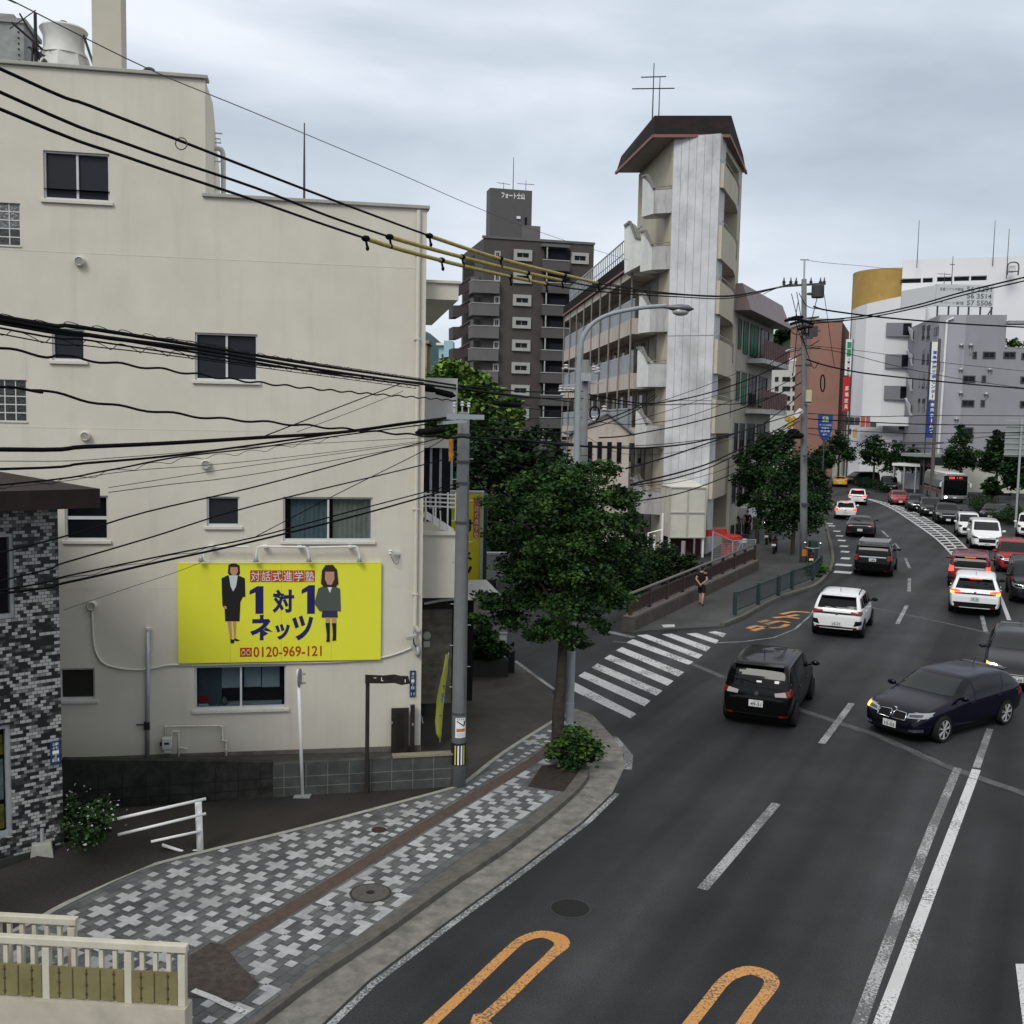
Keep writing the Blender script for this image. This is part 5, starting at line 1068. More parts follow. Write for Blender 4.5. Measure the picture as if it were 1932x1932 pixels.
# right side: window bays, green blinds, balconies with red-brown rails, metal mansard
zm0,zm1=fS.at(1458,604,-1.2)[1],fS.at(1450,562,-.5)[1]
b=MB();b.box(0,fS.L,.002,.6,-1,zm1-.05);fS.put(b.build('side_wall',mat('grey_beige_wall',(0.34,0.32,0.28),.85,var=.08,vs=.8,dirt=.4,dscale=.6,dcol=(.2,.18,.15),stretch=(1,1,.3))))
GRNB=mat('green_blind',(0.03,0.16,0.09),.7,var=.3,vs=3);REDR=mat('red_brown_panel',(0.13,0.075,0.075),.6,var=.3,vs=2.5)
for k in range(5):
    z=zm0-2.2-3.3*(4-k);far_window(fS,(.5,1.3,z,z+1.9),DARKALU,GRNB if k in (3,4) else GLASS,ft=.06);far_window(fS,(1.9,3.2,z-.2,z+1.9),DARKALU,GRNB if k>2 else GLASS,ft=.06)
    far_window(fS,(3.9,6.2,z-.2,z+1.9),DARKALU,GRNB if k==4 else GLASS,ft=.06);far_window(fS,(7.0,9.6,z-.2,z+1.9),DARKALU,GLASS,ft=.06)
    if k>1:
        b=MB();b.box(3.2,fS.L+.2,-1.15,0,z-.75,z-.45);bo=fS.put(b.build('balcony',WGRY));b=MB();b.box(3.2,fS.L+.2,-1.15,-1.1,z-.40,z+.75)
        for j in range(14):b.box(3.2+j*.56,3.26+j*.56,-1.2,-1.15,z-.45,z+.8)
        b.build('balcony_rail',REDR,bo)
    else:
        b=MB();b.box(2.8,fS.L,-.6,0,z+2.2,z+2.9);fS.put(b.build('shop_canopy',mat('canopy_white',(.5,.51,.52),.7,var=.08)))
b=MB();L_=fS.L+.3;x0_=fS.at(1402,505,-.6)[0];b.add([(x0_,-1.2,zm0),(L_,-1.2,zm0),(L_,-.5,zm1),(x0_+.4,-.5,zm1),(x0_,0,zm0),(L_,0,zm0),(L_,0,zm1),(x0_+.4,0,zm1)],[[0,1,2,3],[4,5,1,0],[3,2,6,7],[0,3,7,4],[1,5,6,2]]);fS.put(b.build('metal_mansard',PINKM))
# left wing with open galleries
Lw=fW.L;ZR=17.2
b=MB();b.box(0,Lw,-.25,1.6,16.45,ZR);fW.put(b.build('roof_band',HAT));b=MB();b.box(0,Lw,-.32,-.25,16.38,16.5);fW.put(b.build('roof_trim',mat('trim_pink',(0.22,0.10,0.09),.6)))
b=MB()
for j in range(40):
    x=j*Lw/39;b.bar((x,.3,ZR),(x,.3,ZR+1.6),.06)
b.bar((0,.3,ZR+1.6),(Lw,.3,ZR+1.6),.07);b.bar((0,.3,ZR+.8),(Lw,.3,ZR+.8),.05);fW.put(b.build('roof_railing',STEEL))
b=MB();b.box(0,Lw,1.3,1.5,-1,16.4);fW.put(b.build('gallery_wall',mat('gallery_wall_shaded',(0.24,0.22,0.19),.85,var=.15,vs=.8)))  # gallery shade is put into this darkened beige
for k in range(5):
    zr_=14.5-3.2*k
    b=MB();b.box(0,Lw,-.06,0,zr_-1.05,zr_)
    n=34
    ra=fW.put(b.build('gallery_rail',RAILG));b=MB()
    for j in range(n):b.box(j*Lw/n,j*Lw/n+.05,-.09,-.06,zr_-1.05,zr_+.02)
    b.bar((0,-.03,zr_+.05),(Lw,-.03,zr_+.05),.08);b.build('rail_posts',STEEL,ra)
    b=MB();b.box(0,Lw,-.12,1.3,zr_-1.98,zr_-1.06);fW.put(b.build('gallery_beam',PNK))
    if k==0:b=MB();b.box(0,Lw,-.12,1.3,15.9,16.449);fW.put(b.build('gallery_beam',PNK))
    for j in range(9):
        x=Lw-2.2-j*2.9*1.02;b=MB();b.box(x-.45,x+.45,1.24,1.3,zr_-1.05,zr_+1.05);dr=fW.put(b.build('door',mat('door_brown',(0.11,0.08,0.06),.6,var=.3)));b=MB();b.box(x-1.5,x-.7,1.25,1.3,zr_-.1,zr_+.95);b.build('door_window',GLASS,dr)
for j in range(9):
    x=.1+j*(Lw-.3)/8;b=MB();b.tube([(x,-.16,-.5),(x,-.16,16.4)],.055,7);fW.put(b.build('gallery_pole',mat('pole_rust_grey',(0.22,0.20,0.18),.6,var=.2)))
# mansard hat
hb=[G(u,v,ZT)[:2] for u,v in ((1162,326),(1233,256),(1376,256),(1408,326))];ht=[G(u,v,ZT2)[:2] for u,v in ((1172,295),(1235,218),(1380,218),(1402,292))]
b=MB();n=4;b.add([(*loc(p),ZT) for p in hb]+[(*loc(p),ZT2) for p in ht],[[i,(i+1) % n,n+(i+1) % n,n+i] for i in range(n)]+[[4,5,6,7]]);b.build('mansard_roof',HAT,WR_)
b=MB();b.poly([(*loc(p),ZT+.003) for p in hb]);so_=b.build('soffit',mat('soffit_grey',(0.30,0.28,0.25),.85,var=.1),WR_)
b=MB()
for i in range(3):b.bar((*loc(hb[i]),ZT-.02),(*loc(hb[i+1]),ZT-.02),.14,.16)
b.build('roof_trim',MATS['trim_pink'],WR_)
mast('television aerial with two cross booms on the mansard top',1231,122,219,59.5,.045,[(.52,-.1,2.4,9,.9),(.74,-.15,1.4,6,.7)]);mast('plain rod beside the aerial on the mansard top',1243,148,217,59.5,.04,name='lightning_rod',cat='lightning rod')
# small gabled roof in front of the galleries
p=base_at(1135,57);GH=thing('gabled_house','small pale house gable low in front of the gallery wing','house',p,.1)
z0,z1,z2=DP(1130,900,56).z,DP(1130,815,56).z,DP(1150,779,56).z
b=MB();b.prism([(-1.6,0),(1.6,0),(1.6,1.5),(-1.6,1.5)],-.2,z1);b.add([(-1.6,0,z1),(1.6,0,z1),(.3,0,z2)],[[0,1,2]]);b.build('wall',PNK,GH)
b=MB();b.bar((-1.9,2.4,z1-.12),(.3,2.4,z2+.05),5.2,.1,up=(0,1,0)) if False else b.add([(-1.9,-.2,z1-.1),(.3,-.2,z2+.06),(1.9,-.2,z1-.1),(-1.9,1.6,z1-.1),(.3,1.6,z2+.06),(1.9,1.6,z1-.1)],[[0,1,4,3],[1,2,5,4]]);o=b.build('roof',mat('slate_grey',(.17,.175,.19),.6,var=.1),GH);o.modifiers.new('solid','SOLIDIFY').thickness=.1
b=MB()
for k in range(5):b.box(-1.3+k*.55,-1.05+k*.55,-.05,0,z1-1.7,z1-.55)
b.build('window_slots',GLASS,GH)

# ================================================================== WATER TANK
p=base_at(1303,55.5);TKp=thing('water_tank','cream panelled water tank on a red brown frame before the wedge building','tank',p,.12);dT=55.5
zb,zt_=DP(1302,1016,dT).z,DP(1302,921,dT).z;TC=mat('tank_cream',(0.54,0.53,0.46),.6,var=.06,vs=2,dirt=.25,dscale=1.5,dcol=(.32,.3,.25));hw=1.0
b=MB();b.box(-hw,hw,0,1.8,zb,zt_);b.build('panels',TC,TKp)
b=MB()
for x in (-hw,0,hw):b.box(x-.035,x+.035,-.05,0,zb,zt_)
for z in (zb,(zb+zt_)/2,zt_):b.box(-hw-.03,hw+.03,-.055,0,z-.035,z+.035)
for y in (0,.9,1.8):b.box(-hw-.05,-hw,y-.035,y+.035,zb,zt_)
b.build('flanges',mat('tank_flange',(.40,.39,.33),.6),TKp)
b=MB();b.add([(-hw-.06,-.06,zt_+.04),(hw+.06,-.06,zt_+.04),(hw+.06,1.86,zt_+.04),(-hw-.06,1.86,zt_+.04),(-.2,.7,zt_+.42),(.3,.7,zt_+.42),(.3,1.2,zt_+.42),(-.2,1.2,zt_+.42)],[[0,1,5,4],[1,2,6,5],[2,3,7,6],[3,0,4,7],[4,5,6,7]]);b.build('roof',TC,TKp)
b=MB()
for x in (-hw+.05,hw-.05):
    for y in (.1,1.7):b.box(x-.05,x+.05,y-.05,y+.05,-1,zb)
b.build('legs_frame',WHITEP,TKp);b=MB();b.box(-hw,hw+.4,1.75,1.85,-1,zb-.12);b.build('back_boarding',mat('red_brown_boards',(0.085,0.03,0.028),.8,var=.3,vs=4),TKp)
b=MB();b.tube([(-hw-.35,.1,zb+1.3),(-hw-.35,.1,-1)],.06,8);b.tube([(-hw-.75,.2,zb+.1),(-hw-.75,.2,-1)],.06,8);b.tube([(-hw-.35,.1,zb+.4),(-hw-1.1,.2,zb+.2),(-hw-1.15,.2,-1)],.05,8);b.build('pipes',WHITEP,TKp)
b=MB();b.tube([(-.2,-.1,zb-.2),(-.2,-.1,-1)],.12,10);b.build('pedestal',CONC,TKp)

# ================================================================== BRIDGE PARAPET AND RAILINGS
a,c=G(1196,1194),G(1432,1077);d=c-a;ln=d.length;ang=math.atan2(d.y,d.x);BR=thing('bridge_parapet','low stone parapet with a brown railing along the bridge pavement','railing',a,ang)
STN=mat('old_parapet_stone',(0.085,0.072,0.064),.95,var=.3,vs=3,bump=.5,bs=20,dirt=.5,dscale=1.5,dcol=(.035,.03,.028))
b=MB();b.box(0,ln,0,.45,-.8,.52);b.build('stone_base',STN,BR,bevel=.02);b=MB();b.box(-.02,ln,.02,.40,.521,.57);b.build('base_coping',mat('parapet_coping',(.15,.13,.115),.9,var=.25,vs=4),BR)
n=10
for k in range(n):x=.15+k*(ln-.3)/(n-1);b=MB();b.box(x-.06,x+.06,.15,.27,.57,1.30);b.build('post',BROWNR,BR,bevel=.01)
b=MB();b.tube([(.05,.21,1.33),(ln-.05,.21,1.33)],.05,10);b.build('top_rail',mat('rail_top',(.14,.12,.115),.5),BR,smooth=True)
b=MB();b.box(.1,ln-.1,.18,.24,1.08,1.15);b.box(.1,ln-.1,.18,.24,.64,.70);k=.25
while k<ln-.2:b.box(k-.03,k+.03,.19,.23,.70,1.08);k+=.14
b.build('infill_bars',BROWNR,BR)
GRP=[G(1386,1160,.16),G(1430,1141,.16),G(1468,1124,.16),G(1494,1112,.16),G(1533,1096,.16),G(1548,1080,.16)]
GR=thing('pedestrian_railing','dark green mesh railing along the kerb near the far utility pole','railing',GRP[0]);off=GRP[0]
for p in GRP:b=MB();q=p-off;b.prism([(q.x-.07,q.y-.07),(q.x+.07,q.y-.07),(q.x+.07,q.y+.07),(q.x-.07,q.y+.07)],0,.88);b.build('post',GREENR,GR,bevel=.01)
for p,q in zip(GRP,GRP[1:]):
    p=p-off;q=q-off;b=MB();up=V((0,0,1));b.bar(p+up*.80,q+up*.80,.05);b.bar(p+up*.15,q+up*.15,.04);n=int((q-p).length/.11)
    for k in range(1,n):r_=p.lerp(q,k/n);b.bar(r_+up*.15,r_+up*.80,.014)
    b.build('mesh_panel',GREENR,GR)
b=MB();pts=[G(1340,1062,.1),G(1378,1076,.1)];p0=G(1343,1066,0);MF=thing('mesh_fence','grey wire mesh fence panel behind the brown bridge railing','fence',p0);e=(G(1424,1060,0)-p0)/5.2
b.bar((0,0,0),(0,0,1.75),.06);b.bar(e*2.4,e*2.4+V((0,0,1.2)),.05);b.bar((0,0,1.75),e*2.4+V((0,0,1.2)),.05);b.bar(e*2.4+V((0,0,1.2)),e*5.2+V((0,0,1.2)),.05);b.bar(e*5.2,e*5.2+V((0,0,1.2)),.05);b.build('frame',STEEL,MF)
b=MB()
for k in range(40):t_=k/40;h=1.75-.55*min(1,t_*2.17);b.bar(e*5.2*t_,e*5.2*t_+V((0,0,h)),.012)
for k in range(10):b.bar((0,0,.12*k),e*5.2+V((0,0,.12*k)),.01)
b.build('mesh',STEEL,MF)
p=G(1380,1052,0) ;RB=thing('red_bin','round red lidded bin beside the mesh fence on the pavement','bin',p)
b=MB();b.lathe([(.26,0),(.30,.95),(.28,1.0)],n=16);b.build('drum',mat('red_plastic',(.40,.025,.02),.45),RB,smooth=False);b=MB();b.lathe([(.52,.98),(.56,1.04),(.54,1.2),(.4,1.27),(.001,1.28)],n=20);b.build('lid',MATS['red_plastic'],RB)
p=G(1352,1025,0);b=MB();b.bar((-.6,0,1.35),(.5,0,1.45),.3,.35);b.bar((.4,0,1.4),(.4,0,.1),.28);o=b.build('steel_stand',MATS['red_plastic'],None);o.location=DP(1352,1052,57)-V((0,0,0));tag(o,'red painted steel frame beside the cream water tank','frame')

# ================================================================== FAR UTILITY POLE
P2_=G(1516,1060,.06);D2_=(P2_-CAMP).dot(_F);U2=thing('utility_pole','tall grey utility pole loaded with wires and a transformer, on the far kerb','utility pole',P2_)
def o2(u,v,dd=0):return DP(u,v,D2_+dd)-P2_
tp=o2(1517,527);H2=tp.z;b=MB();b.tube([(tp.x*i/5,tp.y*i/5,H2*i/5) for i in range(6)],[.20,.19,.175,.16,.145,.135],16);b.build('shaft',CONCP,U2,smooth=True)
b=MB();b.tube([o2(1517,530),o2(1518,490)],.05,8);b.bar(o2(1510,490),o2(1526,490),.06);b.build('top_mast',STEEL,U2)
b=MB();b.bar(o2(1478,540),o2(1556,535),.11);b.bar(o2(1480,606),o2(1545,598),.09);b.bar(o2(1482,657),o2(1548,657),.08);b.bar(o2(1500,690),o2(1530,690),.08);b.build('crossarm',DARKALU,U2)
b=MB()
for u in (1479,1492,1502,1530,1548,1555):c=o2(u,534);b.lathe([(.05,-.1),(.11,-.05),(.06,0),(.11,.06),(.05,.12),(.02,.3)],c,n=8)
b.build('insulators',mat('dark_porcelain',(.05,.05,.055),.4),U2)
b=MB();c=o2(1543,549,-.3);b.lathe([(.30,-.36),(.33,-.33),(.33,.26),(.28,.34),(.001,.36)],(c.x,c.y,c.z),n=16)
b.build('transformer',mat('transformer_dark',(.045,.05,.052),.5),U2,smooth=False)
b=MB();c=o2(1532,625);b.box(c.x-.25,c.x+.2,c.y-.4,c.y-.1,c.z-.3,c.z+.25);b.build('switch_box',DARKALU,U2)
b=MB();c=o2(1525,749,-.3);b.box(c.x-.13,c.x+.15,c.y-.1,c.y+.1,c.z-.38,c.z+.38);b.build('meter_box',mat('box_cream',(.50,.44,.32),.6),U2)
b=MB();b.tube(smooth_pts([o2(1482,663),o2(1495,658),o2(1508,657)],4),.05,6);b.build('lamp_arm',STEEL,U2);b=MB();c=o2(1506,780,-.4);b.bar(o2(1499,787,-.5),o2(1512,773,-.5),.22);b.build('lamp_head',WHITEP,U2)
b=MB()
for k in range(14):a_=2*PI*k/13;c=o2(1552+4*math.cos(a_),723+16*math.sin(a_));b.v.append(tuple(c))
b=MB();b.tube([o2(1552+4*math.cos(2*PI*k/14),723+16*math.sin(2*PI*k/14)) for k in range(15)],.04,5);b.build('cable_loop',CABLE,U2)
b=MB()
for (u,v,r) in ((1486,790,.16),(1492,800,.15),(1497,792,.13),(1489,804,.12)):c=o2(u,v,-.5);b.lathe([(.02,-.16),(r,-.1),(r,.1),(.02,.16)],c,n=8)
b.build('cable_clamp_cover',mat('clamp_yellow',(.50,.30,.03),.5),U2)
b=MB()
for u,v in ((1497,815),(1505,822),(1490,822)):c=o2(u,v,-.4);b.blob(c,(.35,.25,.18),6)
b.build('splice_case',CABLE,U2)
b=MB()
for (u0,v0,u1,v1) in ((1480,606,1515,598),(1487,601,1535,612),(1490,612,1530,607),(1505,622,1540,618)):b.tube(smooth_pts([o2(u0,v0,-.3),o2((u0+u1)/2,(v0+v1)/2-3,-.4),o2(u1,v1,-.3)],3),.08,6)
for k in range(10):
    u0=random.uniform(1480,1550);v0=random.uniform(535,620);u1=1517+random.uniform(-30,35);v1=v0+random.uniform(20,90);b.tube(smooth_pts([o2(u0,v0,-.2),o2((u0+u1)/2+random.uniform(-6,6),max(v0,v1)+random.uniform(-6,10),-.3),o2(u1,v1,-.2)],4),.022,5)
b.build('jumper_cables',CABLE,U2)
b=MB()
for v in (560,640,690,760,860,950):b=MB();z=o2(1517,v).z;b.lathe([(.19,-.05),(.19,.05)],(tp.x*z/H2,0,z),n=14);b.build('band',DARKALU,U2)
z=o2(1517,1042).z;b=MB();wrap(b,(0,0),.205,-2.4,-.7,z-.18,z+.18);b.build('orange_notice',MATS['notice_orange'],U2)
b=MB();b.tube([o2(1506,1075,-.6),o2(1507,985,-.6)],.045,7);b.build('guy_cover',CABLEG,U2)
b=MB();b.box(.25,.65,-.35,.1,0,1.15);b.build('green_cabinet',GREENR,U2)
p=DP(1100,885,40);P3=V((p.x,p.y,0));U3=thing('utility_pole','slim utility pole with white insulators behind the street lamp','utility pole',P3);zt_=DP(1101,680,40).z
b=MB();b.tube([(0,0,0),(0,0,zt_)],[.17,.13],12);b.build('shaft',CONCP,U3,smooth=True);b=MB();o3=lambda u,v:DP(u,v,40)-P3
b.bar(o3(1060,695),o3(1125,697),.07);b.bar(o3(1055,728),o3(1140,722),.07);b.build('crossarm',STEEL,U3);b=MB()
for u,v in ((1058,735),(1066,736),(1074,736),(1082,737),(1068,692),(1062,742),(1120,695),(1128,698),(1100,780),(1120,790),(1140,770),(1125,700)):c=o3(u,v);b.lathe([(.04,-.1),(.11,-.06),(.05,0),(.11,.06),(.04,.1)],c,n=8)
b.build('insulators',MATS['porcelain'],U3);b=MB();b.box(-.2,.2,-.35,-.1,o3(1100,720).z,o3(1100,705).z);b.build('switch_box',STEEL,U3)
b=MB();b.tube([o3(1122+9*math.cos(2*PI*k/14),780+13*math.sin(2*PI*k/14)) for k in range(15)],.035,5);b.build('cable_loop',CABLE,U3)

# ================================================================== BACKGROUND TREES AND SHRUBS
def bg(label,d,L_,n,size,mats,name='tree',cat='tree',base_uv=None,group=None,r0=.18,**kw):
    lob=[(DP(u,v,d+(dd if len(q)>3 else 0)),r*d/FPX) for q in L_ for (u,v,r,dd) in [(*q,0)[:4] if len(q)==3 else q]]
    cx=sum(p.x for p,_ in lob)/len(lob);cy=sum(p.y for p,_ in lob)/len(lob)
    bz=0.0
    if base_uv:q=DP(base_uv[0],base_uv[1],d);cx,cy=q.x,q.y
    base=V((cx,cy,bz));top=max(p.z for p,_ in lob)
    if name=='shrub' or name=='bush':
        t=thing(name,label,cat,base,0,group);foliage('foliage',lob,n,size,mats,t,base,**kw);b=MB()
        for k in range(4):limb(b,(random.uniform(-.3,.3),0,-.3),(random.uniform(-.8,.8),0,top*.6),.03,.01)
        b.build('stems',BARK,t);return t
    return tree(label,base,lob,n,size,mats,[base+V((0,0,-.2)),base+V((.05,0,top*.35)),base+V((0,0,top*.7))],r0,group,name,cat,**kw)
bg('broad camphor tree with bright green domed crown behind the cream building',56,[(845,712,34),(885,722,36),(820,735,34),(925,748,36),(870,760,45,-1),(820,790,40),(930,790,45),(960,790,28),(880,810,50),(965,765,20),(850,700,26),(905,735,30,-1)],15000,.34,[LEAFC,LEAFC,LEAFL],r0=.4,up=.9,clump=.20)
bg('dark dense tree filling the gap behind the concrete utility pole',44,[(890,880,60),(950,870,62),(1010,860,55),(900,960,65),(970,960,65),(1030,930,60),(860,900,40),(900,1040,55),(960,1050,60),(830,880,40),(930,830,40),(1000,1010,60),(840,850,38)],13000,.26,[LEAFD,LEAFD,LEAF],r0=.25)
bg('dark shrubby tree on the stream bank left of the bridge railing',42,[(1165,1090,40),(1190,1060,38),(1150,1140,36),(1185,1120,34),(1215,1095,30),(1120,1150,30),(1200,1020,30),(1180,985,28)],6500,.17,[LEAFD,LEAF],r0=.12)
bg('mass of leafy shrubs under the cream water tank',47,[(1240,1060,32),(1265,1085,30),(1225,1100,32),(1290,1070,24),(1310,1090,24),(1250,1120,26),(1215,1055,26),(1330,1075,16),(1280,1110,22),(1335,1090,14),(1210,1130,26),(1300,1060,20),(1260,1045,26),(1235,1080,30)],10000,.14,[LEAF,LEAFD],'shrub','shrub')
bg('round street tree just left of the far utility pole',58,[(1505,875,38),(1478,895,42),(1530,905,34),(1500,935,48),(1465,945,40),(1540,950,30),(1520,975,38),(1478,985,36),(1450,985,26),(1550,920,20),(1440,960,22),(1545,895,18)],13000,.17,[LEAF,LEAF,LEAFD],base_uv=(1496,1000),r0=.13)
bg('dark bluish street tree behind the round one near the wedge building',63,[(1430,868,34),(1410,905,28),(1455,838,28),(1420,935,24),(1470,850,28),(1400,885,20),(1440,900,30),(1480,830,20),(1405,945,16)],6000,.22,[LEAFD,LEAF],base_uv=(1430,960),r0=.14)
def fartree(label,u,v,r,d,n=2600,tall=1.0,grp='street trees at the far junction'):
    L_=[(u,v-r*.55*tall,r*.55),(u-r*.45,v-r*.1,r*.6),(u+r*.45,v-r*.1,r*.6),(u,v+r*.25,r*.7),(u-r*.5,v+r*.4,r*.45),(u+r*.5,v+r*.4,r*.45),(u,v-r*.9*tall,r*.3)]
    return bg(label,d,L_,int(n*1.6),.26,[LEAFD,LEAF],base_uv=(u,v),r0=.16,group=grp)
fartree('dark tree standing under the round blue pennant sign',1583,848,32,130);fartree('dark tree left of the pale pillars at the far junction',1548,868,26,128);fartree('spreading tree over the median beside the grey van',1650,852,30,132);fartree('tree directly behind the parked grey columns, left of the bus',1688,866,32,130)
fartree('low tree over the bus shelter roof',1722,868,24,131);fartree('tall layered tree before the grey building, right of the bus',1813,862,32,109.5,4600,1.8);fartree('dark round tree right of the layered tree',1882,862,36,96,4600,1.3);fartree('dark tree cut off by the frame, under the ribbed road sign back',1922,895,34,84,3600)
fartree('small tree on a trunk beside the parked white cars',1872,920,18,88,1800)
HB=thing('clipped_hedge','long low green hedge along the side lane, behind the grey coupe','hedge',G(1884,976));hp=[G(1862,955),G(1884,972),G(1910,984),G(1945,998)]
foliage('foliage',[(p.lerp(q,t)+V((0,1.2,.55)),(1.5,1.3,.65)) for p,q in zip(hp,hp[1:]) for t in (0,.33,.66)],9000,.15,[LEAF,LEAFD],HB,HB.location);b=MB();b.box(-.4,.4,0,.8,-.1,.4);b.build('stems',BARK,HB)
HB2=thing('clipped_hedge','dark low hedge on the far median beside the grey van','hedge',G(1640,918));foliage('foliage',[(G(u,v)+V((0,1,.6)),(1.8,1.2,.7)) for u,v in ((1635,920),(1650,922),(1665,925),(1678,930))],3200,.18,[LEAFD],HB2,HB2.location);b=MB();b.box(-.4,.4,0.5,1.3,-.1,.4);b.build('stems',BARK,HB2)
SB2=thing('shrub','small bright shrub at the foot of the far utility pole','shrub',G(1545,1092));foliage('foliage',[(G(1543,1090)+V((0,.2,.35)),.55),(G(1556,1082)+V((0,.2,.25)),.4)],1100,.14,[LEAFL,LEAF],SB2,SB2.location);b=MB();limb(b,(0,0,-.1),(0,.2,.5),.02,.01);b.build('stems',BARK,SB2)
PT=thing('planted_bed','dark planted bed with leafy pots beyond the driveway','planter',G(890,1278,.115));foliage('foliage',[(G(u,1270,.3)+V((0,.6,h)),r) for u,h,r in ((820,.5,.35),(845,.4,.3),(900,.7,.5),(930,.5,.45),(880,.4,.4),(915,.9,.3))],3000,.13,[LEAFD,LEAF],PT,PT.location);b=MB();b.box(-1.3,1.0,.1,1.0,-.05,.45);b.build('bed_wall',mat('bed_dark',(.04,.038,.035),.9),PT)

# low walls and gate posts across the driveway
def wallseg(label,u0,u1,v,z0,z1,mt,name='garden_wall',cat='wall',th=.25,z=.115):
    a=G(u0,v,z);c=G(u1,v,z);d=c-a;t=thing(name,label,cat,a,math.atan2(d.y,d.x));b=MB();b.box(0,d.length,0,th,z0,z1);b.build('wall_body',mt,t);b=MB();b.box(-.03,d.length+.03,-.03,th+.03,z1,z1+.06);b.build('coping',CONC,t);return t
wallseg('pale stone garden wall beyond the driveway, right of the utility pole',884,955,1262,.9,2.0,mat('pale_stone',(.24,.23,.205),.9,var=.3,vs=4,bump=.4,bs=20));wallseg('plain grey wall above the stone garden wall',884,975,1235,2.3,3.05,mat('plain_grey_wall',(.20,.205,.21),.8,var=.06))
p=G(948,1268,.115);t=thing('gate_post','white gate post with a mirror box beyond the driveway','post',p);b=MB();h=DP(948,1195,(p-CAMP).dot(_F)).z-p.z;b.box(-.10,.10,-.1,.1,0,h);b.build('post',WHITEP,t);b=MB();b.box(.14,.34,-.1,.1,0,h*.55);b.build('meter_box',BLACK,t);b=MB();b.box(-.12,.12,-.12,.12,h,h+.04);b.build('cap',CONC,t)
# yellow vertical sign
d_=25.5;p=DP(912,1122,d_);YS=thing('vertical_sign','tall yellow hanging sign with dark lettering behind the utility pole','sign',p);z1=DP(912,930,d_).z-p.z;wv=(912-845)/1932*d_
b=MB();b.box(-wv,-.10,0,.25,0,z1);b.build('panel',mat('sign_yellow_deep',(.66,.58,.025),.45),YS);b=MB();b.box(-.098,-.03,-.03,.28,-.03,z1+.05);b.box(-wv,-.1,-.01,.26,z1,z1+.05);b.build('frame',mat('sign_frame',(.42,.45,.43),.4),YS);b=MB();b.box(-.028,.06,-.02,.3,-.05,z1-.02);b.build('side',mat('sign_side_green',(.025,.05,.045),.5),YS)
b=MB()
for k,ch in enumerate('対話式進学塾'):z=z1*.955-(k+1)*.165;b.box(-.275,-.13,-.006,0,z,z+.155,0);put_text(b,ch,-.26,-.145,z+.012,z+.14,-.009,1)
b.build('title_lettering',[MATS['title_red'],WHITET],YS);b=MB()
for k,ch in enumerate('1対1ネッツ'):z=z1*.93-(k+1)*.385;x=(-wv*.86+.0,-.30);w_=.13 if ch=='1' else .36;put_text(b,ch,-.55-w_/2+.08,-.55+w_/2+.08,z,z+.30,-.006,0,.03)
b.build('name_lettering',BLACKT,YS)
# feather banners
def banner(label,pts_l,pts_r,d0,mt,pole_px,letters=None,lm=None):
    p=DP(*pole_px[0],d0);t=thing('feather_banner',label,'banner',p);b=MB();b.tube([DP(u,v,d0)-p for u,v in pole_px],.012,6);b.build('pole',WHITEP,t)
    b=MB();vs=[];n=len(pts_l)
    for i,(l,r) in enumerate(zip(pts_l,pts_r)):vs+=[DP(*l,d0-.25-.1*math.sin(i*1.3))-p,DP((l[0]+r[0])/2,(l[1]+r[1])/2,d0-.1)-p,DP(*r,d0)-p]
    b.add(vs,[[3*i+j,3*i+j+1,3*i+j+4,3*i+j+3] for i in range(n-1) for j in (0,1)]);o=b.build('cloth',mt,t,smooth=True);o.modifiers.new('solid','SOLIDIFY').thickness=.006
    if letters:
        b=MB()
        for ch,u,v,s in letters:q=DP(u,v,d0-.32)-p;w_=s*d0/FPX/2;put_text(b,ch,q.x-w_*.6,q.x+w_*.6,q.z-w_,q.z+w_,q.y,0,.02)
        b.build('lettering',lm,t)
ZB=lambda x,y:((960+x*160/909)/1.2671,(1560+y*340/1932)/1.2671)
banner('narrow yellow feather banner with white top beside the utility pole',[ZB(600,20),ZB(560,250),ZB(520,420),ZB(480,600),ZB(465,800),ZB(455,950),ZB(470,1100),ZB(515,1180)],[ZB(635,30),ZB(625,250),ZB(600,420),ZB(575,620),ZB(560,800),ZB(550,950),ZB(540,1100),ZB(530,1190)],22.2,
       mat('banner_yellow',(.50,.52,.08),.7),[ZB(520,1215),ZB(545,900),ZB(590,450),ZB(640,0)],[('対',*ZB(578,470),9),('話',*ZB(560,580),9),('式',*ZB(548,650),9),('塾',*ZB(530,870),8)],mat('banner_blue',(.06,.08,.25),.6))
banner('dark green feather banner hanging at the corner of the cream building',[ZB(300,30),ZB(262,320),ZB(235,500),ZB(230,650),ZB(235,760),ZB(270,860)],[ZB(305,40),ZB(325,330),ZB(340,500),ZB(345,680),ZB(320,800),ZB(285,870)],23.2,
       mat('banner_green',(.015,.03,.022),.7),[ZB(290,960),ZB(250,780),ZB(236,520),ZB(300,20)],[('ら',*ZB(290,370),9),('く',*ZB(275,470),10),('た',*ZB(262,590),7),('め',*ZB(255,640),7),('の',*ZB(245,710),6)],WHITET)

# ================================================================== FAR BUILDINGS ON THE RIGHT
def far_root(name,label,cat,u,d):return thing(name,label,cat,base_at(u,d))
def zz(u,v,d):return DP(u,v,d).z
WHT=mat('white_facade',(.68,.69,.71),.75,var=.03,vs=.2);GRYB=mat('lavender_grey_facade',(.275,.275,.305),.8,var=.05,vs=.3,dirt=.25,dscale=.3,dcol=(.17,.17,.2),stretch=(1,1,.25));OCH=mat('ochre_tile',(.33,.215,.06),.7,var=.12,vs=.5,dirt=.35,dscale=.35,dcol=(.48,.36,.16),stretch=(1,1,2.5));BRK=mat('salmon_brick',(.30,.165,.13),.85,var=.08,vs=.5)
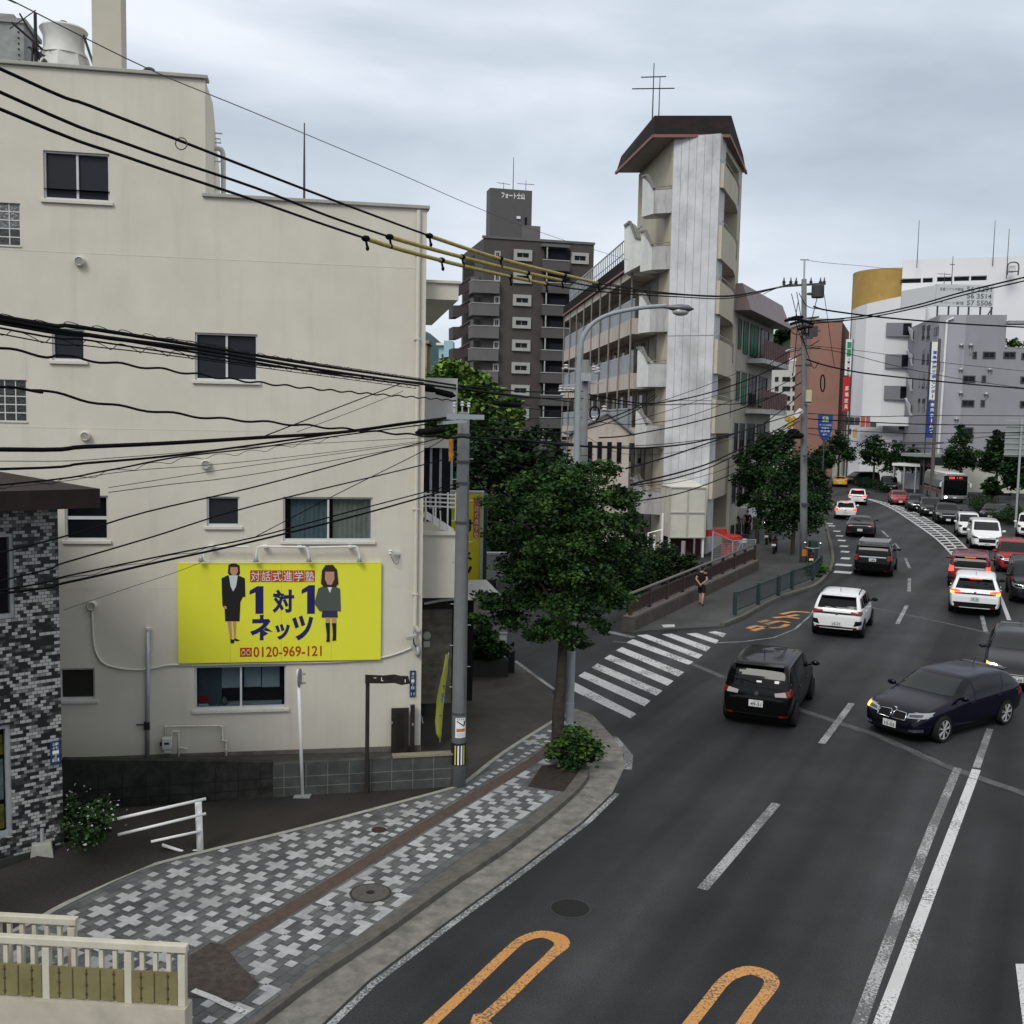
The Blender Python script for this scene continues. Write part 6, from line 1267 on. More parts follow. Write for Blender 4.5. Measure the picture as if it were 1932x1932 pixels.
# ochre drum + white complex
WB2=far_root('office_building','large white office building with a curved ochre drum at its roof','building',1640,150)
o_=WB2.location
def wl(u,v,d):p=DP(u,v,d);return (p.x-o_.x,p.y-o_.y,p.z)
b=MB();cx,cy,_=wl(1668,800,158);R_=70/1932*155;z1=zz(1650,507,152);b.lathe([(R_,0),(R_,z1)],(cx,cy,0),n=48);b.build('ochre_drum',OCH,WB2,smooth=False)
x0=wl(1690,800,150)[0];x1=wl(1990,800,150)[0];z1=zz(1800,497,150);wf=Face(base_at(1688,150),base_at(1990,143),WB2);hol=[wf.rect(1698,525,1738,534),wf.rect(1741,524,1760,533),wf.rect(1768,522,1796,531),wf.rect(1800,521,1829,530),wf.rect(1832,520,1862,529)]
b=MB();wall_holes(b,0,wf.L,0,z1,hol,dep=1.2);b.box(0,wf.L,1.2,22,0,z1-.2);wf.put(b.build('wall',WHT))
for h in hol:b=MB();b.box(h[0]+.1,h[1]-.1,1.0,1.1,h[2],h[3]);wf.put(b.build('window',GLASS))
b=MB();P=[(1690,560),(1690,860),(1640,860),(1606,860),(1598,860)]
arc=[wl(1598,800,150),wl(1606,800,146.5),wl(1625,800,143.5),wl(1660,800,141.5),wl(1715,800,141),wl(1735,800,141),wl(1735,800,156),wl(1600,800,160)];ztp=[zz(1600,584,148),zz(1606,581,146),zz(1625,576,144),zz(1660,568,142),zz(1715,556,141),zz(1735,556,141),zz(1735,556,141),zz(1600,584,148)]
b.prism([p[:2] for p in arc],0,0,ztop=ztp);b.build('curved_wing',WHT,WB2)
for k in range(4):
    v=622+k*59.5;ff=Face(base_at(1670,141.2),base_at(1722,140.4),WB2);r=ff.rect(1672-k*2,v-13,1720-k*3,v+13);b=MB();b.box(r[0],r[1],-.12,.1,r[2],r[3]);lg=ff.put(b.build('loggia',mat('loggia_shade',(.20,.21,.235),.8)));b=MB();b.box(r[0]+(r[1]-r[0])*.66,r[1]-.1,-.16,-.12,r[2]+.2,r[3]-.1);b.build('door',GLASS,lg)
b=MB();ff=Face(base_at(1602,142.5),base_at(1720,138.5),WB2);r=ff.rect(1600,786,1716,803);b.box(r[0],r[1],-.6,-.2,r[2],r[3]);ff.put(b.build('fascia_band',WHT))
for (u0,u1,v0,v1,m_) in ((1594,1612,787,801,DARKALU),(1613,1622,787,801,DARKALU),(1624,1632,785,806,mat('far_red',(.4,.12,.11),.6)),(1634,1641,785,806,MATS['far_red']),(1642,1653,797,806,DARKALU),(1609,1617,809,826,mat('far_orange',(.5,.3,.12),.6)),(1600,1606,809,820,DARKALU)):r=ff.rect(u0,v0,u1,v1,-.7);b=MB();b.box(r[0],r[1],-.8,-.7,r[2],r[3]);ff.put(b.build('shop_window' if m_ is DARKALU else 'poster',m_))
# rooftop sign
RS=far_root('rooftop_sign','white rooftop sign with rows of telephone numbers above the grey building','sign',1790,128);o_=RS.location;rs=Face(base_at(1766,128),base_at(1880,128),RS);r=rs.rect(1766,537,1875,578);b=MB();b.box(r[0],r[1],0,.5,r[2],r[3]);rs.put(b.build('panel',mat('sign_panel',(.50,.53,.54),.6,var=.05)))
b=MB();q=rs.rect(1736,545,1766,585);b.prism([(q[0]-0,6),(r[0]-.02,.05),(r[0]-.02,.45),(q[0],6.4)],r[2],r[3]-.1);rs.put(b.build('side_panel',mat('sign_side',(.58,.60,.62),.6)))
b=MB();GT=mat('sign_grey_text',(.10,.11,.13),.7)
for k,(nm,tx) in enumerate((('名産ハイツ不動産','56 2291'),('','56 3514'),('アパート管理','57 5506'))):
    v0=541+k*13.0;a=rs.rect(1824,v0,1871,v0+9.5);put_text(b,tx,a[0],a[1],a[2],a[3],-.03,0,.01)
    if nm:a=rs.rect(1773,v0+1.5,1818,v0+7.5);put_text(b,nm,a[0],a[1],a[2],a[3],-.03)
rs.put(b.build('lettering',GT));b=MB()
for u in (1769,1790,1808,1828,1850,1871):a=rs.at(u,600);b.box(a[0]-.08,a[0]+.08,.1,.3,15.5,r[2])
b.bar((r[0]+6.5,.2,r[2]-1.2),(r[1],.2,r[2]-.1),.15);rs.put(b.build('supports',DARKALU))
# grey building
GB_=far_root('office_building','lavender grey office building with slot windows and a blue vertical sign','building',1773,124);o_=GB_.location
gp_=base_at(1762,124);gF=Face(gp_,gp_+V((18,-3.0,0)),GB_);gL=Face(base_at(1708,141),gp_,GB_);gF.L=24;zt_=gF.at(1840,594)[1];zs=gF.at(1915,658)[1];xs_=gF.at(1895,680)[0]
b=MB();b.box(0,xs_,0,20,-.1,zt_);b.box(xs_+.001,gF.L,0,20,-.1,zs);gF.put(b.build('wall',GRYB))
b=MB();b.add([(0,-.01,-.1),(gL.L,-.01,-.1),(gL.L,-.01,zt_),(0,-.01,zt_)],[[0,1,2,3]]);b.box(0,gL.L,0,3,-.1,zt_-.01);gL.put(b.build('side_wall',mat('lavender_light',(.34,.34,.38),.8,var=.04,vs=.3)))
for k in range(4):
    for u in (1735,1744,1753):r=gL.rect(u-3.2,614+k*46,u+2.2,643+k*45);b=MB();b.box(r[0]+.25,r[1]-.25,-.10,-.02,r[2]+.5,r[3]-.5);b.box(r[0],r[1],-.10,-.02,r[3]-.6,r[3]);b.box(r[0],r[1],-.10,-.02,r[2],r[2]+.6);gL.put(b.build('slot_window',GLASS))
    r=gL.rect(1716-k,612+k*46,1727-k,646+k*46);b=MB();b.add([(r[0],-.4,r[3]),(r[1],-.4,r[2]),(r[1],-.4,r[3]-1.0)],[[0,1,2]]);b.add([(r[0],-.4,r[3]),(r[1],-.4,r[2]),(r[1],0,r[2]),(r[0],0,r[3])],[[0,1,2,3]]);o=gL.put(b.build('stair_balcony',mat('lavender_pale',(.47,.475,.51),.8)));o.modifiers.new('s','SOLIDIFY').thickness=.1
r=gL.rect(1763,617,1771,633);far_window(gL,(r[0],r[1],r[2],r[3]),GLASS,GLASS)
for (u0,u1,v) in ((1835,1843,670),(1854,1878,670),(1893,1916,670),(1927,1945,672),(1816,1840,715),(1852,1860,715),(1925,1950,717),(1814,1838,761),(1850,1858,761),(1924,1950,763)):far_window(gF,gF.rect(u0,v-6.5,u1,v+6.5),DARKALU,GLASS,ft=.14,pr=.1)
far_window(gF,gF.rect(1812,806,1836,827),DARKALU,GLASS,ft=.16,pr=.1)
b=MB();a=gF.at(1780,660)[0];b.tube([(a,-.15,2),(a+.2,-.15,gF.at(1785,605)[1]),(a+.9,-.2,gF.at(1787,600)[1])],.14,7);gF.put(b.build('downspout',WHITEP))
for u,v0,v1 in ((1813,651,700),(1831,651,668),(1812,697,712),(1867,697,720),(1860,743,752),(1812,741,752),(1804,790,830)):a=gF.at(u,v0);b=MB();b.tube([(a[0],-.15,a[1]),(a[0],-.15,gF.at(u,v1)[1])],.06,6);b.blob((a[0],-.25,a[1]),(.28,.28,.2),6);gF.put(b.build('vent_hood',STEEL))
b=MB();a=gF.at(1905,640);b.box(xs_,xs_+2.8,-.8,1,gF.at(1905,612)[1],gF.at(1905,606)[1]);gF.put(b.build('balcony_slab',CONC))
RP=thing('roof_planting','green planting on the stepped terrace of the lavender grey building','plants',gF.P+gF.e*(xs_+3)+V((0,1.5,zs)));foliage('foliage',[(RP.location+gF.e*k*1.6+V((0,0,.5+.3*(k % 2))),1.0) for k in range(-1,6)],2200,.34,[LEAFL,LEAF],RP,RP.location);b=MB();b.box(-2.5,9,-.4,.4,0,.25);b.build('planter_box',CONC,RP)
SSg=thing('vertical_sign','vertical sign, blue lettering on white above a blue panel, at the grey building','sign',base_at(1757,118));sg=Face(base_at(1750,118),base_at(1762,118),SSg)
r=sg.rect(1755,645,1768,754);r=(0.0,.82,r[2],r[3]);b=MB();b.box(r[0],r[1],0,.4,r[2],r[3]);sg.put(b.build('white_panel',WHITET));b=MB();b.box(r[0]-.08,r[0],-.02,.42,r[2],r[3]);b.box(r[1],r[1]+.08,-.02,.42,r[2],r[3]);sg.put(b.build('frame',mat('navy_frame',(.02,.03,.08),.5)))
r2=sg.rect(1748,757,1762,826);b=MB();b.box(-.05,.90,-.02,.4,r2[2],r2[3]);sg.put(b.build('blue_panel',mat('panel_blue',(.018,.05,.24),.5)))
b=MB();tx='東島健康管理センター';hh=(r[3]-r[2])*.84/len(tx)
for k,ch in enumerate(tx):z=r[2]+(r[3]-r[2])*.02+(len(tx)-1-k)*hh;put_text(b,ch,.16 if ch != 'ー' else .34,.66 if ch != 'ー' else .46,z+hh*.1,z+hh*.85,-.03,0,.02)
sg.put(b.build('blue_lettering',mat('blue_text',(.03,.08,.3),.5)));b=MB();tx='東京ホームズ';hh=(r2[3]-r2[2])*.86/len(tx)
for k,ch in enumerate(tx):z=r2[2]+(r2[3]-r2[2])*.12+(len(tx)-1-k)*hh;put_text(b,ch,.18 if ch != 'ー' else .36,.68 if ch != 'ー' else .48,z+hh*.1,z+hh*.85,-.05,0,.02)
sg.put(b.build('white_lettering',WHITET));b=MB();b.box(-.12,-.06,.05,.3,0,r[3]);b.box(.92,1.0,.05,.3,0,r[3]);sg.put(b.build('sign_posts',DARKALU))
# salmon building with red / white / green vertical sign and blue pennant
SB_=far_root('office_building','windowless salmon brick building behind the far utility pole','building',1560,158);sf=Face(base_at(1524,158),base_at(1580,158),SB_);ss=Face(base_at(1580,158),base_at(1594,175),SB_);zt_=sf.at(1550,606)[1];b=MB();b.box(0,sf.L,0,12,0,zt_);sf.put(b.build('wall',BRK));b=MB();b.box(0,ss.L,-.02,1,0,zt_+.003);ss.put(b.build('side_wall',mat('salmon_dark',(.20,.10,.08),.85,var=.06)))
b=MB();b.box(-.2,sf.L+.2,-.15,12,zt_+.004,zt_+.4);sf.put(b.build('coping',CONC))
VS=thing('vertical_sign','tall narrow sign, green on white above red, on the salmon building','sign',base_at(1596,140));vf=Face(base_at(1590,140),base_at(1600,140),VS)
ra=vf.rect(1588,640,1602,708);rb_=vf.rect(1588,711,1602,776);b=MB();b.box(0,.78,0,.3,ra[2],ra[3]);vf.put(b.build('white_panel',WHITET));b=MB();b.box(-.1,.72,-.02,.3,rb_[2],rb_[3]);vf.put(b.build('red_panel',mat('panel_red',(.50,.03,.025),.5)))
b=MB();b.box(.1,.68,-.03,0,ra[3]-1.2,ra[3]-.35);b.box(.1,.68,-.03,0,ra[3]-2.3,ra[3]-1.35);vf.put(b.build('green_mark',mat('mark_green',(.02,.28,.12),.5)));b=MB()
for k,ch in enumerate('スーパー薬局'):z=ra[3]-2.85-k*.40;put_text(b,ch,.24,.56,z,z+.30,-.03)
vf.put(b.build('dark_lettering',BLACKT));b=MB()
for k,ch in enumerate('馬場家具'):z=rb_[3]-1.9-k*.82;put_text(b,ch,.06,.58,z,z+.62,-.05,0,.02)
vf.put(b.build('white_lettering',WHITET));b=MB();b.box(.8,.95,0,.3,0,ra[3]);vf.put(b.build('sign_post',DARKALU))
PS=thing('pennant_sign','blue shield shaped pennant sign with pale lettering over the far pavement','sign',base_at(1557,105));pf=Face(base_at(1543,105),base_at(1572,105),PS);r=pf.rect(1543,782,1571,832);w_=r[1]-r[0];b=MB()
P=[(r[0],r[3]),(r[1],r[3]),(r[1]-.05,r[2]+1.1),(r[0]+w_*.75,r[2]+.3),(r[0]+w_*.5,r[2]),(r[0]+w_*.25,r[2]+.3),(r[0]+.05,r[2]+1.1)];n=7
b.add([(x,0,z) for x,z in P]+[(x,.12,z) for x,z in P],[list(range(n)),list(range(2*n-1,n-1,-1))]+[[i,n+i,n+(i+1) % n,(i+1) % n] for i in range(n)]);pf.put(b.build('shield',mat('pennant_blue',(.012,.055,.22),.5)))
b=MB();put_text(b,'SB',r[0]+w_*.28,r[0]+w_*.72,r[3]-.75,r[3]-.2,-.02,0,.02);pf.put(b.build('emblem_lettering',mat('pale_green',(.45,.55,.2),.5)));b=MB()
for tx,z,k in (('サービス本部',.98,.8),('営業中',1.3,.5),('駐車場',1.6,.6),('あり',1.95,.3)):put_text(b,tx,r[0]+w_*(.5-k/2),r[0]+w_*(.5+k/2),r[3]-z-.2,r[3]-z,-.02)
pf.put(b.build('lettering',WHITET));b=MB();b.box(r[0]+w_*.47,r[0]+w_*.53,.12,.25,0,r[3]);pf.put(b.build('post',DARKALU))
# small white block, blue-white house, hills
SW=far_root('office_block','small white office block with rows of square windows, left of the far pole','building',1490,165);wf2=Face(base_at(1446,168),base_at(1530,165),SW);zt_=wf2.at(1490,682)[1];b=MB();b.box(0,wf2.L,0,10,0,zt_);wf2.put(b.build('wall',mat('off_white',(.50,.52,.50),.8,var=.06)))
b=MB();b.box(-.1,wf2.L+.1,-.1,10,zt_,zt_+.5);wf2.put(b.build('parapet',WHITEP))
for k in range(4):
    for u0,u1 in ((1462,1469),(1476,1491),(1495,1510)):far_window(wf2,wf2.rect(u0,711+k*18,u1,720+k*18),DARKALU,GLASS,ft=.1,pr=.08)
HH=far_root('hillside_house','pale blue and white house far away between the cream and dark buildings','house',832,260);hf=Face(base_at(826,260),base_at(848,260),HH);b=MB();z1=hf.at(835,652)[1];b.box(0,hf.L*.6,0,8,0,z1);b.box(hf.L*.45,hf.L*1.2,-1,8,0,hf.at(840,643)[1]);hf.put(b.build('wall',mat('pale_blue_wall',(.32,.48,.55),.7)));b=MB();b.box(-.6,hf.L*.62,-1,8.4,z1+.01,z1+.6);hf.put(b.build('roof',WHITEP));far_window(hf,(.6,1.6,z1-4,z1-2),WHITEP,GLASS)
YB=far_root('yellow_house','sliver of a dull yellow house at the edge of the cream building','house',800,140);yf=Face(base_at(790,140),base_at(804,140),YB);b=MB();z1=yf.at(800,648)[1];b.box(0,yf.L,0,6,0,z1);yf.put(b.build('wall',mat('dull_yellow',(.33,.26,.12),.8)));b=MB();b.box(-.3,yf.L+.3,-.3,6,z1+.002,z1+.4);yf.put(b.build('roof',CONC))
FORE=mat('forest_green',(.022,.045,.026),.9,var=.6,vs=.12,bump=1,bs=.5);FORHAZE=mat('forest_haze_blue',(.032,.070,.075),.9,var=.35,vs=.03)  # distance haze on the farthest hill is put into its blue-green colour
def hill(pts,d,mt,depth):
    P=[DP(u,v,d) for u,v in pts];b=MB();vs=[];k=12
    for p in P:
        for j in range(k+1):a=PI*j/k;vs.append((p.x,p.y-math.cos(a)*depth,max(-5,p.z*math.sin(a))+random.uniform(-1,1)*p.z*.012))
    b.add(vs,[[i*(k+1)+j,i*(k+1)+j+1,(i+1)*(k+1)+j+1,(i+1)*(k+1)+j] for i in range(len(P)-1) for j in range(k)]);return struct(b.build('hills',mt,None,smooth=True))
hill([(700,690),(740,640),(790,623),(812,628),(832,645),(870,690),(900,740)],900,FORHAZE,200)
hill([(1400,700),(1430,660),(1455,632),(1480,620),(1510,628),(1540,650),(1580,690),(1700,760)],320,FORE,60)
b0=[(DP(u,v,300),r*300/FPX) for u,v,r in ((1450,650,16),(1468,636,16),(1490,630,18),(1512,640,16),(1535,655,16),(1460,665,20),(1490,660,24),(1520,665,20))]
o=foliage('woodland',b0,5000,1.2,[LEAFD,LEAFD],None);o['kind']='stuff';o['label']='dark wooded hilltop behind the small white office block';o['category']='woodland'
# far junction bits: elevated road, shelter, parking fence and sign, ribbed sign back
ER=far_root('elevated_walkway','pale elevated walkway on round pillars across the far junction','bridge',1640,150);ef=Face(base_at(1560,150),base_at(1765,140),ER);zb,zt_=ef.at(1660,838)[1],ef.at(1660,828)[1];b=MB();b.box(0,ef.L,0,4,zb,zt_);ef.put(b.build('deck',mat('deck_grey',(.32,.34,.36),.8)))
for u in (1572,1597,1617,1632,1690):b=MB();a=ef.at(u,850)[0];b.lathe([(.8,0),(.8,zb)],(a,2,0),n=12);ef.put(b.build('pillar',mat('pillar_concrete',(.34,.34,.33),.8)))
b=MB()
for k in range(40):b.bar((ef.L*k/40,0,zt_),(ef.L*k/40,0,zt_+1.1),.05)
b.bar((0,0,zt_+1.1),(ef.L,0,zt_+1.1),.07);ef.put(b.build('railing',STEEL))
LW=far_root('low_shop','low pale shop front under the elevated walkway','building',1600,175);lf=Face(base_at(1540,175),base_at(1770,170),LW);b=MB();b.box(0,lf.L,0,8,0,lf.at(1600,862)[1]);lf.put(b.build('wall',mat('shop_pale',(.42,.44,.40),.8,var=.25,vs=.5)));b=MB();b.box(0,lf.L,-.3,0,lf.at(1600,885)[1],lf.at(1600,873)[1]);lf.put(b.build('sign_band',mat('band_dim',(.12,.16,.15),.7,var=.6,vs=.4)))
BSb=far_root('bus_shelter','grey bus shelter behind the bus, under the low trees','shelter',1715,122);bf=Face(base_at(1687,122),base_at(1760,118),BSb);b=MB();b.box(0,bf.L,0,2.2,bf.at(1720,880)[1],bf.at(1720,875)[1]);bf.put(b.build('roof',WHITEP));b=MB()
for t_ in (.02,.3,.6,.96):b.box(bf.L*t_,bf.L*t_+.15,.1,.3,0,bf.at(1720,880)[1])
b.box(bf.L*.1,bf.L*.55,2.0,2.1,.3,2.2);bf.put(b.build('posts',STEEL))
FH=far_root('shop_house','dark timber fronted shop beside the pole with the blue sign','shop',1750,119);hf=Face(base_at(1740,119),base_at(1768,117),FH);b=MB();b.box(0,hf.L,0,5,0,hf.at(1750,862)[1]);hf.put(b.build('wall',mat('shop_dark',(.06,.045,.042),.8,var=.3)));b=MB()
for k in range(3):b.box(.2+k*.6,.6+k*.6,-.06,0,1.0,hf.at(1750,880)[1])
hf.put(b.build('shop_window',GLASS));b=MB();b.box(-2.2,hf.L+.1,-.8,5.2,hf.at(1750,862)[1],hf.at(1750,856)[1]);hf.put(b.build('roof',CONC))
PF=far_root('parking_hoarding','dark parking sign band above a cream hoarding behind the trees','sign',1820,112);pf=Face(base_at(1768,116),base_at(1960,108),PF);za,zb_,zc2=pf.at(1800,864)[1],pf.at(1800,879)[1],pf.at(1800,905)[1];b=MB();b.box(0,pf.L,0,.3,zb_,za);pf.put(b.build('sign_band',mat('band_black_green',(.012,.02,.02),.5)));b=MB();b.box(0,pf.L,.05,.25,.8,zb_-.05);pf.put(b.build('hoarding',mat('hoarding_cream',(.46,.47,.40),.8,var=.05)))
b=MB();q=pf.rect(1781,866,1790,878);put_text(b,'(',q[0]+.05,q[0]+.3,q[2],q[3],-.03,0,.02);put_text(b,'←',q[0]+.3,q[1]+.3,q[2]+.25,q[3]-.25,-.03,0,.02);q=pf.rect(1843,866,1853,878);put_text(b,'T',q[0],q[1],q[2]+.05,q[3]-.05,-.03,0,.03);q=pf.rect(1857,870,1880,877);put_text(b,'parking',q[0],q[1],q[2],q[3],-.03,0,.02);pf.put(b.build('lettering',WHITET))
b=MB();b.box(0,.15,.3,.5,0,za);b.box(pf.L-.2,pf.L,.3,.5,0,za);pf.put(b.build('posts',DARKALU))
RSg=thing('road_sign','back of a large ribbed grey green road sign at the frame edge','road sign',base_at(1918,78));rf=Face(base_at(1898,78),base_at(1990,77),RSg);r=rf.rect(1900,790,1990,862);b=MB();b.box(0,3.4,0,.06,r[2],r[3]-.4);rf.put(b.build('plate',mat('sign_back',(.25,.29,.27),.6,var=.06)));b=MB()
for k in range(7):z=r[2]+.15+k*(r[3]-r[2]-.3)/6;b.box(-.05,3.45,-.07,0,z-.04,z+.04)
rf.put(b.build('ribs',STEEL));b=MB();b.box(1.0,1.14,-.2,-.06,0,r[3]);rf.put(b.build('post',STEEL))
P4=base_at(1764,108);U4=thing('utility_pole','slim dark pole in front of the vertical blue sign','utility pole',P4);h=DP(1763,640,108).z;b=MB();b.tube([(0,0,0),(0,0,h)],[.20,.15],10);b.build('shaft',mat('pole_brown',(.10,.085,.08),.7),U4);b=MB();b.bar((-5.5,0,DP(1763,838,108).z),(1,0,DP(1763,835,108).z),.15);b.bar((-3,0,DP(1763,846,108).z),(1,0,DP(1763,846,108).z),.12);b.build('crossarm',DARKALU,U4);b=MB();b.box(.15,.5,-.2,.2,h*.8,h*.8+1);b.build('box',STEEL,U4)
for (u,v0,v1,d,lb_) in ((1730,417,500,146,'leftmost thin rod on the white office roof'),(1873,417,496,144,'second tall thin rod on the white office roof, left of the roof frame'),(1899,433,520,142,'thin rod just beside the arched roof frame')):mast(lb_,u,v0,v1,d,.06,name='lightning_rod',cat='lightning rod')
mast('short aerial mast above the rooftop sign',1795,484,540,134,.06,[(.72,0,.6,3,.5)]);mast('stubby aerial above the rooftop sign, left of the other mast',1781,515,540,134,.05,[(.9,.2,1.6,3,.8)])
p=DP(1911,512,141);t=thing('roof_frame','arched dark equipment frame on the white office roof','roof frame',p);b=MB();s_=141/FPX
b.tube(smooth_pts([(-6*s_-.3,0,-.5),(-6*s_-.3,0,12*s_),(0,0,17*s_),(10*s_,0,13*s_),(10*s_,0,-.5)],3),.09,6);b.bar((-8*s_,0,0),(10*s_,0,0),.12);b.build('arch',DARKALU,t);b=MB();b.box(-4*s_,8*s_,.5,1.5,0,12*s_);b.build('unit',WHITEP,t)

# ================================================================== VEHICLES
def paint(name,col,flake=0.0,rough=.28,metal=0.0):return mat('paint_'+name,col,rough,coat=.38 if max(col)<.1 else .6,metal=metal,spec=.05,var=.04,vs=2)
PB=paint('black',(.0025,.0025,.003));PW=paint('white',(.74,.75,.76));PNV=paint('navy',(.0022,.0028,.010));PDG=paint('dark_grey',(.012,.013,.015));PRD=paint('dark_red',(.13,.012,.016));PRD2=paint('red',(.26,.02,.022));PBG=paint('black_grey',(.007,.0075,.009));PSV=paint('silver',(.30,.31,.33),metal=.5);PYL=paint('taxi_yellow',(.55,.32,.02))
CGL=mat('car_glass',(.003,.0035,.004),.03,spec=.22);CGL2=mat('car_glass_pale',(.012,.017,.018),.05,spec=.28);TYRE=mat('tyre',(.008,.008,.008),.85,bump=.3,bs=60);RIM=mat('alloy',(.55,.56,.57),.3,metal=.25,spec=.5);RIMD=mat('dark_alloy',(.09,.09,.095),.35,metal=.7);BLKP=mat('black_plastic',(.006,.006,.007),.6,spec=.12);CHR=mat('chrome',(.55,.56,.57),.12,metal=1.0)
TLR=mat('tail_lens',(.16,.008,.008),.15,coat=.6);TLC=mat('clear_lens',(.38,.34,.34),.12,coat=.6);HLC=mat('head_lens',(.30,.32,.34),.08,coat=.8,metal=.3)
BRK_=mat('brake_light',(.6,.03,.02),.3,emit=(1,.06,.03),es=2.2);IND=mat('indicator_lit',(.7,.25,.02),.3,emit=(1,.36,.06),es=2.5);HLL=mat('headlight_lit',(.8,.8,.75),.3,emit=(1,.9,.75),es=6);PLW=mat('plate_white',(.62,.64,.63),.5);PLY=mat('plate_yellow',(.55,.40,.05),.5);PLT=mat('plate_green_ink',(.02,.07,.04),.5)

def interp(tab,x):
    if x<=tab[0][0]:return tab[0][1]
    for (a,p),(c,q) in zip(tab,tab[1:]):
        if x<=c:return p+(q-p)*(x-a)/(c-a) if c>a else q
    return tab[-1][1]
SPECS={}
def spec(k,**s):SPECS[k]=s
# top: (x, z) side outline of the upper body; x forward, 0 at mid length
spec('suv',L=4.0,W=1.70,H=1.62,wb=2.53,fo=.75,r=.335,top=[(-2.0,.86),(-1.96,1.05),(-1.86,1.22),(-1.66,1.53),(-1.45,1.585),(-.6,1.62),(.15,1.585),(.40,1.50),(1.02,1.09),(1.2,1.045),(1.75,.95),(1.93,.82),(2.0,.60)],belt=[(-2,1.06),(1.2,.98)],roofw=.80,sill=.26,hood=1.05)
spec('minivan',L=4.26,W=1.695,H=1.68,wb=2.75,fo=.80,r=.31,top=[(-2.13,.80),(-2.11,1.02),(-2.02,1.25),(-1.88,1.56),(-1.70,1.63),(-.8,1.68),(.1,1.66),(.45,1.57),(1.35,1.06),(1.5,1.0),(1.95,.85),(2.07,.72),(2.13,.55)],belt=[(-2.1,1.07),(1.4,.96)],roofw=.82,sill=.24,hood=1.4)
spec('bigvan',L=4.75,W=1.80,H=1.86,wb=2.85,fo=.92,r=.34,top=[(-2.37,.85),(-2.36,1.1),(-2.28,1.4),(-2.16,1.72),(-2.0,1.82),(-.8,1.86),(.6,1.83),(.95,1.74),(1.55,1.20),(1.75,1.14),(2.2,1.02),(2.33,.85),(2.37,.62)],belt=[(-2.3,1.14),(1.6,1.08)],roofw=.86,sill=.26,hood=1.6)
spec('kei',L=3.4,W=1.48,H=1.72,wb=2.46,fo=.52,r=.28,top=[(-1.7,.80),(-1.69,1.05),(-1.64,1.35),(-1.55,1.62),(-1.42,1.68),(-.5,1.72),(.5,1.70),(.72,1.62),(1.15,1.08),(1.25,1.02),(1.52,.94),(1.65,.80),(1.7,.55)],belt=[(-1.7,1.04),(1.2,.99)],roofw=.86,sill=.22,hood=1.2)
spec('hatch',L=4.33,W=1.765,H=1.44,wb=2.69,fo=.78,r=.325,top=[(-2.16,.78),(-2.12,.98),(-2.0,1.08),(-1.72,1.34),(-1.45,1.41),(-.55,1.44),(.05,1.41),(.25,1.35),(.95,.99),(1.1,.955),(1.75,.84),(2.05,.70),(2.165,.52)],belt=[(-2.1,.98),(1.0,.90)],roofw=.76,sill=.20,hood=1.0)
spec('sedan',L=4.75,W=1.83,H=1.45,wb=2.80,fo=.92,r=.335,top=[(-2.37,.72),(-2.35,.95),(-2.2,1.04),(-1.75,1.09),(-1.15,1.38),(-.8,1.43),(-.3,1.45),(.2,1.41),(.38,1.36),(1.05,1.0),(1.2,.97),(1.9,.86),(2.25,.72),(2.37,.52)],belt=[(-2.3,.99),(1.1,.92)],roofw=.76,sill=.20,hood=1.1)
spec('crossover',L=4.74,W=1.855,H=1.66,wb=2.69,fo=.98,r=.365,top=[(-2.37,.86),(-2.33,1.06),(-2.15,1.22),(-1.72,1.52),(-1.45,1.60),(-.5,1.66),(.2,1.63),(.45,1.55),(1.15,1.12),(1.3,1.08),(2.0,.97),(2.28,.82),(2.37,.60)],belt=[(-2.3,1.10),(1.2,1.02)],roofw=.77,sill=.26,hood=1.2)
spec('wagon',L=4.4,W=1.70,H=1.50,wb=2.6,fo=.82,r=.31,top=[(-2.2,.80),(-2.17,1.0),(-2.05,1.12),(-1.8,1.42),(-1.6,1.46),(-.6,1.5),(.05,1.47),(.28,1.40),(.98,1.0),(1.15,.96),(1.8,.85),(2.1,.72),(2.2,.52)],belt=[(-2.1,1.0),(1.0,.92)],roofw=.80,sill=.22,hood=1.05)
_BODY={}
